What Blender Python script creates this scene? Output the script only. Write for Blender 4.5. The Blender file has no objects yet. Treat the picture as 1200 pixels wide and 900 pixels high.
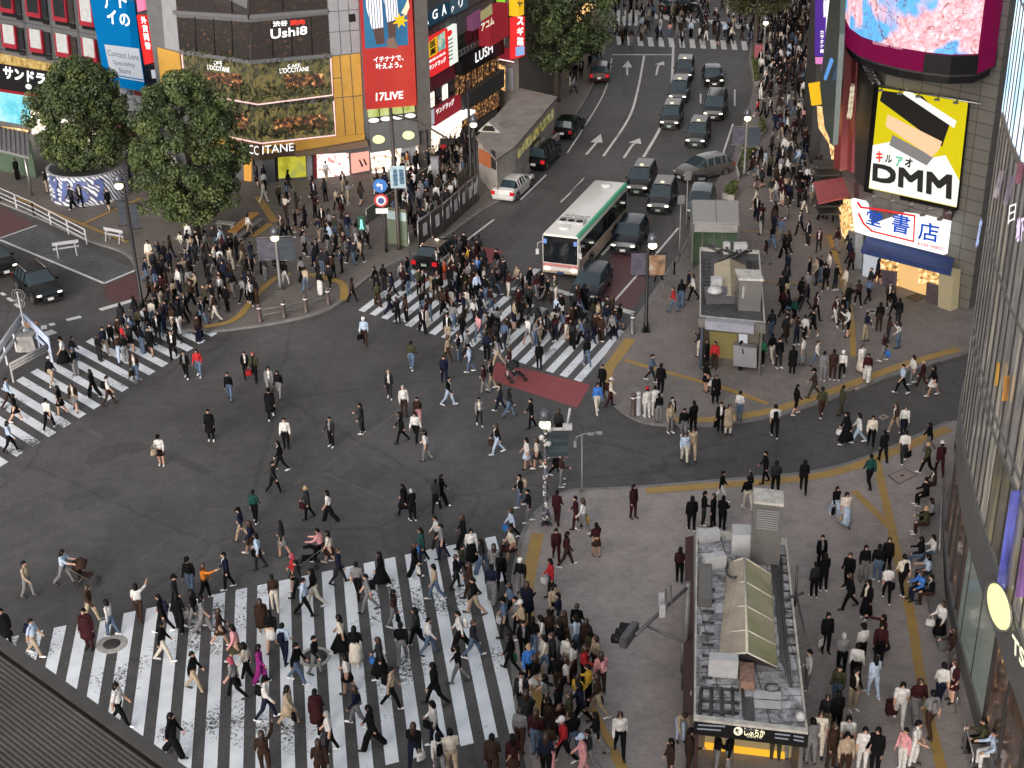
import bpy, bmesh, math, random
from mathutils import Vector, Matrix
R = math.radians
random.seed(7)
sc = bpy.context.scene
COL = sc.collection
# ---------------------------------------------------------------- camera model
FPX, PITCH, ROLL, CAMH = 1650.0, R(26.6), R(-1.466), 34.0
_c, _s = math.cos(ROLL), math.sin(ROLL)
_U0 = Vector((0, math.sin(PITCH), math.cos(PITCH))); _R0 = Vector((1, 0, 0)); _F0 = Vector((0, math.cos(PITCH), -math.sin(PITCH)))
CR = _R0 * _c + _U0 * _s
CU = _R0 * (-_s) + _U0 * _c
CAM = Vector((0, 0, CAMH))
def ray(px, py):
    return CR * ((px - 600) / FPX) + CU * (-(py - 450) / FPX) + _F0
def W(px, py, z=0.0):
    d = ray(px, py); t = (z - CAMH) / d.z
    return CAM + d * t
def toV(p):
    return Vector((p[0], p[1], p[2] if len(p) > 2 else 0.0))
class Wall:
    """vertical wall over a plan polyline; pt() finds where a sight line meets it"""
    def __init__(s, pts):
        s.p = [Vector((q[0], q[1])) for q in pts]
    def pt(s, px, py, off=0.0):
        d = ray(px, py); best = None; near = None
        n = len(s.p) - 1
        for i in range(n):
            a, b = s.p[i], s.p[i + 1]; e = (b - a)
            nrm = Vector((e.y, -e.x)).normalized()
            if nrm.dot(Vector((CAM.x, CAM.y)) - a) < 0: nrm = -nrm
            a2 = a + nrm * off
            den = d.x * nrm.x + d.y * nrm.y
            if abs(den) < 1e-9: continue
            t = ((a2.x - CAM.x) * nrm.x + (a2.y - CAM.y) * nrm.y) / den
            if t <= 0: continue
            P = CAM + d * t
            u = (Vector((P.x, P.y)) - a2).dot(e) / e.length_squared
            lo = -9 if i == 0 else -0.02; hi = 10 if i == n - 1 else 1.02
            if lo <= u <= hi and (best is None or t < best[0]): best = (t, P, nrm)
            miss = max(lo - u, u - hi, 0) * e.length
            if near is None or miss < near[0]: near = (miss, P, nrm)
        if best is None: best = near
        s.n = Vector((best[2].x, best[2].y, 0)); return best[1]
    def quad(s, pxs, off=0.0):
        return [s.pt(x, y, off) for x, y in pxs]
# ---------------------------------------------------------------- materials
MATS = {}
EM = .55      # lit signs against the dusk exposure
def _n(t, k, **kw):
    n = t.nodes.new(k)
    for a, b in kw.items(): setattr(n, a, b)
    return n
def mat(name, col, rough=.6, metal=0.0, var=.18, scale=3.0, bump=0.0, emit=0.0, ecol=None, coord='Object', spec=.5, coat=0.0):
    if name in MATS: return MATS[name]
    m = bpy.data.materials.new(name); m.use_nodes = True; t = m.node_tree; L = t.links.new
    b = t.nodes['Principled BSDF']
    b.inputs['Roughness'].default_value = rough; b.inputs['Metallic'].default_value = metal
    b.inputs['Specular IOR Level'].default_value = spec; b.inputs['Coat Weight'].default_value = coat
    tc = _n(t, 'ShaderNodeTexCoord')
    nz = _n(t, 'ShaderNodeTexNoise'); nz.inputs['Scale'].default_value = scale; nz.inputs['Detail'].default_value = 5; nz.inputs['Roughness'].default_value = .65
    L(tc.outputs[coord], nz.inputs['Vector'])
    mx = _n(t, 'ShaderNodeMix', data_type='RGBA')
    mr = _n(t, 'ShaderNodeMapRange'); mr.inputs[1].default_value = .3; mr.inputs[2].default_value = .7
    L(nz.outputs[0], mr.inputs[0]); L(mr.outputs[0], mx.inputs[0])
    mx.inputs[6].default_value = (*[c * (1 - var) for c in col], 1); mx.inputs[7].default_value = (*[min(1, c * (1 + var)) for c in col], 1)
    L(mx.outputs[2], b.inputs['Base Color'])
    if bump:
        bp = _n(t, 'ShaderNodeBump'); bp.inputs['Strength'].default_value = bump; bp.inputs['Distance'].default_value = .02
        L(nz.outputs[0], bp.inputs['Height']); L(bp.outputs[0], b.inputs['Normal'])
    if emit:
        b.inputs['Emission Strength'].default_value = emit * EM
        b.inputs['Emission Color'].default_value = (*(ecol or col), 1)
    MATS[name] = m; return m
def nodes_of(m):
    t = m.node_tree; return t, t.links.new, t.nodes['Principled BSDF']
def ramp(t, pts, interp='LINEAR'):
    r = _n(t, 'ShaderNodeValToRGB'); cr = r.color_ramp; cr.interpolation = interp
    while len(cr.elements) < len(pts): cr.elements.new(.5)
    for e, (p, c) in zip(cr.elements, pts): e.position = p; e.color = (*c, 1)
    return r
def newmat(name, rough=.7):
    m = bpy.data.materials.new(name); m.use_nodes = True; m.node_tree.nodes['Principled BSDF'].inputs['Roughness'].default_value = rough
    MATS[name] = m; return m
def tex(t, kind, scale, coord='Object', vec=None, **kw):
    n = _n(t, kind); n.inputs['Scale'].default_value = scale
    for a, b in kw.items(): n.inputs[a].default_value = b
    if vec is None:
        tc = _n(t, 'ShaderNodeTexCoord'); vec = tc.outputs[coord]
    t.links.new(vec, n.inputs['Vector']); return n
def mixc(t, fac, a, b, blend='MIX'):
    n = _n(t, 'ShaderNodeMix', data_type='RGBA', blend_type=blend)
    for i, v in ((0, fac), (6, a), (7, b)):
        if hasattr(v, 'node'): t.links.new(v, n.inputs[i])
        elif i == 0: n.inputs[0].default_value = v
        else: n.inputs[i].default_value = (*v, 1)
    return n.outputs[2]
def asphalt_nodes(t, base):
    L = t.links.new
    a = tex(t, 'ShaderNodeTexNoise', .11, Detail=6, Roughness=.6)
    f = tex(t, 'ShaderNodeTexNoise', 9.0, Detail=3)
    r1 = ramp(t, [(.35, [c * .76 for c in base]), (.5, base), (.68, [c * 1.28 for c in base])]); L(a.outputs[0], r1.inputs[0])
    r2 = ramp(t, [(.3, (.8,) * 3), (.7, (1.18,) * 3)]); L(f.outputs[0], r2.inputs[0])
    c = mixc(t, 1.0, r1.outputs[0], r2.outputs[0], 'MULTIPLY')
    md = tex(t, 'ShaderNodeTexNoise', 1.4, Detail=5, Roughness=.7); r6 = ramp(t, [(.35, (.86,) * 3), (.65, (1.13, 1.12, 1.11))]); L(md.outputs[0], r6.inputs[0]); c = mixc(t, 1.0, c, r6.outputs[0], 'MULTIPLY')
    st = tex(t, 'ShaderNodeTexNoise', .45, Detail=8, Roughness=.75, Distortion=1.2)
    r3 = ramp(t, [(.6, (1, 1, 1)), (.72, (.72, .71, .7))]); L(st.outputs[0], r3.inputs[0])
    c = mixc(t, 1.0, c, r3.outputs[0], 'MULTIPLY')
    ck = _n(t, 'ShaderNodeTexVoronoi', feature='DISTANCE_TO_EDGE'); ck.inputs['Scale'].default_value = .085
    wv = tex(t, 'ShaderNodeTexNoise', .6, Detail=3)
    tc = _n(t, 'ShaderNodeTexCoord'); mx = _n(t, 'ShaderNodeMix', data_type='RGBA', blend_type='LINEAR_LIGHT'); mx.inputs[0].default_value = .35
    L(tc.outputs['Object'], mx.inputs[6]); L(wv.outputs[1], mx.inputs[7]); L(mx.outputs[2], ck.inputs['Vector'])
    r4 = ramp(t, [(.0, (.8,) * 3), (.005, (.84,) * 3), (.009, (1, 1, 1))]); L(ck.outputs[0], r4.inputs[0])
    return mixc(t, 1.0, c, r4.outputs[0], 'MULTIPLY')
def asphalt(name, base):
    m = newmat(name, .62); t, L, b = nodes_of(m)
    L(asphalt_nodes(t, base), b.inputs['Base Color']); b.inputs['Specular IOR Level'].default_value = .2
    f = tex(t, 'ShaderNodeTexNoise', 14.0, Detail=2); bp = _n(t, 'ShaderNodeBump'); bp.inputs['Strength'].default_value = .25; bp.inputs['Distance'].default_value = .01
    L(f.outputs[0], bp.inputs['Height']); L(bp.outputs[0], b.inputs['Normal'])
    return m
def paint(name, col, base=(.05, .049, .049), wear=.5, fine=5.0):
    m = newmat(name, .6); t, L, b = nodes_of(m)
    n1 = tex(t, 'ShaderNodeTexNoise', fine, Detail=7, Roughness=.78, Distortion=.8)
    n2 = tex(t, 'ShaderNodeTexNoise', .28, Detail=2)
    ad = _n(t, 'ShaderNodeMath', operation='ADD'); L(n1.outputs[0], ad.inputs[0])
    ml = _n(t, 'ShaderNodeMath', operation='MULTIPLY'); ml.inputs[1].default_value = .85; L(n2.outputs[0], ml.inputs[0]); L(ml.outputs[0], ad.inputs[1])
    r = ramp(t, [(.0, (0, 0, 0)), (1.0 - wear * .1, (0, 0, 0)), (min(1.0, 1.025 - wear * .1), (1, 1, 1))])
    dv = _n(t, 'ShaderNodeMath', operation='MULTIPLY'); dv.inputs[1].default_value = .86
    L(ad.outputs[0], dv.inputs[0]); L(dv.outputs[0], r.inputs[0])
    n3 = tex(t, 'ShaderNodeTexNoise', 1.3, Detail=6)
    r3 = ramp(t, [(.3, [c * .82 for c in col]), (.7, col)]); L(n3.outputs[0], r3.inputs[0])
    L(mixc(t, r.outputs[0], r3.outputs[0], base), b.inputs['Base Color'])
    return m
def brickmat(name, c1, c2, mortar, scale=2.4, rz=.12, stain=.25, bw=.6, rh=.3):
    m = newmat(name, .7); t, L, b = nodes_of(m)
    tc = _n(t, 'ShaderNodeTexCoord'); mp = _n(t, 'ShaderNodeMapping'); mp.inputs['Rotation'].default_value = (0, 0, rz); L(tc.outputs['Object'], mp.inputs[0])
    br = tex(t, 'ShaderNodeTexBrick', scale, vec=mp.outputs[0]); br.inputs['Color1'].default_value = (*c1, 1); br.inputs['Color2'].default_value = (*c2, 1); br.inputs['Mortar'].default_value = (*mortar, 1)
    br.inputs['Mortar Size'].default_value = .018; br.inputs['Brick Width'].default_value = bw; br.inputs['Row Height'].default_value = rh
    s = tex(t, 'ShaderNodeTexNoise', .5, Detail=8, Roughness=.7)
    r = ramp(t, [(.3, (1 - stain,) * 3), (.5, (1, 1, 1)), (.72, (1 + stain * .6,) * 3)]); L(s.outputs[0], r.inputs[0])
    b.inputs['Specular IOR Level'].default_value = .2
    g = tex(t, 'ShaderNodeTexVoronoi', 2.2); r2 = ramp(t, [(.0, (.45,) * 3), (.035, (.5,) * 3), (.05, (1, 1, 1))]); L(g.outputs[0], r2.inputs[0])
    q = tex(t, 'ShaderNodeTexNoise', 2.6, Detail=6, Roughness=.75, Distortion=.8); r3 = ramp(t, [(.38, (.9, .9, .9)), (.5, (1, 1, 1)), (.66, (1.07, 1.07, 1.06))]); L(q.outputs[0], r3.inputs[0])
    c = mixc(t, 1.0, br.outputs[0], r.outputs[0], 'MULTIPLY'); c = mixc(t, 1.0, c, r2.outputs[0], 'MULTIPLY'); L(mixc(t, 1.0, c, r3.outputs[0], 'MULTIPLY'), b.inputs['Base Color'])
    return m
# ---------------------------------------------------------------- mesh builder
ORG = {}
class MB:
    def __init__(s): s.v = []; s.f = []; s.m = []; s.sm = []
    def add(s, vs, fs, mi=0, smooth=False):
        o = len(s.v); s.v += [tuple(v) for v in vs]
        for f in fs: s.f.append([i + o for i in f]); s.m.append(mi); s.sm.append(smooth)
        return s
    def hexa(s, bot, top, mi=0):
        return s.add(list(bot) + list(top), [(3, 2, 1, 0), (4, 5, 6, 7), (0, 1, 5, 4), (1, 2, 6, 5), (2, 3, 7, 6), (3, 0, 4, 7)], mi)
    def box(s, c, d, rz=0.0, mi=0, M=None):
        x, y, z = [q / 2 for q in d]; ca, sa = math.cos(rz), math.sin(rz)
        P = [(-x, -y), (x, -y), (x, y), (-x, y)]
        Q = [(c[0] + ca * a - sa * b, c[1] + sa * a + ca * b) for a, b in P]
        vs = [Vector((*q, c[2] - z)) for q in Q], [Vector((*q, c[2] + z)) for q in Q]
        if M is not None: vs = [M @ v for v in vs[0]], [M @ v for v in vs[1]]
        return s.hexa(vs[0], vs[1], mi)
    def slab(s, pts, vec, mi=0):
        n = len(pts); vec = Vector(vec); a = [Vector(p) for p in pts]; b = [p + vec for p in a]
        fs = [tuple(range(n - 1, -1, -1)), tuple(range(n, 2 * n))] + [(i, (i + 1) % n, n + (i + 1) % n, n + i) for i in range(n)]
        return s.add(a + b, fs, mi)
    def prism(s, poly, z0, z1, mi=0):
        return s.slab([(p[0], p[1], z0) for p in poly], (0, 0, z1 - z0), mi)
    def tube(s, pts, r, n=8, mi=0, smooth=True, caps=True, squash=1.0):
        pts = [Vector(p) for p in pts]; k = len(pts)
        rs = r if isinstance(r, (list, tuple)) else [r] * k
        o = []; prev = None
        for i, p in enumerate(pts):
            d = (pts[min(i + 1, k - 1)] - pts[max(i - 1, 0)])
            if d.length < 1e-9: d = Vector((0, 0, 1))
            d.normalize()
            x = d.orthogonal().normalized() if prev is None else (prev - d * prev.dot(d)).normalized()
            prev = x; y = d.cross(x)
            for j in range(n):
                a = 2 * math.pi * j / n
                o.append(p + x * (math.cos(a) * rs[i]) + y * (math.sin(a) * rs[i] * squash))
        fs = [(i * n + j, i * n + (j + 1) % n, (i + 1) * n + (j + 1) % n, (i + 1) * n + j) for i in range(k - 1) for j in range(n)]
        if caps: fs += [tuple(range(n - 1, -1, -1)), tuple(range((k - 1) * n, k * n))]
        return s.add(o, fs, mi, smooth)
    def bar(s, a, b, w, h=None, mi=0):
        return s.tube([a, b], w * .7071, 4, mi, False)
    def ball(s, c, r, nu=10, nv=7, mi=0, M=None, smooth=True):
        r = r if isinstance(r, (list, tuple)) else (r, r, r); vs = []; fs = []
        vs.append(Vector((0, 0, r[2])))
        for i in range(1, nv):
            th = math.pi * i / nv
            for j in range(nu):
                ph = 2 * math.pi * j / nu
                vs.append(Vector((r[0] * math.sin(th) * math.cos(ph), r[1] * math.sin(th) * math.sin(ph), r[2] * math.cos(th))))
        vs.append(Vector((0, 0, -r[2])))
        for j in range(nu): fs.append((0, 1 + j, 1 + (j + 1) % nu))
        for i in range(nv - 2):
            for j in range(nu):
                a = 1 + i * nu; fs.append((a + j, a + nu + j, a + nu + (j + 1) % nu, a + (j + 1) % nu))
        l = len(vs) - 1; a = 1 + (nv - 2) * nu
        for j in range(nu): fs.append((l, a + (j + 1) % nu, a + j))
        if M is not None: vs = [M @ v for v in vs]
        c = Vector(c); return s.add([v + c for v in vs], fs, mi, smooth)
    def lathe(s, prof, n=16, c=(0, 0, 0), mi=0, smooth=True):
        vs = []; k = len(prof)
        for r, z in prof:
            for j in range(n):
                a = 2 * math.pi * j / n; vs.append((c[0] + r * math.cos(a), c[1] + r * math.sin(a), c[2] + z))
        fs = [(i * n + j, i * n + (j + 1) % n, (i + 1) * n + (j + 1) % n, (i + 1) * n + j) for i in range(k - 1) for j in range(n)]
        fs += [tuple(range(n - 1, -1, -1)), tuple(range((k - 1) * n, k * n))]
        return s.add(vs, fs, mi, smooth)
    def split(s, name, mats, parent=None):
        """every connected piece becomes an object of its own"""
        up = list(range(len(s.v)))
        def find(i):
            while up[i] != i: up[i] = up[up[i]]; i = up[i]
            return i
        for f in s.f:
            for j in f[1:]: up[find(j)] = find(f[0])
        parts = {}
        for f, mi, sm in zip(s.f, s.m, s.sm): parts.setdefault(find(f[0]), []).append((f, mi, sm))
        for fl in parts.values():
            ids = sorted({i for f, _, _ in fl for i in f}); mp = {i: j for j, i in enumerate(ids)}; k = MB()
            k.v = [s.v[i] for i in ids]; k.f = [[mp[i] for i in f] for f, _, _ in fl]; k.m = [m for _, m, _ in fl]; k.sm = [q for _, _, q in fl]; k.build(name, mats, parent)
    def build(s, name, mats, parent=None, bevel=0.0, sharp=None):
        me = bpy.data.meshes.new(name)
        o = Vector((0, 0, 0))
        if parent is not None: o = ORG.get(parent.name, o)
        me.from_pydata([(v[0] - o.x, v[1] - o.y, v[2] - o.z) for v in s.v], [], s.f)
        mats = mats if isinstance(mats, (list, tuple)) else [mats]
        for m in mats: me.materials.append(m)
        me.polygons.foreach_set('material_index', s.m); me.polygons.foreach_set('use_smooth', s.sm)
        bm = bmesh.new(); bm.from_mesh(me); bmesh.ops.delete(bm, geom=[v for v in bm.verts if not v.link_faces], context='VERTS'); bmesh.ops.recalc_face_normals(bm, faces=bm.faces)
        if bevel: bmesh.ops.bevel(bm, geom=bm.edges, offset=bevel, segments=2, affect='EDGES', clamp_overlap=True)
        bm.to_mesh(me); bm.free()
        if sharp: me.polygons.foreach_set('use_smooth', [True] * len(me.polygons)); me.set_sharp_from_angle(angle=R(sharp))
        ob = bpy.data.objects.new(name, me); COL.objects.link(ob)
        if parent is not None: ob.parent = parent; ORG[ob.name] = o
        return ob
def tag(o, label=None, cat=None, group=None, kind=None):
    for k, v in (('label', label), ('category', cat), ('group', group), ('kind', kind)):
        if v: o[k] = v
    return o
def thing(name, loc, label, cat, group=None, rz=0.0):
    o = bpy.data.objects.new(name, None); COL.objects.link(o); o.empty_display_size = .3
    o.location = toV(loc); o.rotation_euler = (0, 0, rz); ORG[o.name] = toV(loc)
    return tag(o, label, cat, group)
def structure(mb, name, m):
    return tag(mb.build(name, m), kind='structure')
def copy_tree(o, parent=None):
    c = o.copy(); COL.objects.link(c)
    if parent is not None: c.parent = parent
    for ch in list(o.children): copy_tree(ch, c)
    return c
TXT = {}
def text_verts(s, bold=.0):
    k = (s, bold)
    if k in TXT: return TXT[k]
    cu = bpy.data.curves.new('lettering', 'FONT'); cu.body = s; cu.size = 1; cu.resolution_u = 3; cu.offset = bold
    ob = bpy.data.objects.new('lettering', cu); COL.objects.link(ob)
    dg = bpy.context.evaluated_depsgraph_get(); me = bpy.data.meshes.new_from_object(ob.evaluated_get(dg))
    vs = [v.co.copy() for v in me.vertices]; fs = [tuple(p.vertices) for p in me.polygons]
    bpy.data.objects.remove(ob); bpy.data.curves.remove(cu); bpy.data.meshes.remove(me)
    if vs:
        x0 = min(v.x for v in vs); x1 = max(v.x for v in vs); y0 = min(v.y for v in vs); y1 = max(v.y for v in vs)
        vs = [((v.x - x0) / max(1e-6, x1 - x0), (v.y - y0) / max(1e-6, y1 - y0)) for v in vs]
    TXT[k] = (vs, fs); return TXT[k]
def put_text(mb, s, q, out, mi=0, bold=.02, thick=.02):
    """letters set into the quad q (bottom-left, bottom-right, top-right, top-left), raised by vector out; heavier strokes by small shifts"""
    vs, fs = text_verts(s); bl, br, tr, tl = [Vector(p) for p in q]; out = Vector(out); nr = (br - bl).cross(tl - bl).normalized()
    if nr.dot(CAM - bl) < 0: nr = -nr
    hx, hy = (br - bl).length, (tl - bl).length; b = bold * 1.3; bx, by = b * hy / max(hx, 1e-6), b
    for i, (dx, dy) in enumerate(((0, 0), (1, 1), (-1, 1), (1, -1), (-1, -1)) if bold > .001 else ((0, 0),)):
        P = []
        for u, w in vs:
            u = u * (1 - 2 * bx) + bx + dx * bx; w = w * (1 - 2 * by) + by + dy * by
            P.append((bl * (1 - u) + br * u) * (1 - w) + (tl * (1 - u) + tr * u) * w + out + nr * (.002 * i))
        mb.add(P, fs, mi)
    return mb
# ---------------------------------------------------------------- ground materials
M_ASPH = asphalt('asphalt', (.0755, .0735, .0735))
M_PAVE = brickmat('plaza_paving', (.285, .255, .243), (.25, .224, .214), (.2, .18, .172), 2.2, .1, .22)
M_PAVE2 = brickmat('upper_paving', (.2, .178, .165), (.176, .157, .146), (.14, .126, .118), 1.2, .9, .22)
M_PAVE3 = brickmat('island_paving', (.15, .134, .12), (.13, .117, .106), (.1, .09, .083), 1.5, .4, .2)
M_BLOCK = brickmat('grey_block_paving', (.11, .115, .118), (.085, .09, .094), (.05, .05, .05), 1.4, 1.0, .2)
M_KERB = mat('kerb_stone', (.16, .155, .15), .8, var=.25, scale=2)
M_WHITE = paint('worn_white_paint', (.7, .745, .78), wear=.95, fine=7.5)
M_WHITE2 = paint('white_line_paint', (.6, .61, .6), wear=.35)
M_RED = paint('red_lane_paint', (.25, .055, .06), (.1, .05, .05), .5, 2.0)
M_REDD = paint('dark_red_lane_paint', (.1, .042, .045), (.06, .045, .045), .6, 2.0)
M_YEL = paint('tactile_yellow', (.34, .215, .06), (.2, .15, .07), .5, 3.0)
M_PATCH = asphalt('grey_patch_asphalt', (.082, .082, .083))
# ---------------------------------------------------------------- ground sheet and kerbed pavements
mb = MB(); mb.add([(-900, -60, 0), (900, -60, 0), (900, 1600, 0), (-900, 1600, 0)], [(0, 1, 2, 3)]); structure(mb, 'road', M_ASPH)
def pave(name, pxs, m, extra=None, top=.12):
    poly = []
    for q in pxs: poly.append(toV(q[1:]) if q[0] == 'w' else W(q[0], q[1], top))
    k = MB(); k.prism([(p.x, p.y) for p in poly], -.05, top)
    structure(k, name, m); return poly
def smooth_px(p, n=6):
    o = []
    for i in range(len(p) - 1):
        a = p[max(i - 1, 0)]; b = p[i]; c = p[i + 1]; d = p[min(i + 2, len(p) - 1)]
        for j in range(n):
            t = j / n
            o.append(tuple(.5 * (2 * b[k] + (c[k] - a[k]) * t + (2 * a[k] - 5 * b[k] + 4 * c[k] - d[k]) * t * t + (3 * b[k] - a[k] - 3 * c[k] + d[k]) * t ** 3) for k in (0, 1)))
    o.append(p[-1]); return o
K1 = smooth_px([(628, 960), (622, 905), (612, 860), (604, 800), (600, 740), (601, 690), (607, 650), (618, 615), (640, 590), (668, 575), (700, 573), (757, 570), (875, 560), (950, 553), (1000, 541), (1050, 522), (1080, 508), (1112, 494)])
pave('lower_plaza', K1 + [('w', 34, 66), ('w', 34, 26), ('w', 2, 26)], M_PAVE)
K2 = smooth_px([(1135, 412), (1085, 427), (1040, 440), (1000, 456), (950, 473), (900, 487), (840, 496), (795, 497), (755, 493), (728, 479), (713, 462), (705, 445), (707, 425), (722, 402), (738, 384), (757, 357), (785, 315), (812, 270), (840, 215), (858, 190), (868, 158), (880, 120), (884, 98), (879, 68), (884, 40), (893, 8)])
pave('upper_plaza', K2 + [('w', 40, 175), ('w', 60, 175), ('w', 60, 66), ('w', 34, 66)], M_PAVE2)
K3 = smooth_px([(-60, 212), (0, 236), (50, 256), (102, 280), (150, 298), (163, 330), (166, 356), (182, 372), (212, 384), (245, 387), (285, 383), (330, 376), (368, 367), (398, 354), (414, 338), (440, 318), (470, 303), (500, 291), (530, 271), (560, 249), (585, 234), (600, 226), (640, 175), (668, 143), (690, 108), (704, 75), (712, 40), (716, 8)])
pave('island_pavement', K3 + [('w', 8, 175), ('w', -70, 175), ('w', -80, 110)], M_PAVE3)
k = MB()
for K in (K1, K2, K3):
    pts = [W(x, y, .12) for x, y in K]
    for sgn in (1,):
        for i in range(len(pts) - 1):
            a, b = pts[i], pts[i + 1]; d = (b - a); n = Vector((d.y, -d.x, 0)).normalized()
            if K is K1: n = Vector((d.y, -d.x, 0)).normalized()
            k.hexa([a - n * .12 + Vector((0, 0, -.14)), b - n * .12 + Vector((0, 0, -.14)), b + n * .1 + Vector((0, 0, -.14)), a + n * .1 + Vector((0, 0, -.14))],
                   [a - n * .12 + Vector((0, 0, .006)), b - n * .12 + Vector((0, 0, .006)), b + n * .1 + Vector((0, 0, .006)), a + n * .1 + Vector((0, 0, .006))])
structure(k, 'kerb', M_KERB)
# ---------------------------------------------------------------- markings
ZL = .004
def strip(k, pts, w, z, mi=0, px=True):
    P = [W(x, y, z) for x, y in pts] if px else [Vector((p[0], p[1], z)) for p in pts]
    L = []; Rr = []
    for i, p in enumerate(P):
        d = P[min(i + 1, len(P) - 1)] - P[max(i - 1, 0)]; n = Vector((-d.y, d.x, 0)).normalized() * w / 2
        L.append(p + n); Rr.append(p - n)
    m = len(P); k.add(L + Rr, [(i, i + 1, m + i + 1, m + i) for i in range(m - 1)], mi)
def poly(k, pxs, z, mi=0):
    k.add([W(x, y, z) for x, y in pxs], [tuple(range(len(pxs)))], mi)
def z6(o, q): return (o[0] + q[0] / 6, o[1] + q[1] / 6)
k = MB()
for q in ([(577, 435), (582, 424), (692, 451), (676, 478), (577, 446)], [(544, 284), (590, 294), (572, 312), (505, 340), (488, 326)]): poly(k, q, ZL)
structure(k, 'red_lane_marking', M_RED)
k = MB()
for q in ([(722, 288), (757, 298), (757, 335), (741, 366), (697, 351)], [(120, 336), (160, 319), (163, 354), (128, 354)], [(-20, 235), (0, 241), (40, 263), (0, 278), (-20, 270)]): poly(k, q, ZL)
structure(k, 'dark_red_lane', M_REDD)
k = MB()
for q in ([(577, 312), (622, 266), (645, 285), (628, 312), (600, 340)], [(691, 124), (697, 99), (733, 99), (725, 125)], [(800, 175), (818, 150), (856, 152), (846, 188), (806, 205)], [(0, 281), (44, 265), (160, 316), (122, 332)]): poly(k, q, ZL - .001)
structure(k, 'road_patch', M_PATCH)
k = MB(); poly(k, [(2, 280), (44, 266), (158, 316), (122, 331)], ZL + .002); structure(k, 'block_paving', M_BLOCK)
def zebra(name, A, d, L, idx, frac, short={}):
    k = MB()
    for i in idx:
        a = A + d * i; l = L * short.get(i, 1.0)
        k.add([a + Vector((0, 0, 2 * ZL)), a + d * frac + Vector((0, 0, 2 * ZL)), a + d * frac + l + Vector((0, 0, 2 * ZL)), a + l + Vector((0, 0, 2 * ZL))], [(0, 1, 2, 3)])
    structure(k, name, M_WHITE)
T0 = W(*z6((240, 620), (62, 462))); T13 = W(*z6((440, 620), (770, 65))); dd = (T13 - T0) / 13
B12 = W(*z6((440, 750), (942, 663))); LL = B12 - (T0 + dd * 12)
zebra('near_crosswalk', T0, dd, LL, range(-10, 14), .53, {13: .27})
a0 = W(*z6((580, 340), (165, 505))); a4 = W(*z6((580, 340), (553, 630))); dm = (a4 - a0) / 4; Lm = W(*z6((580, 340), (870, 277))) - a4
zebra('middle_crosswalk', a0, dm, Lm, range(-13, 5), .53)
c0 = W(*z6((0, 380), (230, 863))); c9 = W(*z6((0, 380), (1140, 303))); dl = (c9 - c0) / 9; Ll = W(*z6((0, 380), (222, 333))) - W(*z6((0, 380), (667, 592)))
zebra('left_crosswalk', c0, dl, Ll, range(-5, 14), .5)
# far crossing
k = MB()
for i in range(14):
    x = 722 + i * 12.2; poly(k, [(x, 42 + i * .5), (x + 6, 42.3 + i * .5), (x + 8, 53 + i * .5), (x + 1.5, 52.6 + i * .5)], 2 * ZL)
for i in range(12):
    x = 745 + i * 14; poly(k, [(x, 14 + i * 1.6), (x + 9, 14 + i * 1.6), (x + 16, 20 + i * 1.7), (x + 7, 20 + i * 1.7)], 2 * ZL)
for i in range(7):
    x = 716 + i * 7; poly(k, [(x, 12), (x + 4, 12), (x + 3, 30), (x - 1, 30)], 2 * ZL)
structure(k, 'far_crosswalk', M_WHITE2)
k = MB()
for pts, wd in [([(0, 281), (122, 332)], .2), ([(122, 332), (160, 316)], .2), ([(0, 279), (43, 264)], .15), ([(117, 363), (155, 352)], .45), ([(78, 375), (95, 371)], .4),
                ([(58, 381), (64, 379)], .4), ([(52, 392), (64, 388)], .7), ([(48, 384), (55, 383)], .6), ([(1, 343), (6, 346)], .25), ([(9, 349), (15, 353)], .25), ([(18, 356), (23, 360)], .25),
                ([(602, 340), (630, 315)], .45), ([(638, 336), (742, 367)], .5), ([(717, 356), (747, 322)], .15), ([(767, 300), (795, 267)], .15), ([(537, 289), (579, 257)], .15), ([(610, 234), (640, 205)], .15),
                ([(657, 237), (685, 210)], .12), ([(670, 225), (685, 210)], .1), (smooth_px([(665, 179), (707, 111), (717, 68)]), .12), (smooth_px([(707, 183), (736, 140), (747, 107), (755, 65)]), .2),
                (smooth_px([(754, 184), (775, 147), (786, 110), (789, 55)]), .24), ([(717, 64), (788, 64)], .32), ([(821, 110), (821, 121)], .15), ([(861, 105), (861, 124)], .15), ([(859, 145), (845, 187)], .15), ([(705, 299), (716, 287)], .2), ([(668, 226), (684, 209)], .1)]:
    strip(k, pts, wd, 2 * ZL)
def arrow(shaft, head, wd, hw):
    strip(k, shaft, wd, 2 * ZL); a, b = W(*shaft[-1]), W(*head); n = Vector((-(b - a).y, (b - a).x, 0)).normalized() * hw
    k.add([a + n + Vector((0, 0, 3 * ZL)), a - n + Vector((0, 0, 3 * ZL)), b + Vector((0, 0, 3 * ZL))], [(0, 1, 2)])
arrow([(735, 88), (735, 79)], (736, 71), .18, .5); arrow([(687, 181), (699, 167)], (704, 157), .2, .5)
arrow([(769, 88), (771, 78), (773, 76)], (778, 72), .18, .5); arrow([(731, 185), (741, 170), (744, 168)], (750, 162), .2, .55)
structure(k, 'lane_marking', M_WHITE2)
k = MB(); zt = .126
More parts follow.
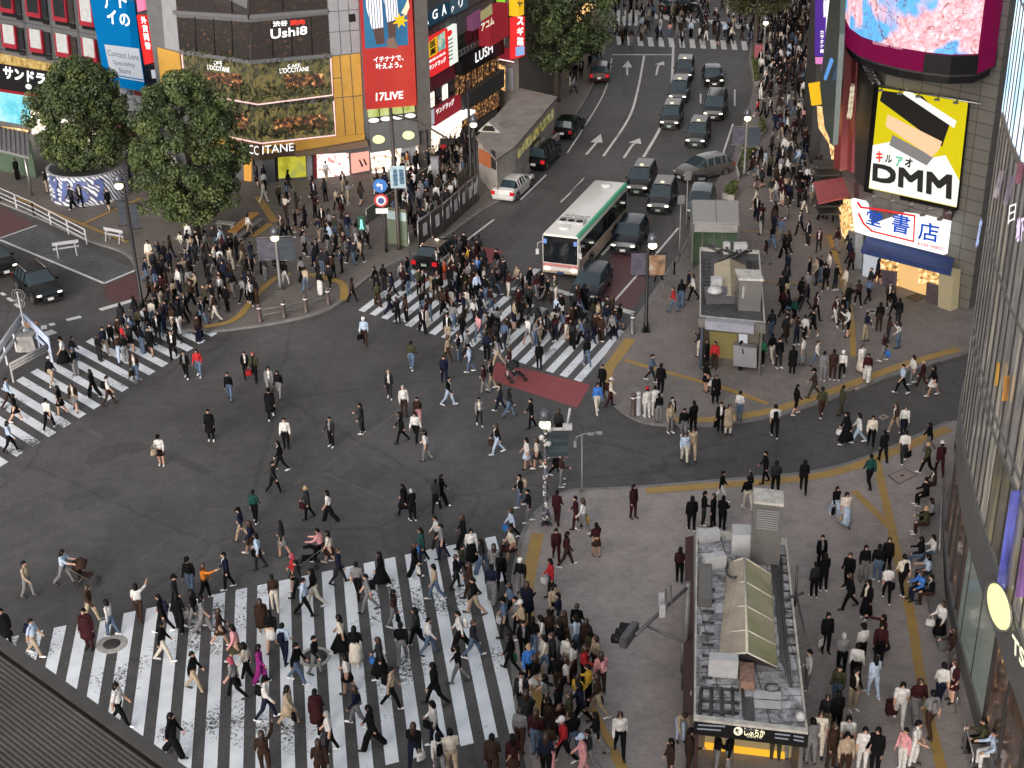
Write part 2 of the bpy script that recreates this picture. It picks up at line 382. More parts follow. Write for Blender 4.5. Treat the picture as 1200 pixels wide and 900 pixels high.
for pts, wd in [(smooth_px([(630, 625), (618, 690), (621, 745), (630, 800), (639, 840)]), .55), ([(692, 828), (712, 868), (732, 905)], .38),
                (smooth_px([(1027, 540), (1036, 580), (1044, 615), (1053, 657), (1068, 725), (1080, 800), (1092, 855), (1106, 910)]), .38), ([(1000, 575), (1031, 605), (1044, 619)], .36),
                (smooth_px([(757, 575), (875, 566), (950, 559), (1000, 547), (1050, 528), (1085, 513), (1112, 502)]), .55), (smooth_px([(790, 492), (840, 491), (900, 482), (950, 467), (1000, 449), (1060, 427), (1124, 409)]), .55),
                (smooth_px([(739, 397), (722, 420), (712, 435), (713, 450)]), .62), ([(732, 422), (760, 430), (850, 455), (900, 473)], .36), (smooth_px([(972, 276), (985, 320), (997, 370), (1000, 418)]), .34),
                ([(868, 270), (975, 277)], .2), ([(895, 329), (985, 335)], .2), ([(302, 230), (322, 260)], .55), ([(317, 262), (295, 277)], .55), (smooth_px([(358, 321), (385, 326), (402, 334), (403, 352)]), .5), (smooth_px([(240, 383), (275, 374), (300, 346), (322, 326), (340, 320)]), .45),
                ([(98, 262), (165, 232)], .3), ([(20, 232), (110, 268), (150, 284)], .3), ([(125, 183), (170, 196)], .3)]:
    strip(k, pts, wd, zt); zt += .0015
structure(k, 'tactile_paving', M_YEL)
M_STAIN = asphalt('stained_asphalt', (.06, .058, .058)); M_SEAM = asphalt('pale_seam_asphalt', (.092, .089, .088))
k = MB(); poly(k, [(98, 545), (104, 532), (118, 524), (140, 520), (160, 517), (184, 524), (176, 530), (150, 531), (130, 540)], ZL); poly(k, [(186, 530), (196, 528), (225, 540), (250, 553), (240, 556), (210, 545)], ZL); structure(k, 'road_stain', M_STAIN)
k = MB()
for i, (pts, wd) in enumerate((([(300, 590), (370, 555), (450, 495), (520, 440)], .14), ([(380, 555), (430, 575), (480, 597)], .12), ([(205, 517), (232, 492)], .1), ([(0, 598), (90, 560), (200, 517)], .08), ([(160, 662), (230, 600), (300, 590)], .1), ([(90, 494), (122, 514)], .3))): strip(k, pts, wd, ZL + .001 * i)
structure(k, 'road_seam', M_SEAM)
M_REPAIR = asphalt('repair_asphalt', (.064, .063, .064)); k = MB()
for i, q in enumerate(([(395, 560), (430, 573), (462, 548), (428, 536)], [(255, 640), (300, 628), (318, 640), (272, 655)], [(560, 520), (612, 512), (620, 524), (566, 534)], [(70, 585), (130, 566), (142, 580), (80, 602)], [(760, 545), (860, 533), (864, 541), (763, 555)], [(590, 262), (628, 226), (640, 230), (602, 268)], [(724, 150), (742, 118), (750, 120), (734, 153)])): poly(k, q, ZL + .0005 * i)
structure(k, 'road_repair', M_REPAIR)
# covers in the ground
M_IRON = mat('cast_iron', (.04, .038, .036), .55, .3, .3, 12)
M_CONC = mat('concrete_collar', (.3, .295, .28), .85, var=.3, scale=4)
M_RUST = mat('brown_cover', (.1, .06, .035), .8, var=.3, scale=6)
def manhole(px, py, r1, r2, label, z=.0, m=M_IRON):
    p = W(px, py, z); t = thing('manhole_cover', p, label, 'manhole cover', 'round manhole covers')
    k = MB(); k.lathe([(r1, .003), (r1, .016), (r1 - .02, .018), (r2, .018)], 32, p); k.build('collar', M_CONC, t)
    k = MB(); k.lathe([(r2 - .012, .012), (r2 - .012, .022)], 28, p)
    for a in range(-4, 5):
        y = a * r2 * .2; h = math.sqrt(max(0, (r2 * .9) ** 2 - y * y)); k.box((p.x, p.y + y, p.z + .024), (2 * h, .03, .006))
    k.build('lid', m, t)
manhole(131, 755, .62, .36, 'round manhole with a wide pale collar among the left stripes of the near crosswalk')
manhole(369, 770, .64, .5, 'round manhole between the middle stripes of the near crosswalk')
manhole(351, 246, .5, .45, 'brown round manhole on the pavement below the shop doors', .12, M_RUST)
manhole(421, 287, .42, .3, 'pale round manhole beside the green pedestrian signal', .12)
manhole(1022, 365, .35, .18, 'small round manhole on the paving below the bookshop awning', .12)
def hatch(pxs, label, z=.122):
    P = [W(x, y, z) for x, y in pxs]; c = sum(P, Vector()) / 4
    t = thing('access_hatch', c, label, 'hatch')
    k = MB(); k.slab([c + (p - c) * 1.06 for p in P], (0, 0, .006)); k.build('frame', M_IRON, t)
    k = MB(); k.slab([c + (p - c) * .95 + Vector((0, 0, .006)) for p in P], (0, 0, .004)); k.build('lid', mat('paved_lid', (.24, .2, .18), .8, var=.2, scale=5), t)
    k = MB(); k.lathe([(.09, .01), (.09, .016)], 14, c); k.build('handle', M_IRON, t)
hatch([(1041, 557), (1060, 549), (1075, 557), (1053, 567)], 'square paved hatch with dark rim beside the glass tower')
hatch([(1028, 489), (1036, 485), (1043, 489), (1034, 493)], 'small pale square hatch in the side street', .004)
hatch([(677, 574), (683, 573), (686, 576), (679, 577)], 'small dark square hatch at the plaza kerb by the thin white pole')
# ---------------------------------------------------------------- facade materials
M_GREYPANEL = mat('grey_panel', (.1, .103, .108), .5, .2, .12, 1.5)
M_PALE = mat('pale_panel', (.2, .205, .22), .5, 0, .1, 1.5)
M_DARKWALL = mat('dark_wall', (.03, .028, .027), .6, 0, .2, 2)
M_BROWNWALL = mat('brown_grey_wall', (.06, .055, .05), .6, 0, .25, 1.2)
M_GOLD = mat('gold_panel', (.34, .19, .03), .5, 0, .15, 1.0, emit=.06, ecol=(1, .5, .08))
M_REDFR = mat('red_frame', (.22, .01, .022), .45)
M_BLIND = mat('white_blind', (.3, .315, .315), .8, emit=.04, ecol=(.9, 1, 1))
M_GLASSD = mat('dark_glass', (.014, .016, .018), .08, 0, .3, 1.0, spec=.8)
M_BLACK = mat('black_fascia', (.006, .006, .0065), .5, spec=.2)
M_STEEL = mat('steel', (.3, .3, .3), .35, .8, .1)
M_WFRAME = mat('white_frame', (.6, .6, .58), .5)
def litmat(name, cols, scale, strength, stretch=(1, 1, 1), base=.02, rough=.15, detail=3, pos=None):
    m = newmat(name, rough); t, L, b = nodes_of(m)
    tc = _n(t, 'ShaderNodeTexCoord'); mp = _n(t, 'ShaderNodeMapping'); mp.inputs['Scale'].default_value = stretch; L(tc.outputs['Object'], mp.inputs[0])
    n = tex(t, 'ShaderNodeTexNoise', scale, vec=mp.outputs[0], Detail=detail, Roughness=.6)
    k = len(cols); pos = pos or [.34 + .36 * i / (k - 1) for i in range(k)]
    r = ramp(t, list(zip(pos, cols))); L(n.outputs[0], r.inputs[0])
    b.inputs['Base Color'].default_value = (base, base, base, 1); b.inputs['Specular IOR Level'].default_value = .5 if rough < .3 else .05; L(r.outputs[0], b.inputs['Emission Color']); b.inputs['Emission Strength'].default_value = strength * EM
    return m
def glow(name, col, s=1.0): return mat(name, [c * .25 for c in col], .8, emit=s * 1.15, ecol=col, var=.05, spec=.05)
M_WARM = litmat('restaurant_interior', [(.006, .005, .005), (.018, .011, .008), (.06, .022, .01), (.6, .26, .08)], 3.2, .8, (1, 1, 1.5), pos=[.3, .52, .64, .76], detail=6)
M_SHOP = litmat('shop_interior', [(.06, .03, .015), (.6, .33, .1), (1, .8, .5)], 3.2, 1.9, (1, 1, 1.4), rough=.6)
M_SHOPW = litmat('bright_shop_interior', [(.14, .08, .05), (.62, .46, .32), (1, .95, .86), (.5, .32, .24)], 3.2, 2.0, rough=.6)
M_SHOPP = litmat('pink_shop_interior', [(.35, .12, .13), (.8, .5, .44), (1, .9, .82), (.55, .3, .32)], 3.2, 2.0, rough=.6)
M_LUSHI = litmat('orange_shop_interior', [(.012, .008, .006), (.07, .03, .012), (.35, .15, .045), (1, .6, .25)], 3.2, 1.0, (1, 1, 1.3), detail=7, pos=[.36, .5, .58, .7])
M_PLANT = litmat('planted_window', [(.02, .02, .012), (.08, .072, .028), (.2, .15, .045), (.05, .065, .03)], 2.6, 1.1, (1, 1, .6), detail=6)
M_CAFE = litmat('cafe_interior', [(.012, .008, .006), (.05, .022, .01), (.28, .1, .03), (1, .6, .25)], 3.0, 1.6, (1, 1, 1.3), detail=7, pos=[.36, .5, .6, .72])
M_NEON = glow('pink_neon', (1, .62, .6), .9)
M_SIGNW = glow('lit_white', (1, 1, .98), .95)
M_SIGNY = glow('lit_warm_white', (1, .93, .62), .95)
M_SIGNYL = glow('lit_pale_yellow', (.95, 1, .5), .75)
M_REDSIGN = glow('lit_red', (.75, .03, .03), .75)
M_REDSIGN2 = glow('dark_red_sign', (.28, .02, .03), .6)
M_ORANGESIGN = glow('lit_orange', (.95, .35, .05), .7)
M_YELSIGN = glow('lit_yellow', (.85, .5, .02), .7)
M_BLUESIGN = glow('blue_sign', (.0, .16, .42), .6)
M_SKYSIGN = glow('sky_sign', (.02, .2, .36), .5)
M_WSIGN = glow('white_sign', (.5, .53, .58), .6)
M_CYAN = litmat('cyan_screen', [(.05, .6, .8), (.3, .9, 1), (.7, .95, .95)], .5, .9)
M_PINKP = glow('pink_poster', (.95, .4, .32), .8)
M_YGREEN = litmat('yellow_green_poster', [(.45, .4, .02), (.75, .7, .05), (.5, .5, .1)], .8, .7)
M_BLK = mat('black_ink', (.01, .01, .01), .6)
M_BLUEINK = glow('blue_letters', (.01, .08, .5), .7)
M_PURPLE = glow('purple_sign', (.09, .03, .3), .7)
M_GREYINK = mat('dark_ink', (.05, .05, .06), .7)
def ground(px, py): p = W(px, py); return (p.x, p.y)
class Fac:
    """a building thing with a facade wall; features are traced onto the wall and given real thickness"""
    def __init__(s, wall, root): s.w = wall; s.r = root
    def slab(s, name, m, pxs, off=.0, th=.08, parent=None):
        P = s.w.quad(pxs, off); k = MB(); k.slab(P, s.w.n * th); return k.build(name, m, parent or s.r)
    def slab_to(s, k, pxs, off=.0, th=.08, mi=0):
        P = s.w.quad(pxs, off); k.slab(P, s.w.n * th, mi); return P
    def text(s, body, m, pxs, off=.1, parent=None, bold=.02, name='lettering'):
        P = s.w.quad(pxs, off); k = MB(); put_text(k, body, P, s.w.n * .0, bold=bold); return k.build(name, m, parent or s.r)
    def line(s, name, m, pts, r=.05, off=.12, parent=None):
        k = MB(); k.tube([s.w.pt(x, y, off) for x, y in pts], r, 6); return k.build(name, m, parent or s.r)
def body(root, plan, h, m, name='wall', z0=0.0):
    k = MB(); k.prism(plan, z0, h); return k.build(name, m, root)
# ---------------------------------------------------------------- building with red window frames (far left)
gA = [ground(-60, 135), ground(0, 150), ground(205, 195)]
WA = Wall(gA)
rA = thing('shop_building', (*gA[2], 0), 'grey panelled building with rows of red window frames above a drugstore sign', 'building')
A0, A1 = Vector(gA[0]), Vector(gA[2]); nA = Vector((-(A1 - A0).y, (A1 - A0).x)).normalized()
if nA.y < 0: nA = -nA
A0e = A0 + (A0 - A1)
body(rA, [A0e, A1, A1 + nA * 18, A0e + nA * 18], 30, M_GREYPANEL)
fa = Fac(WA, rA)
for row, (y0, dy, hgt) in enumerate(((28, 5.25, 26.5), (-32, 5.2, 45))):
    for i in range(-1, 4):
        x = 2.7 + i * 31.3 - (row * 5.5); y = y0 + i * dy; sk = .165
        def q(x0, ya, x1, yb): return [(x0 + (yb) * .1, y + yb + sk * (x0 - x)), (x1 + yb * .1, y + yb + sk * (x1 - x)), (x1 + ya * .1, y + ya + sk * (x1 - x)), (x0 + ya * .1, y + ya + sk * (x0 - x))]
        fr = fa.slab('window', M_REDFR, q(x, 0, x + 16.5, hgt), 0, .2)
        fa.slab('pane', M_BLIND if row == 0 or i == 3 else M_GLASSD, q(x, 0, x + 12.6, hgt - 4.5), .2, .03, fr)
        fa.slab('recess', M_BLACK, q(x + .5, hgt + .4, x + 17, hgt + 5), 0, .03, rA)
        fa.slab('side_window', M_GLASSD if i != 2 else M_WARM, q(x + 17.2, 1, x + 23.5, hgt - .5), 0, .05, rA)
        fa.slab('lower_side_window', M_BLACK, q(x + 17.2, hgt + .8, x + 23.5, hgt + 7), 0, .04, rA)
k = MB()
for i in range(-1, 5):
    x = -5 + i * 31.3
    for pts in ([(x - 4, -30), (x + 7, 78 + 4 * i)],): k.tube([WA.pt(a, b, .02) for a, b in pts], .03, 4)
for y in (22, 58): k.tube([WA.pt(-20, y - 3.5, .02), WA.pt(125, y + 21, .02)], .03, 4)
k.split('panel_joint', M_GREYINK, rA)
fa.slab('light_band', litmat('warm_soffit', [(.35, .2, .04), (.8, .5, .12), (1, .75, .3)], 2.2, .75), [(-10, 60.5), (-10, 71.5), (62, 83), (64, 75)], 0, .25)
b = fa.slab('shop_sign', M_BLACK, [(-4, 73), (-3, 103), (66, 113), (66, 84)], 0, .3)
fa.text('サンドラッグ', M_SIGNW, [(4, 92), (80, 104), (80, 91), (3.5, 76)], .36, b, .03)
fa.text('®', M_SIGNW, [(30, 104), (37, 105), (37, 99), (30, 98)], .36, b)
fa.slab('display_screen', M_CYAN, [(-10, 103), (-10, 138), (36, 146), (35, 111)], 0, .35)
fa.slab('red_trim', M_REDSIGN2, [(-10, 101), (-10, 104), (62, 115), (62, 112)], 0, .4)
fa.slab('shop_front', M_SHOPW, [(36, 128), (38, 160), (118, 176), (116, 150)], 0, .05)
fa.slab('shop_front', M_SHOP, [(-10, 146), (-10, 160), (34, 168), (33, 152)], 0, .05)
fa.slab('dark_strip', M_DARKWALL, [(156, -10), (170, 104), (207, 110), (192, -10)], 0, .1)
b = fa.slab('red_vertical_sign', M_REDSIGN, [(163.5, 17), (172.5, 75), (181, 73), (173, 18)], .2, .3)
for i, ch in enumerate('外貨両替'): fa.text(ch, M_SIGNW, [(166 + i * 1.6, 27.5 + i * 10), (172.5 + i * 1.6, 28 + i * 10), (171 + i * 1.6, 19.5 + i * 10), (164.5 + i * 1.6, 19 + i * 10)], .52, b, .02)
fa.slab('pink_sign', glow('pink_sign', (.85, .2, .35), .8), [(162.5, -10), (165, 13), (173, 11), (171, -10)], .2, .3)
b = fa.slab('black_sign', M_BLACK, [(174, 78), (177, 96), (187, 95), (184, 78)], .2, .3); fa.slab('white_mark', M_WSIGN, [(177, 82), (178.5, 92), (183.5, 91.5), (182, 81.5)], .52, .02, b)
# blue vertical sign standing out from it
s = fa.slab('vertical_sign', M_BLUESIGN, [(114, -6), (157, 1), (170, 103), (133, 97)], .3, .8)
fa.slab('white_panel', M_WSIGN, [(122.5, 52), (162.8, 57), (168.3, 93), (129.5, 86.5)], 1.1, .02, s)
fa.slab('stripe', M_WSIGN, [(130.5, 88.2), (168.8, 94.6), (169, 96), (130.8, 89.6)], 1.1, .02, s)
for tx, q in (('ト', [(140, 9), (149, 10), (147.5, -9), (138, -10)]), ('の', [(141, 29.5), (153, 31.5), (151, 17), (139.5, 15)]), ('テ', [(122, 9.5), (130, 10.5), (129, -9), (120, -10)]), ('ィ', [(126, 27), (136.5, 29), (135.5, 12), (125, 10)])):
    fa.text(tx, M_SIGNW, q, 1.13, s, .02)
for tx, q in (('Contact Lens', [(126.5, 65), (163, 71), (162, 64), (125.5, 58)]), ('Speciality', [(133, 76.5), (159, 80.5), (158, 74), (132, 70)]), ('Store', [(139.5, 85), (153.5, 87), (153, 81), (139, 79)])):
    fa.text(tx, M_GREYINK, q, 1.13, s, .0)
s = fa.slab('notice_sign', mat('grey_notice', (.3, .31, .33), .6), [(141, 99), (170, 104), (171, 131), (144, 127)], .2, .3)
fa.text('公認', M_GREYINK, [(148, 111), (156, 112), (156, 106), (148, 105)], .52, s); fa.text('ルーム', M_GREYINK, [(147, 118), (160, 120), (160, 114.5), (147, 112.5)], .52, s)
fa.slab('red_mark', M_REDFR, [(157, 106), (166, 108), (166, 113), (157, 111)], .5, .02, s)
fa.slab('grey_band', M_GREYPANEL, [(143, 128), (171, 132), (172, 146), (146, 141)], .1, .4)
fa.slab('awning', mat('maroon_awning', (.12, .02, .03), .8), [(142, 142), (172, 147), (174, 158), (144, 153)], .3, .7)
# ---------------------------------------------------------------- corner building with cafes
gL = [ground(206, 202), ground(311, 216), ground(436, 204)]
WL = Wall(gL); gL2 = [ground(520, 195)]
rL = thing('cafe_building', (*gL[1], 0), 'corner building with gold panels and two planted cafe floors lit in orange', 'building')
eR = (Vector(gL[2]) - Vector(gL[1])).normalized(); rEnd = Vector(gL[2])
body(rL, [Vector(gL[0]) + Vector((-.6, .3)), gL[1], (rEnd.x, rEnd.y), (rEnd.x + 1, rEnd.y + 20), (gL[0][0] + 4, gL[0][1] + 22)], 30, M_GREYPANEL)
fl = Fac(WL, rL)
def two(name, m, left, right, off, th):
    o = fl.slab(name, m, left, off, th); fl.slab(name, m, right, off, th); return o
two('window', M_WARM, [(205, -20), (205, 15.5), (292, 19.5), (292, -20)], [(292.5, -20), (292.5, 19.5), (383, 13.5), (382, -20)], 0, .06)
two('window', M_WARM, [(207, 20), (211, 60), (293, 73), (293, 26)], [(293.5, 26), (293.5, 73), (387, 65), (384, 17)], 0, .06)
k = MB()
for a, b_, c in (((205, 16), (292.5, 21.5), (384, 14.5)), ((211, 62), (293.5, 74.5), (388, 66.5))):
    for p, q in ((a, b_), (b_, c)):
        P = [WL.pt(p[0], p[1], 0), WL.pt(q[0], q[1], 0)]; k.slab([P[0], P[1], P[1] + Vector((0, 0, .28)), P[0] + Vector((0, 0, .28))], WL.n * .25)
k.split('floor_band', M_GREYPANEL, rL)
k = MB()
for x, ya, yb in ((228, 20, 62), (250, 22, 66), (271, 24, 70), (318, 24, 70), (341, 22, 68), (364, 19, 66), (270, -20, 18), (330, -20, 16)): k.tube([WL.pt(x, ya, .1), WL.pt(x + 2, yb, .1)], .035, 4)
k.split('mullion', M_BLACK, rL)
two('planted_window', M_PLANT, [(213, 64), (219, 107), (302, 121.5), (297, 75.5)], [(297.5, 75.5), (302.5, 121.5), (390, 111), (387, 68.5)], 0, .12)
two('planted_window', M_PLANT, [(222, 112), (230, 152), (306, 167), (302, 126.5)], [(302.5, 126.5), (306.5, 167), (393, 158), (391, 118.5)], 0, .12)
for q in ([(242, 84), (243, 97), (285, 104), (283, 87)], [(317, 88), (319, 107), (381, 102), (379, 86)], [(320, 140), (322, 157), (384, 149), (382, 133)], [(262, 130), (264, 148), (292, 152), (290, 134)]):
    fl.slab('cafe_opening', M_CAFE, q, .12, .04)
M_PLEAF = mat('planter_leaf', (.045, .05, .02), .8, var=.5, scale=9)
k = MB(); rnd = random.Random(3)
for (x0, x1, y0, y1) in ((216, 296, 66, 112), (299, 388, 72, 116), (226, 300, 115, 160), (304, 391, 122, 162)):
    k = MB()
    for i in range(240):
        x = rnd.uniform(x0, x1); v = rnd.random(); v = v if v < .3 or v > .7 or rnd.random() < .3 else rnd.uniform(.75, 1); y = y0 + v * (y1 - y0) + (.1 * (x - 300) if x < 300 else -.09 * (x - 300))
        p = WL.pt(x, y, .16); a = Vector((rnd.uniform(-1, 1), rnd.uniform(-1, 1), rnd.uniform(-1, 1))).normalized() * rnd.uniform(.12, .26); c = a.orthogonal().normalized() * a.length * .6
        k.add([p - a - c, p + a - c, p + a + c, p - a + c], [(0, 1, 2, 3)])
    k.build('hanging_plants', M_PLEAF, rL)
fl.line('neon_tube', M_NEON, [(213, 64), (216, 94), (218, 106)], .05, .2)
fl.line('neon_tube', M_NEON, [(252, 113.5), (302, 122.5)], .06, .2); fl.line('neon_tube', M_NEON, [(302.5, 122.5), (390, 111.5), (387.5, 68.5)], .06, .2)
fl.line('neon_tube', M_NEON, [(270, 161), (306, 168)], .06, .2); fl.line('neon_tube', M_NEON, [(306.5, 168), (393.5, 158.5), (391, 118.5)], .06, .2)
fl.slab('gold_panel', M_GOLD, [(388.5, 66), (394, 160), (427, 165), (422, 62)], 0, .1)
fl.slab('gold_panel', M_GOLD, [(185, 55), (190, 104), (216, 108), (211, 62)], 0, .1)
fl.slab('gold_panel', M_GOLD, [(307, 169), (308, 178), (345, 176), (427, 166), (427, 156), (393, 159)], 0, .3)
fl.slab('gold_panel', M_GOLD, [(236, 156), (241, 172), (306, 184), (306, 169)], 0, .2)
k = MB()
for pts in ([(398, 65), (405, 159)], [(410, 63), (417, 158)], [(390, 115), (424, 112)], [(389, 92), (400, 91)]): k.tube([WL.pt(a, b_, .12) for a, b_ in pts], .03, 4)
k.split('panel_joint', M_GREYINK, rL)
fl.slab('upper_panel', M_PALE, [(383, -20), (387.5, 65), (422, 61), (419, -20)], 0, .06); fl.slab('upper_panel', M_PALE, [(188, -20), (194, 56), (211, 60), (205, -20)], 0, .06)
k = MB()
for pts in ([(395, -10), (400, 63)], [(407, -10), (412, 62)], [(384, 14), (420, 11)], [(386, 38), (421, 35)]): k.tube([WL.pt(a, b_, .07) for a, b_ in pts], .025, 4)
k.split('panel_joint', M_GREYINK, rL)
fl.slab('vent', M_BLACK, [(408, 17), (409, 26), (417, 25), (416, 16)], .06, .03)
b = fl.slab('shop_fascia', mat('brown_fascia', (.06, .035, .02), .5), [(276, 164), (277, 181), (304, 186), (303.5, 169)], 0, .35); b2 = fl.slab('shop_fascia', MATS['brown_fascia'], [(304, 169), (304.5, 186), (346, 180), (346, 168)], 0, .35)
fl.text("L'OCC", M_SIGNW, [(279, 177.5), (303, 182), (303, 171), (278.5, 166.5)], .4, b, .0); fl.text('ITANE', M_SIGNW, [(307.5, 181), (344.5, 176.5), (344, 167.5), (307.5, 171)], .4, b2, .0)
fl.text('渋谷', M_SIGNW, [(320, 31.5), (337, 30), (337, 23.5), (319.5, 25)], .2); fl.text('焼肉', glow('lit_red_letters', (1, .06, .04), .8), [(340, 30), (357, 28.5), (357, 22.5), (340, 23.5)], .2)
fl.text('Ushi8', M_SIGNW, [(317.5, 46), (360, 40), (360, 30.5), (317, 34)], .22, None, .018)
for q1, q2 in (([(250, 75.5), (260.5, 77), (260, 71), (249.5, 70)], [(243, 81), (269, 85), (269, 79), (243, 75.5)]), ([(337, 79.5), (352, 78), (352, 73.5), (337, 74.5)], [(328, 86), (362, 83), (362, 78), (327.5, 80)])):
    fl.text('CAFÉ', M_SIGNW, q1, .22, None, .01); fl.text("L'OCCITANE", M_SIGNW, q2, .22, None, .01)
fl.slab('canopy', mat('brown_canopy', (.13, .085, .05), .6), [(345, 177.5), (346, 182), (431, 170), (429, 163)], .3, .5)
fl.slab('shop_front', M_BLACK, [(296, 184), (298, 214), (326, 213.5), (325, 184)], .0, .06)
fl.slab('archway', glow('orange_arch', (.85, .4, .08), .6), [(286, 182), (287, 213), (295, 214), (295, 184)], 0, .1)
fl.slab('poster', M_YGREEN, [(325.5, 184), (326.5, 209), (359, 207), (358, 183)], .02, .06)
fl.slab('shop_front', M_SHOPP, [(371, 181), (372, 209), (410, 206), (408, 179)], .02, .06)
fl.slab('pillar', M_PALE, [(359, 180), (360, 211), (366, 211), (365, 179.5)], 0, .3)
fl.slab('red_trim', M_REDFR, [(367, 178), (368, 210), (371, 210), (370, 178)], .0, .12)
b = fl.slab('poster', M_PINKP, [(411, 180), (412, 203), (433, 199), (432, 177)], .02, .1)
for q in ([(420, 187), (424, 196), (426, 194.5), (422, 187)], [(425, 186), (428.5, 194), (430.5, 193), (427, 186)]): fl.slab('dark_shape', M_BLK, q, .13, .02, b)
# red banner building next to it
W17 = WL
r7 = thing('billboard_building', (rEnd.x, rEnd.y, 0), 'narrow dark building carrying a tall red banner over four lit lamps', 'building')
e2 = rEnd + eR * 4.4
body(r7, [(rEnd.x + .02, rEnd.y + .1), (e2.x, e2.y), (e2.x + 1.0, e2.y + 18), (rEnd.x + 1.05, rEnd.y + 18)], 30, M_BROWNWALL)
f7 = Fac(W17, r7)
b = f7.slab('banner', litmat('red_banner', [(.5, .012, .012), (.68, .025, .015), (.8, .075, .02)], .12, .8, rough=.7), [(419.5, -20), (428.5, 126.5), (487, 121.5), (480.5, -20)], .4, .5)
f7.slab('picture', litmat('blue_picture', [(.01, .13, .3), (.02, .22, .45), (.03, .3, .5)], .3, .7), [(424.5, -12), (428, 57), (478.5, 52.5), (476, -12)], .9, .02, b)
M_STRIPE = newmat('striped_cloth', .8); t, L, bs = nodes_of(M_STRIPE); wv = tex(t, 'ShaderNodeTexWave', 1.6); rr = ramp(t, [(.0, (.5, .52, .58)), (.72, (.5, .52, .58)), (.8, (.05, .06, .1))]); L(wv.outputs[0], rr.inputs[0]); L(rr.outputs[0], bs.inputs['Emission Color']); L(rr.outputs[0], bs.inputs['Base Color']); bs.inputs['Emission Strength'].default_value = .35
for q in ([(426, -12), (430, 12), (436, 34), (449, 32), (448, 10), (446, -12)], [(447, -12), (452, 12), (454, 26), (467, 22), (464, -12)]): f7.slab('trouser_leg', M_STRIPE, q, .93, .02, b)
for q in ([(437, 34), (441, 52), (451, 51), (449, 32)], [(454, 26), (456, 47), (463, 45), (465, 24)]): f7.slab('sock', mat('dark_brown_sock', (.05, .025, .02), .7, emit=.1), q, .93, .02, b)
f7.slab('boot', mat('brown_boot', (.12, .08, .06), .7, emit=.15), [(453, 46), (454, 56), (466, 57), (465, 50), (461, 43)], .95, .02, b)
st = []
for i in range(14):
    a = math.pi * i / 7; r = 10 if i % 2 == 0 else 4.5; st.append((469 + r * math.cos(a), 24 - r * .95 * math.sin(a)))
f7.slab('star', M_YELSIGN, st, .97, .02, b)
f7.slab('crescent', glow('cream_shape', (.8, .75, .5), .7), [(476, 18), (480, 8), (478, -2), (474, 8), (470, 15)], .98, .02, b)
f7.text('イチナナで、', M_SIGNW, [(438, 73.5), (473, 70.5), (472.5, 64), (437.5, 67)], .95, b, .015); f7.text('叶えよう。', M_SIGNW, [(441, 81.5), (471, 79), (470.5, 72), (440.5, 74.5)], .95, b, .015)
f7.text('17LIVE', M_SIGNW, [(440.5, 118.5), (472.5, 115.5), (472.5, 106.5), (440.5, 109)], .95, b, .02)
for i in range(4):
    x = 430.5 + i * 14; y = 128 - i * 1.8
    f7.slab('light_panel', litmat('lit_green_panel', [(.5, .55, .12), (.8, .85, .3), (1, 1, .6)], .9, .75), [(x, y), (x + 1, y + 9.5), (x + 13.5, y + 8), (x + 12.5, y - 1.4)], .2, .1)
    p = W17.pt(438 + i * 14.3, 141 - i * 1.8, .6); k = MB(); k.ball(p, (.42, .42, .14), 12, 6); k.build('lamp', M_SIGNW, r7)
f7.slab('grey_fascia', M_GREYPANEL, [(431, 143.5), (434, 178), (491, 169), (489, 138)], .2, .3)
for x, y in ((443.5, 163.5), (478.5, 158.5)):
    p = W17.pt(x, y, .55); k = MB(); k.ball(p, (.5, .12, .34), 14, 8); k.build('lamp', M_SIGNYL, r7)
f7.slab('shop_front', M_SHOPW, [(434, 179), (436, 206), (491, 200), (490, 170)], .1, .06)
f7.slab('shutter', M_PALE, [(470, 172), (471, 196), (488, 193), (487, 170)], .18, .06)
f7.slab('dark_column', M_BROWNWALL, [(482, -20), (488.5, 149), (503, 147), (497, -20)], .1, 1.0)
# ---------------------------------------------------------------- street building with the black corner shop
gG = [ground(504, 196), ground(583, 144)]
WG = Wall(gG)
rG = thing('street_building', (*gG[1], 0), 'long building facing the road with red drugstore signs and a black corner shop', 'building')
G0, G1 = Vector(gG[0]), Vector(gG[1]); nG = Vector((-(G1 - G0).y, (G1 - G0).x)).normalized()
body(rG, [G0, G1, G1 + nG * 14, G0 + nG * 8], 30, mat('street_wall', (.1, .1, .1), .6, var=.2))
fg = Fac(WG, rG)
b = fg.slab('shop_sign', M_REDSIGN, [(500.5, 44), (502.5, 90), (523.5, 77.5), (521, 33)], .1, .25)
b1 = fg.slab('yellow_panel', M_YELSIGN, [(502, 50.5), (502.6, 68), (512.5, 62.5), (512, 42)], .36, .02, b); fg.text('薬', M_BLK, [(504, 66), (511, 62), (510.8, 54), (503.8, 58)], .4, b, .03); fg.text('医', M_BLK, [(503.7, 57), (510.7, 53), (510.4, 45), (503.4, 50)], .4, b, .03)
fg.slab('picture', litmat('coloured_picture', [(.9, .5, .05), (.7, .85, .7), (.05, .4, .3), (.6, .75, .9)], .9, .7), [(513, 42), (513.5, 61), (521.8, 56), (521, 36)], .36, .02, b)
fg.text('サンドラッグ', M_SIGNW, [(503, 83), (522.5, 72), (522.3, 66), (502.8, 77)], .38, b, .03); fg.text('医薬化粧品', M_SIGNW, [(503, 74), (522, 63), (522, 60), (503, 71)], .38, b)
b = fg.slab('shop_sign', glow('white_tall_sign', (.85, .9, .82), .75), [(522, 33), (523.8, 77), (533, 71.5), (531, 27.5)], .1, .3)
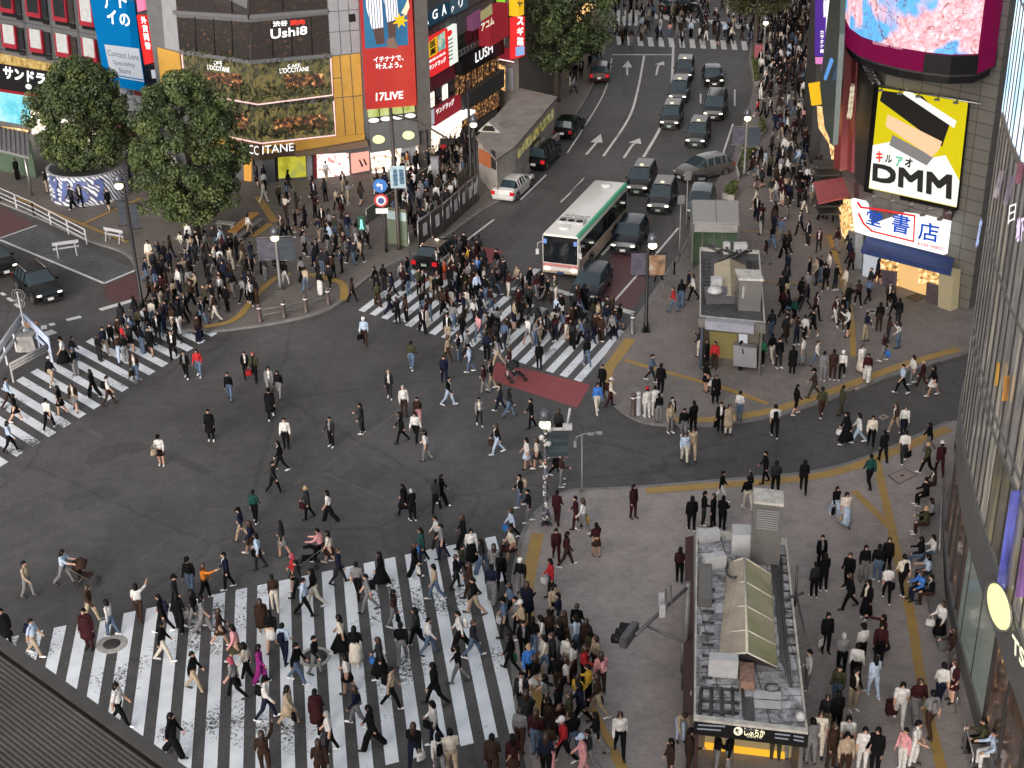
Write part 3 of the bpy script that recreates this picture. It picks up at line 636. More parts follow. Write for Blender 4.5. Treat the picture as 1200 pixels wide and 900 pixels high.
p = [(526.5 + 3.2 * math.cos(a * .4), 39 - 3.6 * math.sin(a * .4) - .5 * 3.2 * math.cos(a * .4)) for a in range(16)]; fg.slab('round_mark', M_REDSIGN, p, .42, .02, b)
for i in range(6): fg.slab('text_line', M_GREYINK, [(525, 47.2 + i * 4.6), (525, 48.4 + i * 4.6), (530.5, 45.4 + i * 4.6), (530.5, 44.2 + i * 4.6)], .42, .02, b)
b = fg.slab('roof_sign', glow('dark_blue_sign', (.015, .05, .085), .6), [(496.5, 18), (497, 32), (524, 17.5), (523, 2)], .1, .3)
for ch, q in (('A', [(497.5, 31), (502.5, 28), (502, 18), (497.2, 21)]), ('G', [(507, 24), (513, 20.5), (512.5, 9.5), (506.5, 13)]), ('A', [(518, 19), (523.2, 16), (522.6, 3.5), (517.5, 6.5)])): fg.text(ch, M_SIGNW, q, .45, b, .02)
b = fg.slab('roof_sign', glow('blue_grey_sign', (.05, .09, .12), .6), [(527, 0), (528, 17), (545, 8), (544, -8)], .1, .3)
for ch, q in (('ク', [(528.5, 15), (532, 13), (532, 6), (528.5, 8)]), ('リ', [(537.5, 9.5), (542.5, 7), (542, -2), (537, .5)])): fg.text(ch, M_SIGNW, q, .45, b, .02)
for i in range(7):
    x = 533 + i * 4.1
    fg.slab('window', M_GLASSD, [(x, 62 - i * 2.5), (x + .2, 45 - i * 2.6), (x + 3.4, 43 - i * 2.6), (x + 3.6, 60 - i * 2.5)], .02, .05)
k = MB()
for y in (64, 70): k.tube([WG.pt(532, y, .3), WG.pt(561, y - 18, .3)], .05, 4)
for i in range(8): k.tube([WG.pt(532.5 + i * 4, 64 - i * 2.5, .3), WG.pt(532.7 + i * 4, 70 - i * 2.5, .3)], .04, 4)
k.split('balcony_rail', M_STEEL, rG)
k = MB()
for i in range(12):
    x = 500 + i * 7; k.tube([WG.pt(x, 40 - i * 4.5, .02), WG.pt(x + 1, 100 - i * 4.8, .02)], .035, 4)
k.tube([WG.pt(500, 36, .03), WG.pt(583, -9, .03)], .08, 4)
k.split('panel_joint', M_GREYINK, rG)
fg.slab('pink_box', glow('muted_pink', (.22, .07, .15), .5), [(546.5, 20), (547.5, 36), (561, 28.5), (560, 11)], .1, .5)
b = fg.slab('red_box_sign', M_REDSIGN2, [(560, 17), (561.5, 54), (583.5, 40.5), (582, 2)], .2, 1.0)
fg.slab('cream_corner', glow('cream_panel', (.45, .42, .2), .5), [(563, 14), (563.5, 25), (577, 16), (576, 4)], 1.2, .02, b)
fg.text('アコム', glow('cream_letters', (.9, .8, .55), .8), [(564, 37), (579, 28), (578.5, 19), (563.7, 28)], 1.23, b, .03)
fg.slab('black_fascia', M_BLACK, [(532, 72), (533.3, 88), (583.5, 62), (583, 42)], .1, .6); fg.text('LUSH', M_SIGNW, [(557.3, 74), (577.5, 61.5), (577, 49.5), (557, 62)], .75, None, .012)
fg.slab('shop_window', M_LUSHI, [(533.3, 89), (534, 114), (583.5, 80), (583.5, 62.5)], .1, .1)
k = MB()
for i in range(7):
    x = 538 + i * 7.2; k.tube([WG.pt(x, 90 - i * 4, .25), WG.pt(x + .3, 113 - i * 5, .25)], .06, 4)
k.split('mullion', M_BLACK, rG)
fg.slab('black_fascia', mat('charcoal_fascia', (.035, .037, .036), .6), [(534, 114.5), (536, 131), (583.5, 101), (583.5, 80.5)], .1, .6)
fg.slab('shop_window', M_LUSHI, [(540, 130), (541, 150), (583.5, 124), (583.5, 102)], .1, .1)
fg.slab('red_panel', mat('red_cladding', (.16, .015, .03), .5), [(501, 92), (502, 108), (533, 90), (532, 73.5)], .02, .1)
for i in range(4): fg.slab('window', M_GLASSD if i % 2 else M_SHOPW, [(502.5 + i * 7.8, 110 - i * 4.4), (503 + i * 7.8, 127 - i * 4.6), (508.5 + i * 7.8, 124 - i * 4.6), (508 + i * 7.8, 107 - i * 4.4)], .02, .06)
b = fg.slab('shop_sign', M_REDSIGN2, [(504, 130), (505, 147), (535, 128), (534.5, 111)], .2, .4); fg.text('サンドラッグ', M_SIGNW, [(511, 135), (532, 122), (532, 115), (511, 128)], .63, b, .02); fg.slab('white_panel', M_WSIGN, [(504, 130), (505, 147), (509, 144.5), (508.5, 127)], .61, .02, b)
fg.slab('eave', M_SIGNW, [(504.5, 148.5), (505, 151.5), (540, 130), (539.5, 127)], .2, 1.3)
fg.slab('shop_front', M_SHOPW, [(505.5, 153), (506, 180), (540, 158), (540, 132)], .05, .06)
# next block up the street
gH = [ground(584, 135), ground(609, 139)]; WH = Wall(gH); rH = thing('corner_building', (*gH[0], 0), 'grey narrow block with orange lettered boards beyond the black corner shop', 'building')
body(rH, [(gH[0][0] + .1, gH[0][1] + .1), gH[1], (gH[1][0] + 4, gH[1][1] + 10), (gH[0][0] + 1, gH[0][1] + 14)], 28, mat('warm_grey_wall', (.14, .125, .11), .7))
fh = Fac(WH, rH)
b = fh.slab('vertical_sign', M_REDSIGN2, [(583.5, 5), (583.5, 40), (592, 41), (592, 6)], .05, .2)
for i, ch in enumerate('居酒屋'): fh.text(ch, M_ORANGESIGN, [(585, 18 + i * 9), (590.5, 18.6 + i * 9), (590.5, 11 + i * 9), (585, 10.4 + i * 9)], .28, b, .03)
fh.slab('green_sign', glow('lime_sign', (.3, .7, .05), .7), [(583, -10), (583, 3), (592, 4), (592, -10)], .05, .2)
fh.slab('poster', glow('pale_poster', (.5, .7, .8), .7), [(583.5, 41.5), (583.5, 53), (591, 54.5), (591, 42)], .05, .1)
fh.slab('red_band', M_REDSIGN2, [(583.5, 55), (583.5, 69), (602.5, 72.5), (602.5, 57.5)], .05, .4); fh.slab('neon_line', M_SIGNW, [(583.5, 68.5), (583.5, 69.6), (602.5, 73.2), (602.5, 72.2)], .46, .03)
fh.slab('shop_front', M_SHOP, [(583.5, 75), (583.5, 104), (592, 106), (592, 78)], .03, .05); fh.slab('shutter', M_PALE, [(593, 78), (593, 104), (602.5, 106), (602.5, 80)], .03, .1)
b = fh.slab('projecting_sign', M_YELSIGN, [(603.5, -20), (603.5, 16), (614, 17), (614, -20)], .3, .9)
for i, ch in enumerate('マツヤ'): fh.text(ch, M_BLK, [(606, -9 + i * 8.5), (612.5, -8.5 + i * 8.5), (612.5, -15.5 + i * 8.5), (606, -16 + i * 8.5)], 1.24, b, .03)
b = fh.slab('projecting_sign', M_REDSIGN, [(604, 18.5), (604.5, 67), (615, 65), (615, 19)], .3, .9)
for i, ch in enumerate('スギ薬'): fh.text(ch, M_SIGNW, [(606, 29 + i * 12), (613.5, 29.6 + i * 12), (613.5, 20 + i * 12), (606, 19.4 + i * 12)], 1.24, b, .03)
fh.slab('blue_panel', glow('pale_blue_panel', (.25, .4, .7), .7), [(604.6, 55), (604.6, 66), (614.6, 64), (614.6, 54)], 1.22, .03, b)
# far blocks up the hill street behind the trees
def block(px0, px1, depth, h, m, label, feats):
    a, b_ = Vector(ground(*px0)), Vector(ground(*px1)); n = Vector((-(b_ - a).y, (b_ - a).x)).normalized()
    if n.dot(a) < 0: n = -n
    r = thing('shop_building', (a.x, a.y, 0), label, 'building'); body(r, [a, b_, b_ + n * depth, a + n * depth], h, m)
    f = Fac(Wall([a, b_]), r)
    for nm, mm, q, th in feats: f.slab(nm, mm, q, .02, th)
    return r
block((612, 112), (650, 62), 14, 26, mat('far_wall', (.14, .13, .12), .7), 'far shop block with bright white and yellow shop windows behind the street tree',
      [('shop_window', M_SHOPW, [(615, 56), (615, 74), (640, 40), (640, 20)], .3), ('yellow_panel', M_YELSIGN, [(618, 33), (618, 45), (629, 36), (629, 24)], .5), ('shop_window', M_SHOPW, [(617, 16), (617, 30), (640, 4), (640, -8)], .3), ('shop_front', M_SHOP, [(616, 80), (616, 104), (644, 66), (644, 44)], .2)])
block((655, 50), (712, -10), 16, 22, mat('far_wall_two', (.09, .085, .085), .7), 'dim far building behind the big street tree beside the far crossing',
      [('shop_window', M_SHOP, [(672, 18), (672, 30), (700, 2), (700, -10)], .2)])
# ---------------------------------------------------------------- bookshop building (right)
pB = [(25.5, 118), (22.8, 95), (22.4, 81.8), (27.0, 75.8)]
WB = Wall(pB)
rB = thing('bookshop_building', (22.4, 81.8, 0), 'dark tiled building with a blue lettered white shop sign and a big yellow billboard', 'building')
M_TILE = brickmat('dark_square_tile', (.1, .098, .09), (.085, .083, .077), (.02, .02, .02), .55, 0, .15, 1, 1)
def walltile(name, c1, c2, mortar, su):
    m = newmat(name, .45); t, L, b = nodes_of(m); tc = _n(t, 'ShaderNodeTexCoord'); sp = _n(t, 'ShaderNodeSeparateXYZ'); L(tc.outputs['Object'], sp.inputs[0])
    ml = _n(t, 'ShaderNodeMath', operation='MULTIPLY_ADD'); ml.inputs[1].default_value = .79; L(sp.outputs[0], ml.inputs[0])
    m2 = _n(t, 'ShaderNodeMath', operation='MULTIPLY'); m2.inputs[1].default_value = -.61; L(sp.outputs[1], m2.inputs[0]); L(m2.outputs[0], ml.inputs[2])
    cb = _n(t, 'ShaderNodeCombineXYZ'); L(ml.outputs[0], cb.inputs[0]); L(sp.outputs[2], cb.inputs[1])
    br = tex(t, 'ShaderNodeTexBrick', su, vec=cb.outputs[0]); br.offset = 0; br.inputs['Color1'].default_value = (*c1, 1); br.inputs['Color2'].default_value = (*c2, 1); br.inputs['Mortar'].default_value = (*mortar, 1)
    br.inputs['Mortar Size'].default_value = .02; br.inputs['Brick Width'].default_value = 1; br.inputs['Row Height'].default_value = .6
    L(br.outputs[0], b.inputs['Base Color']); return m
M_WTILE = walltile('grey_wall_tile', (.135, .128, .115), (.115, .11, .1), (.03, .03, .03), .8)
body(rB, [pB[1], pB[2], pB[3], (40, 92), (40, 104), (24, 104)], 34, M_WTILE)
fb = Fac(WB, rB)
# red column and dark side wall on the alley face
fb.slab('red_column', mat('red_column', (.2, .03, .035), .5, emit=.05), [(996, 40), (989, 196), (997, 199), (1004, 40)], .1, .7)
fb.slab('red_column', MATS['red_column'], [(1005, 42), (998, 200), (1003, 202), (1010, 48)], .1, .3)
fb.text('東急', glow('cream_lettering', (.8, .7, .5), .7), [(992, 140), (998, 140), (1003, 98), (997, 97)], .83)
fb.slab('dark_side', M_DARKWALL, [(1008, 72), (1006, 210), (1019, 222), (1029, 102)], .05, .25)
k = MB()
for i in range(6):
    y = 74 + i * 4.2; k.tube([WB.pt(1010 + i * 2.2, y, .6), WB.pt(1019 + i * 2.2, y + 2, .6)], .08, 4)
k.tube([WB.pt(1010, 73, .6), WB.pt(1023, 98, .6)], .08, 4); k.tube([WB.pt(1018, 72, .6), WB.pt(1031, 99, .6)], .08, 4); k.build('ladder_frame', M_STEEL, rB)
# billboard
bb = fb.slab('billboard', M_BLACK, [(1028.5, 100), (1016, 223), (1123, 246), (1137, 117.5)], .15, .35)
fb.slab('yellow_face', glow('billboard_yellow', (.56, .47, .008), .85), [(1030.5, 102.5), (1018.5, 220.5), (1121, 243), (1134.5, 119.5)], .5, .04, bb)
Y = .545
fb.slab('white_slope', glow('billboard_white', (.8, .8, .74), .85), [(1023, 170), (1018.6, 220), (1121, 242.5), (1124.5, 212), (1108, 182), (1083, 186), (1050, 165)], Y, .01, bb)
fb.slab('dark_band', glow('billboard_dark', (.02, .018, .016), .6), [(1034, 106), (1031, 118), (1104, 172), (1108, 160), (1113, 146), (1080, 112)], Y + .012, .01, bb)
fb.slab('grey_band', glow('billboard_grey', (.2, .19, .19), .8), [(1046, 158), (1042, 170), (1086, 194), (1094, 184)], Y + .014, .01, bb)
fb.slab('peach_band', glow('billboard_peach', (.85, .5, .3), .85), [(1040, 134), (1038, 148), (1092, 184), (1100, 176), (1104, 166)], Y + .024, .01, bb)
fb.slab('white_band', MATS['billboard_white'], [(1062, 104), (1058, 110), (1118, 150), (1121, 142)], Y + .03, .01, bb)
for ch, q, c in (('キ', [(1026, 189), (1034, 191), (1035, 178), (1027, 176)], (.8, .05, .03)), ('ル', [(1037, 190), (1045, 191.5), (1046, 182), (1038, 181)], (.02, .02, .02)), ('ア', [(1049, 195), (1057, 196.5), (1058, 184), (1050, 183)], (.1, .5, .3)), ('オ', [(1060, 195), (1069, 197), (1070, 186), (1061, 184.5)], (.02, .02, .02))):
    fb.text(ch, glow('title_%d' % (q[0][0]), c, .8), q, Y + .045, bb, .03)
fb.text('DMM', M_BLK, [(1022, 211.5), (1115, 234), (1116, 205), (1023, 191)], Y + .05, bb, .05)
k = MB()
for i in range(5):
    a = WB.pt(1034 + i * 22, 101 + i * 3.6, .5); c = WB.pt(1032 + i * 22, 106 + i * 3.6, 1.5); k.tube([a, c], .03, 5); k.box(c, (.28, .16, .1))
k.tube([WB.pt(1028, 100, .6), WB.pt(1150, 122, .6)], .06, 5); k.build('lamp_arm', M_STEEL, rB)
for i in range(5):
    a = WB.pt(1026 + i * 22, 226 + i * 4.8, .5); c = WB.pt(1024 + i * 22, 231 + i * 4.8, 1.4); k = MB(); k.tube([a, c], .03, 5); k.box(c, (.28, .16, .1)); k.build('lamp_arm', M_STEEL, rB)
# shop sign, awning and shop
b = fb.slab('shop_sign', M_SIGNW, [(1001, 232), (1006, 270), (1022, 275), (1110.5, 297), (1115, 259)], .5, .35)
for ch, q in (('堂', [(1014.5, 262), (1032.5, 267.5), (1034.5, 250), (1016.5, 244)]), ('書', [(1044, 271), (1065, 276), (1067.5, 253.5), (1046.5, 249)]), ('店', [(1075.5, 280), (1099, 285), (1101, 263), (1077.5, 259)])): fb.text(ch, M_BLUEINK, q, .88, b, .014)
fb.text('BOOKS TAISEIDO', M_REDSIGN, [(1075, 287), (1105.5, 293.5), (1106, 290), (1075.5, 283.5)], .88, b)
k = MB(); pts = [(1005, 237), (1009, 243), (1027, 245), (1072, 253), (1070.5, 283), (1022, 271), (1012, 262), (1006, 250)]
k.tube([WB.pt(x, y, .88) for x, y in pts], .07, 4); k.build('red_outline', M_REDSIGN, b)
k = MB()
for i in range(5):
    a = WB.pt(1022 + i * 20, 234 + i * 5, .6); c = WB.pt(1021 + i * 20, 237 + i * 5, 1.2); k.tube([a, c], .03, 5); k.box(c, (.3, .18, .12))
k.split('sign_lamp', M_STEEL, rB)
M_AWN = mat('blue_awning', (.012, .03, .11), .75)
aw = [WB.pt(1016, 276, .1), WB.pt(1118, 304, .1), WB.pt(1115, 319, 1.5), WB.pt(1009.5, 292, 1.5)]
k = MB(); k.slab(aw, (0, 0, .06)); lo = [aw[3], aw[2], aw[2] + Vector((0, 0, -.25)), aw[3] + Vector((0, 0, -.25))]; k.slab(lo, WB.n * .03); k.build('awning', M_AWN, rB)
fb.slab('shop_opening', glow('shop_gold', (1, .62, .25), .55), [(1036, 300), (1036, 338), (1098, 356), (1100, 318)], .02, .05)
for q, m in (([(1034, 303), (1031, 335), (1052, 341), (1054, 306)], M_SHOP), ([(1082, 312), (1081, 330), (1102, 338), (1103, 318)], M_SHOP)): fb.slab('book_display', m, q, .1, .4)
M_POST = litmat('poster_wall', [(.03, .02, .02), (.12, .08, .07), (.08, .05, .1), (.2, .15, .12)], 3, .5)
fb.slab('poster_board', M_POST, [(1031, 315), (1029, 338), (1050, 344), (1052, 318)], .6, .15); fb.slab('poster_board', M_POST, [(1088, 330), (1086, 352), (1106, 359), (1108, 336)], .6, .15)
fb.slab('notice_board', M_WSIGN, [(1014, 297), (1011, 330), (1027, 334), (1030, 301)], .25, .12)
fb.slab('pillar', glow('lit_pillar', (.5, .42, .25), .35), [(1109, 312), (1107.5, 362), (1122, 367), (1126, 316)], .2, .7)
fb.slab('pillar', M_PALE, [(1003, 270), (1001, 318), (1010, 320), (1012, 274)], .1, .5)
fb.slab('doorstep', M_DARKWALL, [(1054, 337), (1052, 344), (1086, 354), (1088, 347)], .1, 1.2)
fb.slab('dark_band', mat('dark_red_band', (.05, .02, .02), .6), [(1003, 214), (1003, 231), (1116, 257), (1119, 245)], .05, .2)
# curved screen above it
Zs = 15.7; ed = [(990, 20), (996, 33), (1010, 43), (1030, 50), (1055, 56), (1085, 61), (1115, 64), (1146, 63)]
plan = [W(x, y, Zs) for x, y in ed]; end = W(1166, 54, Zs)
rS = thing('curved_screen', plan[3], 'huge curved video screen showing pink cherry blossom under a dark red rim', 'screen')
M_CHERRY = newmat('cherry_video', .4); t, L, b = nodes_of(M_CHERRY)
n1 = tex(t, 'ShaderNodeTexNoise', .3, Detail=3, Distortion=.2); n2 = tex(t, 'ShaderNodeTexVoronoi', 2.4); n3 = tex(t, 'ShaderNodeTexNoise', 5.5, Detail=3)
blo = ramp(t, [(.05, (1, .82, .85)), (.3, (.98, .5, .56)), (.6, (.85, .25, .3)), (.85, (.5, .12, .12))]); L(n2.outputs[0], blo.inputs[0])
blo2 = ramp(t, [(.35, (.8, .35, .4)), (.55, (1, .72, .76)), (.7, (1, .95, .95))]); L(n3.outputs[0], blo2.inputs[0])
pk = mixc(t, .5, blo.outputs[0], blo2.outputs[0]); skyr = ramp(t, [(.46, (1, 1, 1)), (.52, (0, 0, 0))]); L(n1.outputs[0], skyr.inputs[0])
cc = mixc(t, skyr.outputs[0], pk, (.1, .42, .85))
br = tex(t, 'ShaderNodeTexNoise', .7, Detail=4, Distortion=1.5); r5 = ramp(t, [(.488, (0, 0, 0)), (.497, (1, 1, 1)), (.503, (1, 1, 1)), (.512, (0, 0, 0))]); L(br.outputs[0], r5.inputs[0])
cc = mixc(t, r5.outputs[0], cc, (.12, .03, .03)); L(cc, b.inputs['Emission Color']); b.inputs['Emission Strength'].default_value = .68; b.inputs['Base Color'].default_value = (.02, .02, .02, 1)
def curtain(pl, z0, z1, off, th, name, m, parent):
    k = MB(); n = len(pl); nr = []
    for i in range(n):
        d = pl[min(i + 1, n - 1)] - pl[max(i - 1, 0)]; v = Vector((d.y, -d.x, 0)).normalized()
        if v.dot(-pl[i]) < 0: v = -v
        nr.append(v)
    for i in range(n - 1):
        a, c = pl[i] + nr[i] * off, pl[i + 1] + nr[i + 1] * off; a2, c2 = a - nr[i] * th, c - nr[i + 1] * th
        k.hexa([Vector((a.x, a.y, z0)), Vector((c.x, c.y, z0)), Vector((c2.x, c2.y, z0)), Vector((a2.x, a2.y, z0))], [Vector((a.x, a.y, z1)), Vector((c.x, c.y, z1)), Vector((c2.x, c2.y, z1)), Vector((a2.x, a2.y, z1))])
    return k.build(name, m, parent)
curtain(plan, Zs, 26, 0, .25, 'video_face', M_CHERRY, rS)
M_CRIM = glow('crimson_rim', (.19, .005, .055), .5)
curtain([plan[-1], W(1158, 60, Zs), end], Zs, 26, .1, .4, 'crimson_side', M_CRIM, rS)
curtain(plan + [end], Zs - 1.05, Zs - .02, .12, .5, 'crimson_rim', M_CRIM, rS)
curtain(plan + [end], Zs - 1.6, Zs - 1.06, -.1, .5, 'black_rim', M_BLACK, rS)
curtain([p * 1.0 for p in plan[5:]], Zs - 1.04, Zs - .04, .2, .1, 'black_panel', M_BLACK, rS)
k = MB(); k.prism([(p.x, p.y) for p in plan + [end]] + [(40, 92), (26, 100)], Zs - 1.2, Zs - .3); k.build('screen_housing', M_DARKWALL, rS)
WS = Wall([(p.x, p.y) for p in plan]); fs_ = Fac(WS, rS)
fs_.text('Rakuten Vision', glow('dim_pink_letters', (.7, .35, .45), .7), [(1023, 51.5), (1057, 58.5), (1057, 55), (1023, 48)], .2)
# alley signs and shops further along the right side
rC = thing('alley_building', (25, 110, 0), 'row of narrow shop fronts with purple and white vertical signs along the crowded street', 'building')
body(rC, [(25.5, 118), (23.3, 104.2), (40, 104.2), (40, 150), (33, 150)], 30, M_DARKWALL)
WC = Wall([(33, 150), (25.5, 118), (23.3, 104.2)]); fc = Fac(WC, rC)
b = fc.slab('vertical_sign', M_PURPLE, [(958.5, -20), (958, 66), (968, 66), (972, -20)], .05, .2)
for i, ch in enumerate('カラオケ館'): fc.text(ch, M_SIGNW, [(961, 40 + i * 5.5), (965, 40 + i * 5.5), (965.5, 35.5 + i * 5.5), (961.5, 35.5 + i * 5.5)], .27, b, .03)
fc.text('MODI', M_SIGNW, [(969.5, 20), (969.5, 0), (965, 0), (965, 20)], .27, b)
fc.slab('pink_poster', glow('magenta_poster', (.8, .25, .6), .7), [(958.5, 67), (959, 75), (966.5, 75), (967, 67)], .05, .2)
fc.slab('white_edge', M_SIGNW, [(972.5, -20), (966, 90), (968.5, 92), (975.5, -20)], .05, .1)
fc.slab('lilac_edge', glow('lilac_light', (.6, .3, .8), .7), [(969, 40), (964, 84), (966, 86), (972, 40)], .06, .1)
fc.slab('glass_panel', mat('green_glass', (.04, .06, .055), .3, spec=.3), [(980, -20), (966, 100), (972, 150), (982, 170), (990, 40), (992, -20)], .1, .3)
fc.slab('blue_light', glow('blue_tube', (.15, .4, .9), .6), [(975, 68), (967, 92), (968.5, 94), (977, 71)], .7, .1)
fb.slab('grey_column', M_DARKWALL, [(979, 50), (976, 110), (985, 110), (988, 48)], .15, .4)
fb.slab('blue_frame', mat('blue_steel', (.1, .16, .24), .4, .5), [(966, 92), (976, 168), (980, 168), (970, 90)], .3, .3)
fc.slab('shop_front', M_SHOP, [(958, 124), (960, 150), (972, 168), (971, 126)], .05, .05)
fb.slab('shop_front', M_SHOP, [(973, 168), (976, 186), (986, 200), (985, 180)], .1, .1)
s = thing('sign_box', W(957, 122), 'bright yellow box sign hanging over the crowded right-hand street', 'sign')
q = [W(948, 104, 6.2), W(967, 101, 6.2), W(968.5, 121.5, 5.2), (W(951, 124, 5.2))]; k = MB(); k.slab(q, (0, .4, .3)); k.build('box', M_YELSIGN, s)
k = MB(); k.tube([(q[1] + q[2]) / 2, (q[1] + q[2]) / 2 + Vector((3, .5, .4))], .06, 6); k.build('bracket', M_STEEL, s)
s = thing('shop_canopy', W(975, 240), 'flat red cloth canopy sloping from the wall over the upper paving', 'canopy')
q = [W(953.5, 215, 3.3), W(991, 208.5, 3.3), W(996, 231.5, 2.9), W(958.5, 240, 2.9)]; k = MB(); k.slab(q, (0, 0, .12)); k.build('cloth', mat('red_canvas', (.3, .07, .075), .8), s)
k = MB(); k.tube([q[1], q[1] + Vector((.6, 0, .3))], .05, 6); k.tube([q[2], q[2] + Vector((.6, 0, .3))], .05, 6); k.build('arm', M_STEEL, s)
k = MB()
for i in range(7):
    a = WB.pt(982 + i * .5, 192 + i * 9, .2); k.box((a.x - .8, a.y, a.z), (1.5, 1.6, .12))
k.split('balcony_slab', M_DARKWALL, rB)
fb.slab('lit_sign_side', M_SHOP, [(993, 233), (998, 268), (1003, 270), (999, 234)], .2, .3); fb.slab('lit_shop_side', M_SHOP, [(985, 240), (990, 275), (998, 285), (996, 240)], .1, .2)
# ---------------------------------------------------------------- glass tower
pT = [(13.0, 8), (14.2, 22), (15.0, 28), (15.6, 33), (16.0, 36.5), (16.45, 40), (16.9, 43.5), (17.6, 47.3), (18.5, 51), (19.6, 54), (21.2, 57), (24, 60), (30, 62)]
WT = Wall(pT)
rT = thing('glass_tower', (17.6, 47.3, 0), 'glass tower with thin dark mullions carrying a pale blue video wall', 'tower')
inner = [(x + .6, y - .25) for x, y in pT]
body(rT, inner + [(45, 62), (45, 8)], 41, M_DARKWALL)
pv = [Vector((x, y, 0)) for x, y in pT]
fine = []
for i in range(len(pv) - 1):
    m_ = max(1, int((pv[i + 1] - pv[i]).length / .95)); fine += [pv[i].lerp(pv[i + 1], j / m_) for j in range(m_)]
fine.append(pv[-1])
M_TGLASS = litmat('tower_glass_streak_reflections', [(.035, .032, .03), (.15, .135, .12), (.06, .056, .054), (.26, .225, .17), (.1, .09, .08), (.6, .5, .28)], 1.1, 1.1, (1, 1, .13), base=.08, rough=.1, detail=6, pos=[.3, .42, .5, .58, .66, .78])  # street-light reflections painted as faint glowing vertical streaks
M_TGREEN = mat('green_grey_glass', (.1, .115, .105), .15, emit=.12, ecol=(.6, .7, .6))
M_TBASE = litmat('ground_glass_reflections', [(.014, .008, .006), (.03, .016, .011), (.055, .03, .02), (1, .52, .2)], 1.6, 1.1, (1, 1, .8), rough=.1, pos=[.3, .5, .66, .8])  # warm reflections painted into the dark glass as glowing spots
curtain(fine, .9, 4.6, 0, .1, 'shop_window', M_TBASE, rT)
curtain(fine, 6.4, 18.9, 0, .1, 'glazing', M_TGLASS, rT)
M_SCR = newmat('pale_video', .4); t, L, b = nodes_of(M_SCR)
n1 = tex(t, 'ShaderNodeTexNoise', .3, Detail=4, Distortion=.5); r1 = ramp(t, [(.3, (.3, .55, .85)), (.45, (.5, .78, .95)), (.56, (.75, .88, 1)), (.64, (.75, .7, .95)), (.72, (1, .35, .55))]); L(n1.outputs[0], r1.inputs[0])
L(r1.outputs[0], b.inputs['Emission Color']); b.inputs['Emission Strength'].default_value = .8; b.inputs['Base Color'].default_value = (.03, .03, .03, 1)
curtain(fine, 19.0, 41, .02, .12, 'video_wall', M_SCR, rT)
curtain(fine, 4.6, 6.4, .1, .3, 'fascia', mat('grey_fascia_panel', (.12, .125, .125), .35), rT)
curtain(fine, 0, .9, .12, .4, 'stone_base', mat('grey_stone_base', (.12, .12, .118), .6), rT)
k = MB()
for i, p in enumerate(fine):
    d = fine[min(i + 1, len(fine) - 1)] - fine[max(i - 1, 0)]; v = Vector((-d.y, d.x, 0)).normalized()
    if v.x > 0: v = -v
    q = p + v * .03; k.box((q.x, q.y, (6.4 + 41) / 2), (.07, .05, 34.6), math.atan2(v.y, v.x) + math.pi / 2)
    if i % 2 == 0: k.box((q.x, q.y, 2.75), (.07, .1, 3.7), math.atan2(v.y, v.x))
k.split('mullion', mat('dark_mullion', (.05, .05, .052), .35, .4), rT)
M_TRAN = mat('grey_transom', (.22, .22, .21), .4, .3)
for z, h, o in ((9.9, .2, .06), (10.5, .14, .06), (14.6, .16, .05), (18.95, .3, .06), (23.4, .1, .05), (6.45, .15, .06), (28, .1, .05)): curtain(fine, z, z + h, o, .06, 'transom', M_TRAN, rT)
k2 = len(fine)
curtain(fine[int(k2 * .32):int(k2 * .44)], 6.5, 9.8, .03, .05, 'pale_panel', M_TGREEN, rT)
curtain(fine[int(k2 * .5):int(k2 * .58)], 6.5, 9.8, .03, .05, 'warm_reflection_layer', litmat('warm_reflection', [(.07, .062, .05), (.14, .12, .08), (.4, .34, .15)], .9, .5, (1, 1, .2)), rT)  # warm reflection painted as a thin glowing layer over the glazing
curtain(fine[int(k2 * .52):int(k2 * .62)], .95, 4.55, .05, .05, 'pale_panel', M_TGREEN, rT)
ft = Fac(WT, rT)
def ell(cx, cy, a, b_, rot, n=24, notch=False):
    o = []
    for i in range(n):
        t_ = 2 * math.pi * i / n; x, y = a * math.cos(t_), b_ * math.sin(t_)
        o.append((cx + x * math.cos(rot) - y * math.sin(rot), cy + x * math.sin(rot) + y * math.cos(rot)))
    return o
sg = ft.slab('round_sign', mat('sign_rim', (.2, .2, .19), .4), ell(1171.5, 711, 13.5, 31, -.24), .12, .1)
ft.slab('lit_disc', glow('lit_cream_disc', (.95, .9, .42), .95), ell(1171.5, 711, 11, 28, -.24), .23, .06, sg)
ft.text('TSUTAYA', M_SIGNY, [(1186, 762), (1252, 868), (1252, 840), (1186.5, 742)], .25, None, .03)
ft.text('日', M_SIGNW, [(1181, 263), (1189, 258), (1191, 238), (1183, 241)], .3, None, .0); ft.text('地下', glow('lilac_letters', (.85, .7, .95), .8), [(1190, 285), (1199, 282), (1201, 252), (1192, 256)], .3, None, .02)
ft.text('店舗入口', glow('blue_white_letters', (.5, .6, .95), .7), [(1143, 290), (1146, 290), (1152, 255), (1149, 255)], .3, None, .03)
for q, c, e in (([(1166, 452), (1169, 452), (1172, 425), (1169, 425)], (1, .5, .05), .8), ([(1175, 470), (1181, 470), (1184, 440), (1178, 440)], (1, .42, .05), .8), ([(1168, 690), (1178, 690), (1196, 575), (1186, 575)], (.2, .22, .95), .6), ([(1190, 700), (1200, 700), (1210, 630), (1200, 630)], (.7, .3, .85), .6), ([(1176, 240), (1181, 240), (1190, 205), (1184, 205)], (.9, .75, .95), .35), ([(1164, 232), (1170, 232), (1178, 200), (1172, 200)], (.9, .7, .9), .3), ([(1190, 215), (1196, 215), (1200, 190), (1194, 190)], (.95, .3, .45), .6)):
    ft.slab('lit_panel', litmat('lit_panel_%d' % q[0][0], [[v * .15 for v in c], [v * .5 for v in c], c], .8, e, (1, 1, .5)), q, .12, .03)
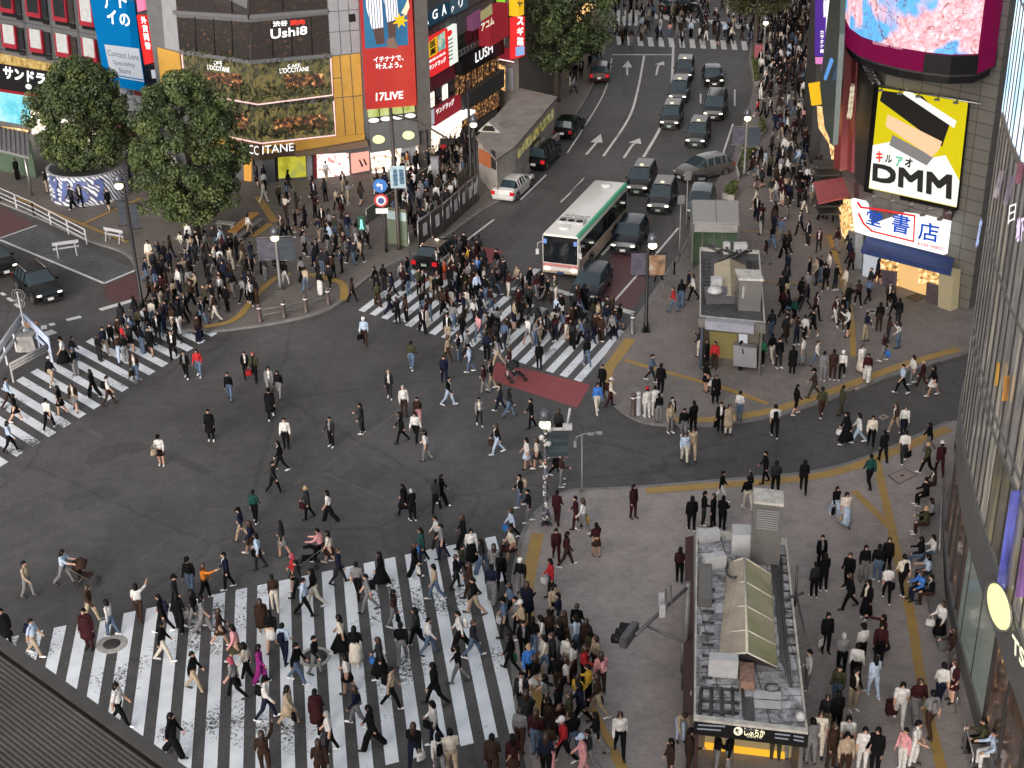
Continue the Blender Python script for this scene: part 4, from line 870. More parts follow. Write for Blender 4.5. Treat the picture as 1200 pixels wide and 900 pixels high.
k = MB(); P = [WT.pt(1118, 758, .7), WT.pt(1147, 846, .7)]; P[1].z = P[0].z = .95
k.tube(P, .035, 8)
for f_ in (0, .33, .66, 1): q = P[0].lerp(P[1], f_); k.tube([q, Vector((q.x, q.y, .1))], .03, 6)
hr = thing('handrail', ((P[0] + P[1]) / 2).xy, 'slim steel handrail along the base of the glass tower', 'handrail'); k.build('rail', M_STEEL, hr)
k = MB(); P = [W(1106, 566, .5), W(1102, 600, .5), W(1100, 648, .5)]; hr = thing('leaning_rail', P[1].xy, 'pale grey pipe rail that seated people lean on beside the tower', 'handrail')
k.tube([Vector((p.x, p.y, 1.0)) for p in P], .05, 8)
for p in P: k.tube([Vector((p.x, p.y, .1)), Vector((p.x, p.y, 1.0))], .04, 6)
k.build('rail', M_STEEL, hr)
k = MB(); P = [W(1077, 602, .12), W(1070, 622, .12), W(1072, 640, .12)]; hr = thing('stone_bench', P[1].xy, 'low grey stone ledge where people sit at the foot of the tower', 'bench')
q = [W(x, y, .12) for x, y in ((1092, 596), (1079, 606), (1072, 622), (1075, 645), (1079, 706), (1092, 764), (1100, 764), (1097, 640), (1100, 600))]; k.slab([Vector((p.x + .25, p.y, .1)) for p in q], (0, 0, .32)); k.build('ledge', M_KERB, hr)
# ---------------------------------------------------------------- near rooftop (bottom left)
Zr = 25.0; e0, e1 = W(0, 750, Zr), W(210, 900, Zr); ed = (e1 - e0).normalized(); en = Vector((-ed.y, ed.x, 0))
if en.dot(Vector((0, 0, 0)) - e0) < 0: en = -en
rR = thing('rooftop_building', (e0.x, e0.y, 0), 'dark brown ribbed rooftop in the lower left corner overlooking the crosswalk', 'building')
a, b = e0 - ed * 9, e1 + ed * 2.2
k = MB(); k.prism([(a.x, a.y), (b.x, b.y), (b + en * 5.4).xy[:], (a + en * 5.4).xy[:]], 0, Zr - .06); k.build('wall', M_DARKWALL, rR)
k = MB(); n = 96; sp = .051; prof = []
M_ROOF = mat('ribbed_roof', (.06, .053, .046), .55, .1, .3, 1.3, bump=.2)
for i in range(n):
    o = en * (i * sp + .14); pr = [(0, 0), (.012, .014), (.028, .014), (.04, 0)]
    for (u0, h0), (u1, h1) in zip(pr, pr[1:] + [(sp, 0)]):
        k.add([a + en * 0 + o + en * u0 + Vector((0, 0, h0)), b + o + en * u0 + Vector((0, 0, h0)), b + o + en * u1 + Vector((0, 0, h1)), a + o + en * u1 + Vector((0, 0, h1))], [(0, 1, 2, 3)])
k.build('ribbed_sheet', M_ROOF, rR)
k = MB(); k.slab([a - en * .02, b - en * .02, b + en * .1, a + en * .1], (0, 0, .05)); k.build('edge_flashing', mat('roof_flashing', (.05, .047, .044), .5, .2), rR)
# ---------------------------------------------------------------- kiosks, subway entrances
M_ROOFT = newmat('stained_roof', .6); t, L, b = nodes_of(M_ROOFT)
n1 = tex(t, 'ShaderNodeTexNoise', 1.6, Detail=8, Roughness=.75, Distortion=1.0); r1 = ramp(t, [(.34, (.05, .05, .05)), (.44, (.16, .16, .165)), (.54, (.36, .365, .38)), (.66, (.52, .52, .55))]); L(n1.outputs[0], r1.inputs[0])
br = tex(t, 'ShaderNodeTexBrick', .62); br.offset = .0; br.inputs['Color1'].default_value = (1, 1, 1, 1); br.inputs['Color2'].default_value = (.8, .8, .8, 1); br.inputs['Mortar'].default_value = (.25, .24, .23, 1); br.inputs['Mortar Size'].default_value = .014; br.inputs['Brick Width'].default_value = .9; br.inputs['Row Height'].default_value = .42
L(mixc(t, 1.0, r1.outputs[0], br.outputs[0], 'MULTIPLY'), b.inputs['Base Color'])
M_ROOFD = mat('dark_stained_roof', (.05, .05, .052), .6, var=.5, scale=3)
M_RIM = mat('pale_rim', (.4, .385, .35), .6, var=.35, scale=3)
M_CANV = newmat('translucent_panel', .4); t, L, b = nodes_of(M_CANV)
n1 = tex(t, 'ShaderNodeTexNoise', .8, Detail=5); r1 = ramp(t, [(.3, (.2, .19, .09)), (.5, (.27, .26, .15)), (.7, (.36, .31, .24))]); L(n1.outputs[0], r1.inputs[0]); L(r1.outputs[0], b.inputs['Base Color'])
M_CANV2 = mat('pale_pink_panel', (.34, .29, .23), .4, var=.25, scale=1.2)
M_PIPE = mat('dark_pipe', (.03, .03, .03), .5, var=.4, scale=6)
M_ACU = mat('white_unit', (.38, .385, .39), .5, var=.12, scale=5)
M_UNIT = mat('grey_unit', (.13, .125, .115), .5, .3, .15)
M_BROWNPANEL = mat('dark_red_panel', (.035, .014, .014), .5)
rnd = random.Random(11)
def PZ(px, py, z): return W(px, py, z)
def roof_frame(root, c, z, wdt, h, m):
    """raised rim around four corner points"""
    n = len(c); cen = sum(c, Vector()) / n
    k = MB()
    for i in range(n):
        a, b_ = c[i], c[(i + 1) % n]; ia, ib = a + (cen - a).normalized() * wdt * 1.4, b_ + (cen - b_).normalized() * wdt * 1.4
        k.hexa([a - Vector((0, 0, h)), b_ - Vector((0, 0, h)), ib - Vector((0, 0, h)), ia - Vector((0, 0, h))], [a, b_, ib, ia])
    return k.build('roof_rim', m, root)
# near kiosk
Zk = 3.3
kc = [W(813, 842, Zk), W(947, 858, Zk), W(921.5, 631, Zk), W(816, 618, Zk)]
rK = thing('station_kiosk', ((kc[0] + kc[2]) / 2).xy, 'long station entrance with stained equipment-covered roof and a glowing round logo sign', 'kiosk')
fl_ = [p.copy() for p in kc]; ce = sum(kc, Vector()) / 4
k = MB(); k.slab([Vector((p.x, p.y, Zk - .3)) for p in kc], (0, 0, .12)); k.build('roof', M_ROOFT, rK)
roof_frame(rK, kc, Zk, .16, .35, M_RIM)
def wallseg(a, b_, z0, z1, th, name, m, root):
    d = (b_ - a); n = Vector((-d.y, d.x, 0)).normalized() * th
    k = MB(); k.hexa([Vector((a.x, a.y, z0)), Vector((b_.x, b_.y, z0)), Vector((b_.x, b_.y, z0)) + n, Vector((a.x, a.y, z0)) + n], [Vector((a.x, a.y, z1)), Vector((b_.x, b_.y, z1)), Vector((b_.x, b_.y, z1)) + n, Vector((a.x, a.y, z1)) + n]); return k.build(name, m, root)
ins = [p.lerp(ce, .04) for p in kc]
wallseg(ins[3], ins[0], .12, Zk - .31, .12, 'side_wall', M_BROWNPANEL, rK); wallseg(ins[1], ins[2], .12, Zk - .31, .12, 'side_wall', M_UNIT, rK); wallseg(ins[2], ins[3], .12, Zk - .31, .12, 'end_wall', M_UNIT, rK)
# left gutter panel strip seen beside the rim
q = [W(812, 838, 2.6), W(800, 836, 2.2), W(803, 632, 2.2), W(813, 630, 2.6)]; k = MB(); k.slab(q, (0, 0, .1)); k.build('side_panel', M_BROWNPANEL, rK)
fr = [W(813, 845, Zk - .1), W(947.5, 861, Zk - .1)]; d = fr[1] - fr[0]; nf = Vector((d.y, -d.x, 0)).normalized()
k = MB(); k.hexa([fr[0] - Vector((0, 0, .55)), fr[1] - Vector((0, 0, .55)), fr[1] - Vector((0, 0, .55)) - nf * .15, fr[0] - Vector((0, 0, .55)) - nf * .15], [fr[0], fr[1], fr[1] - nf * .15, fr[0] - nf * .15]); k.build('fascia', M_BLACK, rK)
WK = Wall([(fr[0].x, fr[0].y), (fr[1].x, fr[1].y)]); fk = Fac(WK, rK)
lg = ell(865, 856.5, 5.2, 4.6, 0); fk.slab('logo_disc', M_SIGNY, lg, .03, .03); fk.slab('logo_swirl', M_BLK, [(863, 853.5), (867, 856), (864, 856.5), (866.5, 860), (865, 860), (861.5, 856)], .07, .01)
fk.text('しぶちか', M_SIGNY, [(872, 861.5), (896, 864), (896.5, 855.5), (872.5, 852.5)], .04, None, .008); fk.text('渋谷地下街', M_SIGNY, [(875, 864), (893, 865.8), (893, 863.2), (875, 861.4)], .04, None, .0)
for x0, x1, y in ((818, 850, 848.5), (817, 845, 853), (908, 926, 859), (908, 924, 863.5), (930, 942, 861.5), (930, 942, 866)): fk.slab('text_line', glow('dim_letters', (.25, .26, .3), .6), [(x0, y), (x0, y + 1.6), (x1, y + 3.6), (x1, y + 2)], .03, .01)
k = MB(); a, b_ = W(822, 893, .2), W(935, 903, .2)
q = [W(829, 868, 2.4), W(905, 876, 2.4), W(905, 890, 1.3), W(826, 884, 1.3)]
wf = Wall([(W(826, 884, 1.3) - nf * .2).xy[:], (W(905, 890, 1.3) - nf * .2).xy[:]])
fk2 = Fac(Wall([(fr[0] - nf * 2.3).xy[:], (fr[1] - nf * 2.3).xy[:]]), rK)
fk2.slab('yellow_band', glow('yellow_band', (.95, .5, .04), .7), [(823, 869), (824, 877), (920, 889), (920, 881)], .0, .05)
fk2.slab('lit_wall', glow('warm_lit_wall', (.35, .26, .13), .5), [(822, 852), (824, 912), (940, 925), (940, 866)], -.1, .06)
k = MB(); p = W(816, 879, .12); k.lathe([(.28, .0), (.28, 2.5), (.3, 2.5), (.3, 2.52)], 16, (p.x, p.y, .12)); k.build('end_column', mat('cream_column', (.32, .29, .22), .6), rK)
# roof top equipment
def onroof(px, py, z=Zk - .15): return W(px, py, z)
sk = [onroof(x, y, z) for x, y, z in ((859, 712, Zk + .05), (868, 774, Zk + .05), (910, 778, Zk + .05), (903, 694, Zk + .05))]
r0, r1 = W(872.5, 655, Zk + .55), W(875.5, 766, Zk + .55)
lf = [W(858, 664, Zk - .1), W(842, 768, Zk - .1)]; lf = [W(857, 667, Zk - .12), W(840, 768, Zk - .12)]
k = MB(); L0, L1 = W(857, 660, Zk - .12), W(839, 770, Zk - .12)
Lp = [W(853, 661, Zk - .1), W(842, 769, Zk - .1)]; Rp = [W(903, 674, Zk - .1), W(911, 783, Zk - .1)]
k = MB(); k.slab([r0, r1, Lp[1], Lp[0]], (0, 0, .04)); k.build('skylight_panel', M_CANV2, rK)
k = MB(); k.slab([r0, r1, Rp[1], Rp[0]], (0, 0, .04)); k.build('skylight_panel', M_CANV, rK)
k = MB(); k.tube([r0 + Vector((0, 0, .05)), r1 + Vector((0, 0, .05))], .05, 6)
for f_ in (0, .27, .53, .78, 1):
    m_ = r0.lerp(r1, f_) + Vector((0, 0, .05)); k.tube([m_, Lp[0].lerp(Lp[1], f_) + Vector((0, 0, .05))], .035, 5); k.tube([m_, Rp[0].lerp(Rp[1], f_) + Vector((0, 0, .05))], .035, 5)
k.split('skylight_frame', mat('cream_frame', (.5, .47, .38), .5), rK)
k = MB(); k.add([r1, Lp[1], Rp[1]], [(0, 1, 2)]); k.build('skylight_gable', M_DARKWALL, rK)
def unit(px, py, sx, sy, h, m, name, root, z=Zk - .18, rz=.0):
    p = W(px, py, z); k = MB(); k.box((p.x, p.y, z + h / 2), (sx, sy, h), rz); return k.build(name, m, root, bevel=.02)
rzk = math.atan2((kc[3] - kc[0]).y, (kc[3] - kc[0]).x) - math.pi / 2
# tall steel vent tower (back right)
p = W(899, 642, Zk - .18); pv_ = W(899.5, 655, .12); k = MB()
tz = 5.9; vt = [W(884, 578.5, tz), W(919, 580.5, tz), W(918.5, 592, tz), W(883, 588, tz)]
w_ = (vt[1] - vt[0]).length; dir_ = (vt[1] - vt[0]).normalized(); dn = Vector((dir_.y, -dir_.x, 0)); c0 = vt[3]; c1 = vt[2]
k.hexa([Vector((c0.x, c0.y, .12)), Vector((c1.x, c1.y, .12)), Vector((c1.x, c1.y, .12)) - dn * .9, Vector((c0.x, c0.y, .12)) - dn * .9], [Vector((c0.x, c0.y, tz - .06)), Vector((c1.x, c1.y, tz - .06)), Vector((c1.x, c1.y, tz - .06)) - dn * .9, Vector((c0.x, c0.y, tz - .06)) - dn * .9])
rV = k.build('vent_tower', mat('brushed_steel', (.2, .195, .19), .35, .6, .15, 1.5), rK)
k = MB(); k.slab([c0 + dn * .05 + Vector((0, 0, -.05)), c1 + dn * .05 + Vector((0, 0, -.05)), c1 - dn * .95 + Vector((0, 0, -.05)), c0 - dn * .95 + Vector((0, 0, -.05))], (0, 0, .12)); k.build('cap', M_RIM, rV)
k = MB(); cm = c0.lerp(c1, .5)
for i in range(9):
    z = tz - .35 - i * .1; a = c0.lerp(c1, .14); b_ = c0.lerp(c1, .86); k.slab([Vector((a.x, a.y, z)) + dn * .01, Vector((b_.x, b_.y, z)) + dn * .01, Vector((b_.x, b_.y, z + .03)) + dn * .06, Vector((a.x, a.y, z + .03)) + dn * .06], (0, 0, .03))
k.split('louvre', M_ACU, rV)
unit(871, 646, .95, .8, 1.0, M_ACU, 'air_conditioner', rK, rz=rzk); unit(830, 634, .9, .35, .5, M_ACU, 'air_conditioner', rK, rz=.25); unit(837, 664, .85, .4, .55, M_ACU, 'air_conditioner', rK, rz=.2)
unit(847, 790, 1.0, .45, .75, M_ACU, 'air_conditioner', rK, rz=rzk); unit(875, 797, .5, 1.1, .35, mat('rusty_box', (.2, .12, .09), .7, var=.5, scale=6), 'rusty_duct', rK, rz=rzk); unit(826, 690, .5, 2.4, .35, M_UNIT, 'duct', rK, rz=rzk)
unit(878, 838, .35, 1.7, .06, M_ROOFD, 'cable_tray', rK, rz=rzk)
k = MB()
for i in range(9):
    y = 690 + i * 13; k.tube([onroof(823, y), onroof(838 - i * .4, y + 1)], .05, 5)
for y0, y1, x0, x1 in ((640, 700, 902, 910), (650, 790, 908, 922), (668, 776, 910, 916), (690, 805, 914, 927), (660, 780, 911, 919), (655, 790, 915, 925), (662, 740, 907, 913)): k.tube([onroof(x0, y0), onroof(x0 + 3, (y0 + y1) / 2 - 4), onroof(x1, y1)], .06, 6)
for i in range(12):
    y = 650 + i * 10.5; k.tube([onroof(906 + i * .9, y), onroof(922 + i * 1.0, y + 1)], .045, 5)
for i in range(5):
    x = 822 + i * 0; k.tube([onroof(822 + i * 12, 806), onroof(820 + i * 13, 838)], .06, 5)
for y in (806, 821, 833): k.tube([onroof(822, y), onroof(866, y + 3)], .06, 5)
for i in range(10):
    a = 2 * math.pi * i / 10
k.tube([onroof(860 + 9 * math.cos(a * .5), 668 + 9 * math.sin(a * .5), Zk + .1 + .25 * math.sin(a * .5)) for a in range(0, 9)], .05, 6)
k.tube([onroof(905 + 9 * math.cos(a * .7), 806 + 5 * math.sin(a * .7)) for a in range(0, 9)], .03, 5)
k.split('pipe', M_PIPE, rK)
for px, py in ((899, 815), (899, 826)): unit(px, py, .95, .42, .04, M_ACU, 'roof_hatch', rK, rz=rzk)
k = MB(); p = W(938, 843, Zk); k.lathe([(.1, 0), (.16, .05), (.16, .2), (.05, .3)], 12, p); k.build('vent_cowl', M_ACU, rK)
k = MB(); p = W(926, 700, Zk); k.tube([p, p + Vector((.5, 0, .2))], .06, 6); k.tube([p + Vector((.2, 0, -.4)), p + Vector((.2, .1, 1.3))], .05, 6); k.tube([p + Vector((.2, 0, .2)), p + Vector((.2, -2.4, -.4))], .05, 6); k.build('bracket', M_PIPE, rK)
# far kiosk
Zf = 3.4
fc4 = [W(820, 371, Zf), W(897, 378.5, Zf), W(890, 293, Zf), W(820, 289.5, Zf)]
rF = thing('station_kiosk', ((fc4[0] + fc4[2]) / 2).xy, 'station entrance hut on the upper paving with a cream skylight ridge and grey-blue eave', 'kiosk')
k = MB(); k.slab([p - Vector((0, 0, .3)) for p in fc4], (0, 0, .12)); k.build('roof', M_ROOFD, rF); roof_frame(rF, fc4, Zf, .15, .35, M_RIM)
cf = sum(fc4, Vector()) / 4; ins = [p.lerp(cf, .06) for p in fc4]
for i, m in ((1, M_UNIT), (2, M_UNIT), (3, mat('blue_grey_wall', (.04, .06, .09), .6))): wallseg(ins[i], ins[(i + 1) % 4], .12, Zf - .31, .1, 'wall', m, rF)
wallseg(ins[0].lerp(ins[3], .1), ins[1].lerp(ins[2], .1), .12, Zf - .31, .1, 'wall', mat('dim_beige_wall', (.1, .09, .07), .6), rF)
d = fc4[1] - fc4[0]; nf2 = Vector((d.y, -d.x, 0)).normalized()
fw = Fac(Wall([(fc4[0] + nf2 * .0).xy[:], (fc4[1]).xy[:]]), rF)
fw.slab('eave_panel', mat('grey_blue_eave', (.22, .23, .27), .5), [(828, 371.5), (828, 381.5), (885, 387), (885, 377)], .05, .5); fw.slab('eave_panel', M_UNIT, [(819, 370.5), (819, 380.5), (828, 381.5), (828, 371.5)], .05, .3); fw.slab('eave_panel', M_UNIT, [(885, 377), (885, 387), (898, 388.5), (898, 378.5)], .05, .3)
fi = Fac(Wall([ins[0].lerp(ins[3], .09).xy[:], ins[1].lerp(ins[2], .09).xy[:]]), rF)
fi.slab('lit_panel', glow('dim_yellow_wall', (.3, .25, .1), .3), [(832, 388), (832, 418), (864, 421), (864, 391)], .02, .04); fi.slab('poster', M_WSIGN, [(866, 391), (866, 403), (876, 404), (876, 392)], .03, .06); fi.slab('ticket_machine', M_PALE, [(861, 400), (861, 424), (888, 427), (888, 404)], .05, .5)
r0, r1 = W(855, 303.5, Zf + .5), W(857, 347, Zf + .5); Lp = [W(837, 310, Zf - .1), W(836, 345, Zf - .1)]; Rp = [W(874, 312, Zf - .1), W(877, 350, Zf - .1)]
k = MB(); k.slab([r0, r1, Lp[1], Lp[0]], (0, 0, .04)); k.build('skylight_panel', mat('cream_panel_a', (.36, .32, .23), .5), rF); k = MB(); k.slab([r0, r1, Rp[1], Rp[0]], (0, 0, .04)); k.build('skylight_panel', mat('cream_panel_b', (.27, .24, .17), .5), rF); k = MB(); k.add([r1, Lp[1], Rp[1]], [(0, 1, 2)]); k.build('skylight_gable', M_DARKWALL, rF)
tz = 5.0; a0, a1 = W(867, 328, tz), W(893, 329.5, tz); dn = Vector((0, -1, 0)); k = MB()
k.hexa([Vector((a0.x, a0.y, .2)), Vector((a1.x, a1.y, .2)), Vector((a1.x, a1.y + 1.2, .2)), Vector((a0.x, a0.y + 1.2, .2))], [a0, a1, a1 + Vector((0, 1.2, 0)), a0 + Vector((0, 1.2, 0))]); rv2 = k.build('vent_tower', MATS['brushed_steel'], rF)
k = MB(); k.slab([a0 + Vector((-.08, -.08, .01)), a1 + Vector((.08, -.08, .01)), a1 + Vector((.08, 1.3, .01)), a0 + Vector((-.08, 1.3, .01))], (0, 0, .12)); k.build('cap', M_RIM, rv2)
k = MB()
for i in range(7):
    z = tz - .4 - i * .1; k.box(((a0.x + a1.x) / 2, a0.y - .03, z), ((a1.x - a0.x) * .74, .06, .06))
k.split('louvre', M_ACU, rv2)
unit(843, 352, 1.6, 1.1, .6, mat('dark_unit', (.09, .09, .1), .5, .3), 'air_conditioner', rF, Zf - .18); unit(839, 343, .6, .5, .9, M_ACU, 'air_conditioner', rF, Zf - .18); unit(851, 297, .4, .4, .7, M_ACU, 'air_conditioner', rF, Zf - .18); unit(867, 296, .8, .5, .6, M_ACU, 'air_conditioner', rF, Zf - .18)
k = MB()
for i in range(13): k.tube([W(824, 304 + i * 4.2, Zf - .15), W(833, 304.5 + i * 4.2, Zf - .15)], .06, 4)
for i in range(16):
    x, y = rnd.uniform(840, 886), rnd.uniform(292, 305); p = W(x, y, Zf - .1); k.tube([p, p + Vector((rnd.uniform(-1.2, 1.2), rnd.uniform(-.8, .8), rnd.uniform(.1, .5)))], .07, 5)
for i in range(4): k.tube([W(876 + i * 3, 306, Zf - .1), W(878 + i * 3, 328, Zf - .1)], .06, 5)
k.split('pipe', M_PIPE, rF)
k = MB(); k.lathe([(.4, 0), (.42, .1), (.3, .28), (0.05, .3)], 16, W(838, 342, Zf + .75)); k.build('vent_cowl', M_ACU, rF)
# glazed subway shelter behind it
Zg = 3.2; g4 = [W(812, 262, Zg), W(866, 263, Zg), W(865, 237, Zg), W(811, 236, Zg)]
rG2 = thing('subway_shelter', ((g4[0] + g4[2]) / 2).xy, 'glass subway entrance with two grey roof panels behind the far hut', 'shelter')
k = MB(); mid0, mid1 = g4[0].lerp(g4[1], .51), g4[3].lerp(g4[2], .5)
M_GR = mat('grey_roof_panel', (.24, .235, .23), .5, var=.12)
for q in ([g4[0], mid0, mid1, g4[3]], [g4[0].lerp(g4[1], .52), g4[1], g4[2], g4[3].lerp(g4[2], .51)]): k = MB(); k.slab(q, (0, 0, .12)); k.build('roof_panel', M_GR, rG2)
fg4 = [Vector((p.x, p.y, 0)) for p in g4]; wallseg(g4[0], g4[1], Zg - .55, Zg - .02, .1, 'front_beam', M_GR, rG2)
M_GLS = mat('green_tinted_glass', (.06, .09, .065), .08, spec=.7, emit=.05, ecol=(.3, .5, .2))
for a, b_ in ((g4[3], g4[0]), (g4[1], g4[2]), (g4[2], g4[3])): wallseg(a.lerp(b_, .04), b_.lerp(a, .04), .12, Zg - .03, .05, 'glass_wall', M_GLS, rG2)
wallseg(g4[0].lerp(g4[3], .3), g4[1].lerp(g4[2], .3), .12, Zg - .6, .05, 'glass_wall', M_GLS, rG2)
k = MB()
for p in g4: k.box((p.x, p.y, Zg / 2), (.14, .14, Zg))
for f_ in (.25, .5, .75): p = g4[0].lerp(g4[1], f_); k.box((p.x, p.y + .6, Zg / 2 - .3), (.08, .08, Zg - .7))
k.build('post', M_STEEL, rG2)
# concrete subway entrance by the road (upper left)
Zc = 3.3
qc = [W(582, 186, Zc), W(604, 170, Zc), W(652, 114, Zc), W(610, 104, Zc), W(560, 160, Zc)]
rU = thing('subway_entrance', ((qc[0] + qc[2]) / 2).xy, 'concrete subway entrance block with a flat roof and yellow-lit side windows by the road', 'entrance')
k = MB()
M_CON2 = mat('pale_concrete', (.32, .3, .27), .8, var=.2, scale=1.2)
b0 = [(p.x, p.y) for p in qc]; k.prism(b0, .1, Zc - .15); k.build('wall', M_CON2, rU)
k = MB(); cen = sum(qc, Vector()) / 5; k.slab([p + (p - cen).normalized() * .2 - Vector((0, 0, .15)) for p in qc], (0, 0, .15)); k.build('roof', mat('roof_concrete', (.2, .185, .165), .8, var=.25, scale=.8), rU)
fu = Fac(Wall([(qc[1]).xy[:], (qc[2]).xy[:]]), rU)
for i in range(5):
    x0, x1 = 606.5 + i * 8.6, 613.5 + i * 8.6; dy = -9.9
    fu.slab('side_window', litmat('yellow_window', [(.04, .035, .01), (.25, .22, .06), (.5, .42, .12)], 1.5, .7), [(x0, 172 + i * dy + 3), (x0, 186 + i * dy), (x1, 178 + i * dy), (x1, 165 + i * dy + 2)], .02, .06)
ff = Fac(Wall([(qc[0]).xy[:], (qc[1]).xy[:]]), rU)
fq = Fac(Wall([qc[4].xy[:], qc[0].xy[:]]), rU); fq.slab('poster', glow('orange_blue_poster', (.5, .15, .06), .5), [(562, 174), (562, 190), (575, 197), (575, 181)], .04, .06)
k = MB()
for i in range(6): p = fq.w.pt(576 + i * .9, 186 + i * .5, .05); k.box((p.x, p.y, p.z), (.05, .05, 1.4))
k.split('window_bar', M_BLACK, rU)
pd = W(573, 155, Zc); k = MB(); d_ = (qc[2] - qc[1]).normalized(); n_ = Vector((-d_.y, d_.x, 0))
pr = [pd - n_ * 0.9, pd + n_ * .9]; k.add([pr[0], pr[1], pr[1] + d_ * 1.2, pr[0] + d_ * 1.2, pd + Vector((0, 0, .8)), pd + d_ * 1.2 + Vector((0, 0, .8))], [(0, 1, 4), (1, 2, 5, 4), (0, 4, 5, 3), (2, 3, 5)]); k.build('roof_vent', M_CON2, rU)
k = MB(); a = pd - d_ * .02; k.add([a - n_ * .55 + Vector((0, 0, .1)), a + n_ * .55 + Vector((0, 0, .1)), a + n_ * .3 + Vector((0, 0, .5)), a - n_ * .3 + Vector((0, 0, .5))], [(0, 1, 2, 3)]); k.build('vent_grille', M_BLACK, rU)
# kerbside low wall along the entrance
k = MB(); a, b_ = W(588, 229, .12), W(655, 160, .12); n_ = Vector((-(b_ - a).y, (b_ - a).x, 0)).normalized(); k.slab([a, b_, b_ - n_ * .3, a - n_ * .3], (0, 0, .55)); tag(k.build('kerb_wall', M_CON2), 'low pale concrete wall at the road edge beside the subway entrance', 'wall')
# stair parapet with posters
rP = thing('stair_fence', W(522, 262), 'dark metal fence hung with white notices around the subway stairs', 'fence')
fp = [(480, 300), (491, 293), (520, 272), (548, 246), (560, 236)]
P = [W(x, y, .12) for x, y in fp]
for i in range(1, 4):
    a, b_ = P[i], P[i + 1]; k = MB(); d = (b_ - a); n_ = Vector((d.y, -d.x, 0)).normalized()
    k.slab([a, b_, b_ + Vector((0, 0, 1.9)), a + Vector((0, 0, 1.9))], -n_ * .06); k.build('panel', mat('fence_grey', (.075, .068, .064), .5, .3), rP)
    m_ = max(2, int(d.length / 1.4)); k = MB()
    for j in range(m_ + 1): q = a.lerp(b_, j / m_); k.tube([q, q + Vector((0, 0, 2.0))], .05, 6)
    k.tube([a + Vector((0, 0, 2)), b_ + Vector((0, 0, 2))], .06, 6); k.build('rail', M_STEEL, rP)
    for j in range(m_): q = a.lerp(b_, (j + .5) / m_) + n_ * .05; dd_ = d.normalized() * .28; z = .75; k = MB(); k.slab([q - dd_ + Vector((0, 0, z)), q + dd_ + Vector((0, 0, z)), q + dd_ + Vector((0, 0, z + .85)), q - dd_ + Vector((0, 0, z + .85))], n_ * .01); k.build('notice', mat('notice_paper', (.45, .45, .45), .8), rP)
k = MB(); a, b_ = P[0], P[1]; k.tube([a, a + Vector((0, 0, 1.6)), b_ + Vector((0, 0, 1.6)), b_], .05, 6); k.build('end_rail', M_STEEL, rP)
for (x0, y0, x1, y1, lab) in ((430, 262, 512, 205, 'green-tinted glass balustrade on the plaza side of the crowded stairs'), (520, 232, 556, 205, 'short dark rail across the stair head below the subway entrance')):
    a, b_ = W(x0, y0, .12), W(x1, y1, .12); tr = thing('balustrade', (a + b_) / 2, lab, 'fence')
    k = MB(); k.slab([a, b_, b_ + Vector((0, 0, 1.0)), a + Vector((0, 0, 1.0))], Vector((.05, .05, 0))); k.build('glass', mat('balustrade_glass', (.09, .1, .075), .2), tr)
    k = MB(); k.tube([a + Vector((0, 0, 1.05)), b_ + Vector((0, 0, 1.05))], .05, 6); m_ = int((b_ - a).length / 1.5)
    for j in range(m_ + 1): q = a.lerp(b_, j / max(1, m_)); k.tube([q, q + Vector((0, 0, 1.05))], .04, 6)
    k.build('rail', M_STEEL, tr)
t_ = thing('pillar', W(511, 222), 'pale square post at the top of the crowded stairs', 'post'); p = W(511, 222, .12); k = MB(); k.box((p.x, p.y, 1.3), (.55, .55, 2.4)); k.box((p.x, p.y, 2.55), (.65, .65, .1)); k.build('shaft', M_PALE, t_, bevel=.02)
# green poster stand
t_ = thing('poster_stand', W(468, 286), 'green poster stand covered in leaflets beside the stair fence', 'stand'); a, b_ = W(456, 287, .12), W(478, 291, .12)
k = MB(); k.slab([a + Vector((0, 0, .1)), b_ + Vector((0, 0, .1)), b_ + Vector((0, 0, 2.6)), a + Vector((0, 0, 2.6))], (0.05, .25, 0)); k.build('board', litmat('green_poster', [(.06, .12, .02), (.12, .22, .03), (.3, .3, .2)], 2.2, .3, base=.1), t_)
k = MB(); d = b_ - a; k.slab([a + Vector((0, -.03, 1.9)), b_ + Vector((0, -.03, 1.9)), b_ + Vector((0, -.03, 2.5)), a + Vector((0, -.03, 2.5))], (0, -.02, 0)); k.build('header', mat('pale_header', (.3, .4, .42), .6), t_)
# left shelter roof and planter
t_ = thing('shelter', W(10, 190), 'grey flat-roofed shelter with ribbed roof at the far left pavement', 'shelter'); q = [W(-25, 172, 3.2), W(35, 187, 3.2), W(34, 158, 3.2), (W(-25, 147, 3.2))]
k = MB(); k.slab(q, (0, 0, .2)); k.build('roof', mat('shelter_roof', (.16, .165, .17), .5), t_, bevel=.02); k = MB()
for i in range(12): k.tube([q[0].lerp(q[1], i / 11) + Vector((0, 0, .22)), q[3].lerp(q[2], i / 11) + Vector((0, 0, .22))], .05, 4)
k.build('roof_rib', M_GREYPANEL, t_); k = MB()
for p in (q[0].lerp(q[2], .1), q[1].lerp(q[3], .1), q[2].lerp(q[0], .1), q[3].lerp(q[1], .1)): k.tube([(p.x, p.y, .1), (p.x, p.y, 3.2)], .1, 8)
k.build('post', M_STEEL, t_); wallseg(q[3].lerp(q[0], .2), q[2].lerp(q[1], .2), .12, 3.1, .1, 'back_wall', M_GLS, t_)
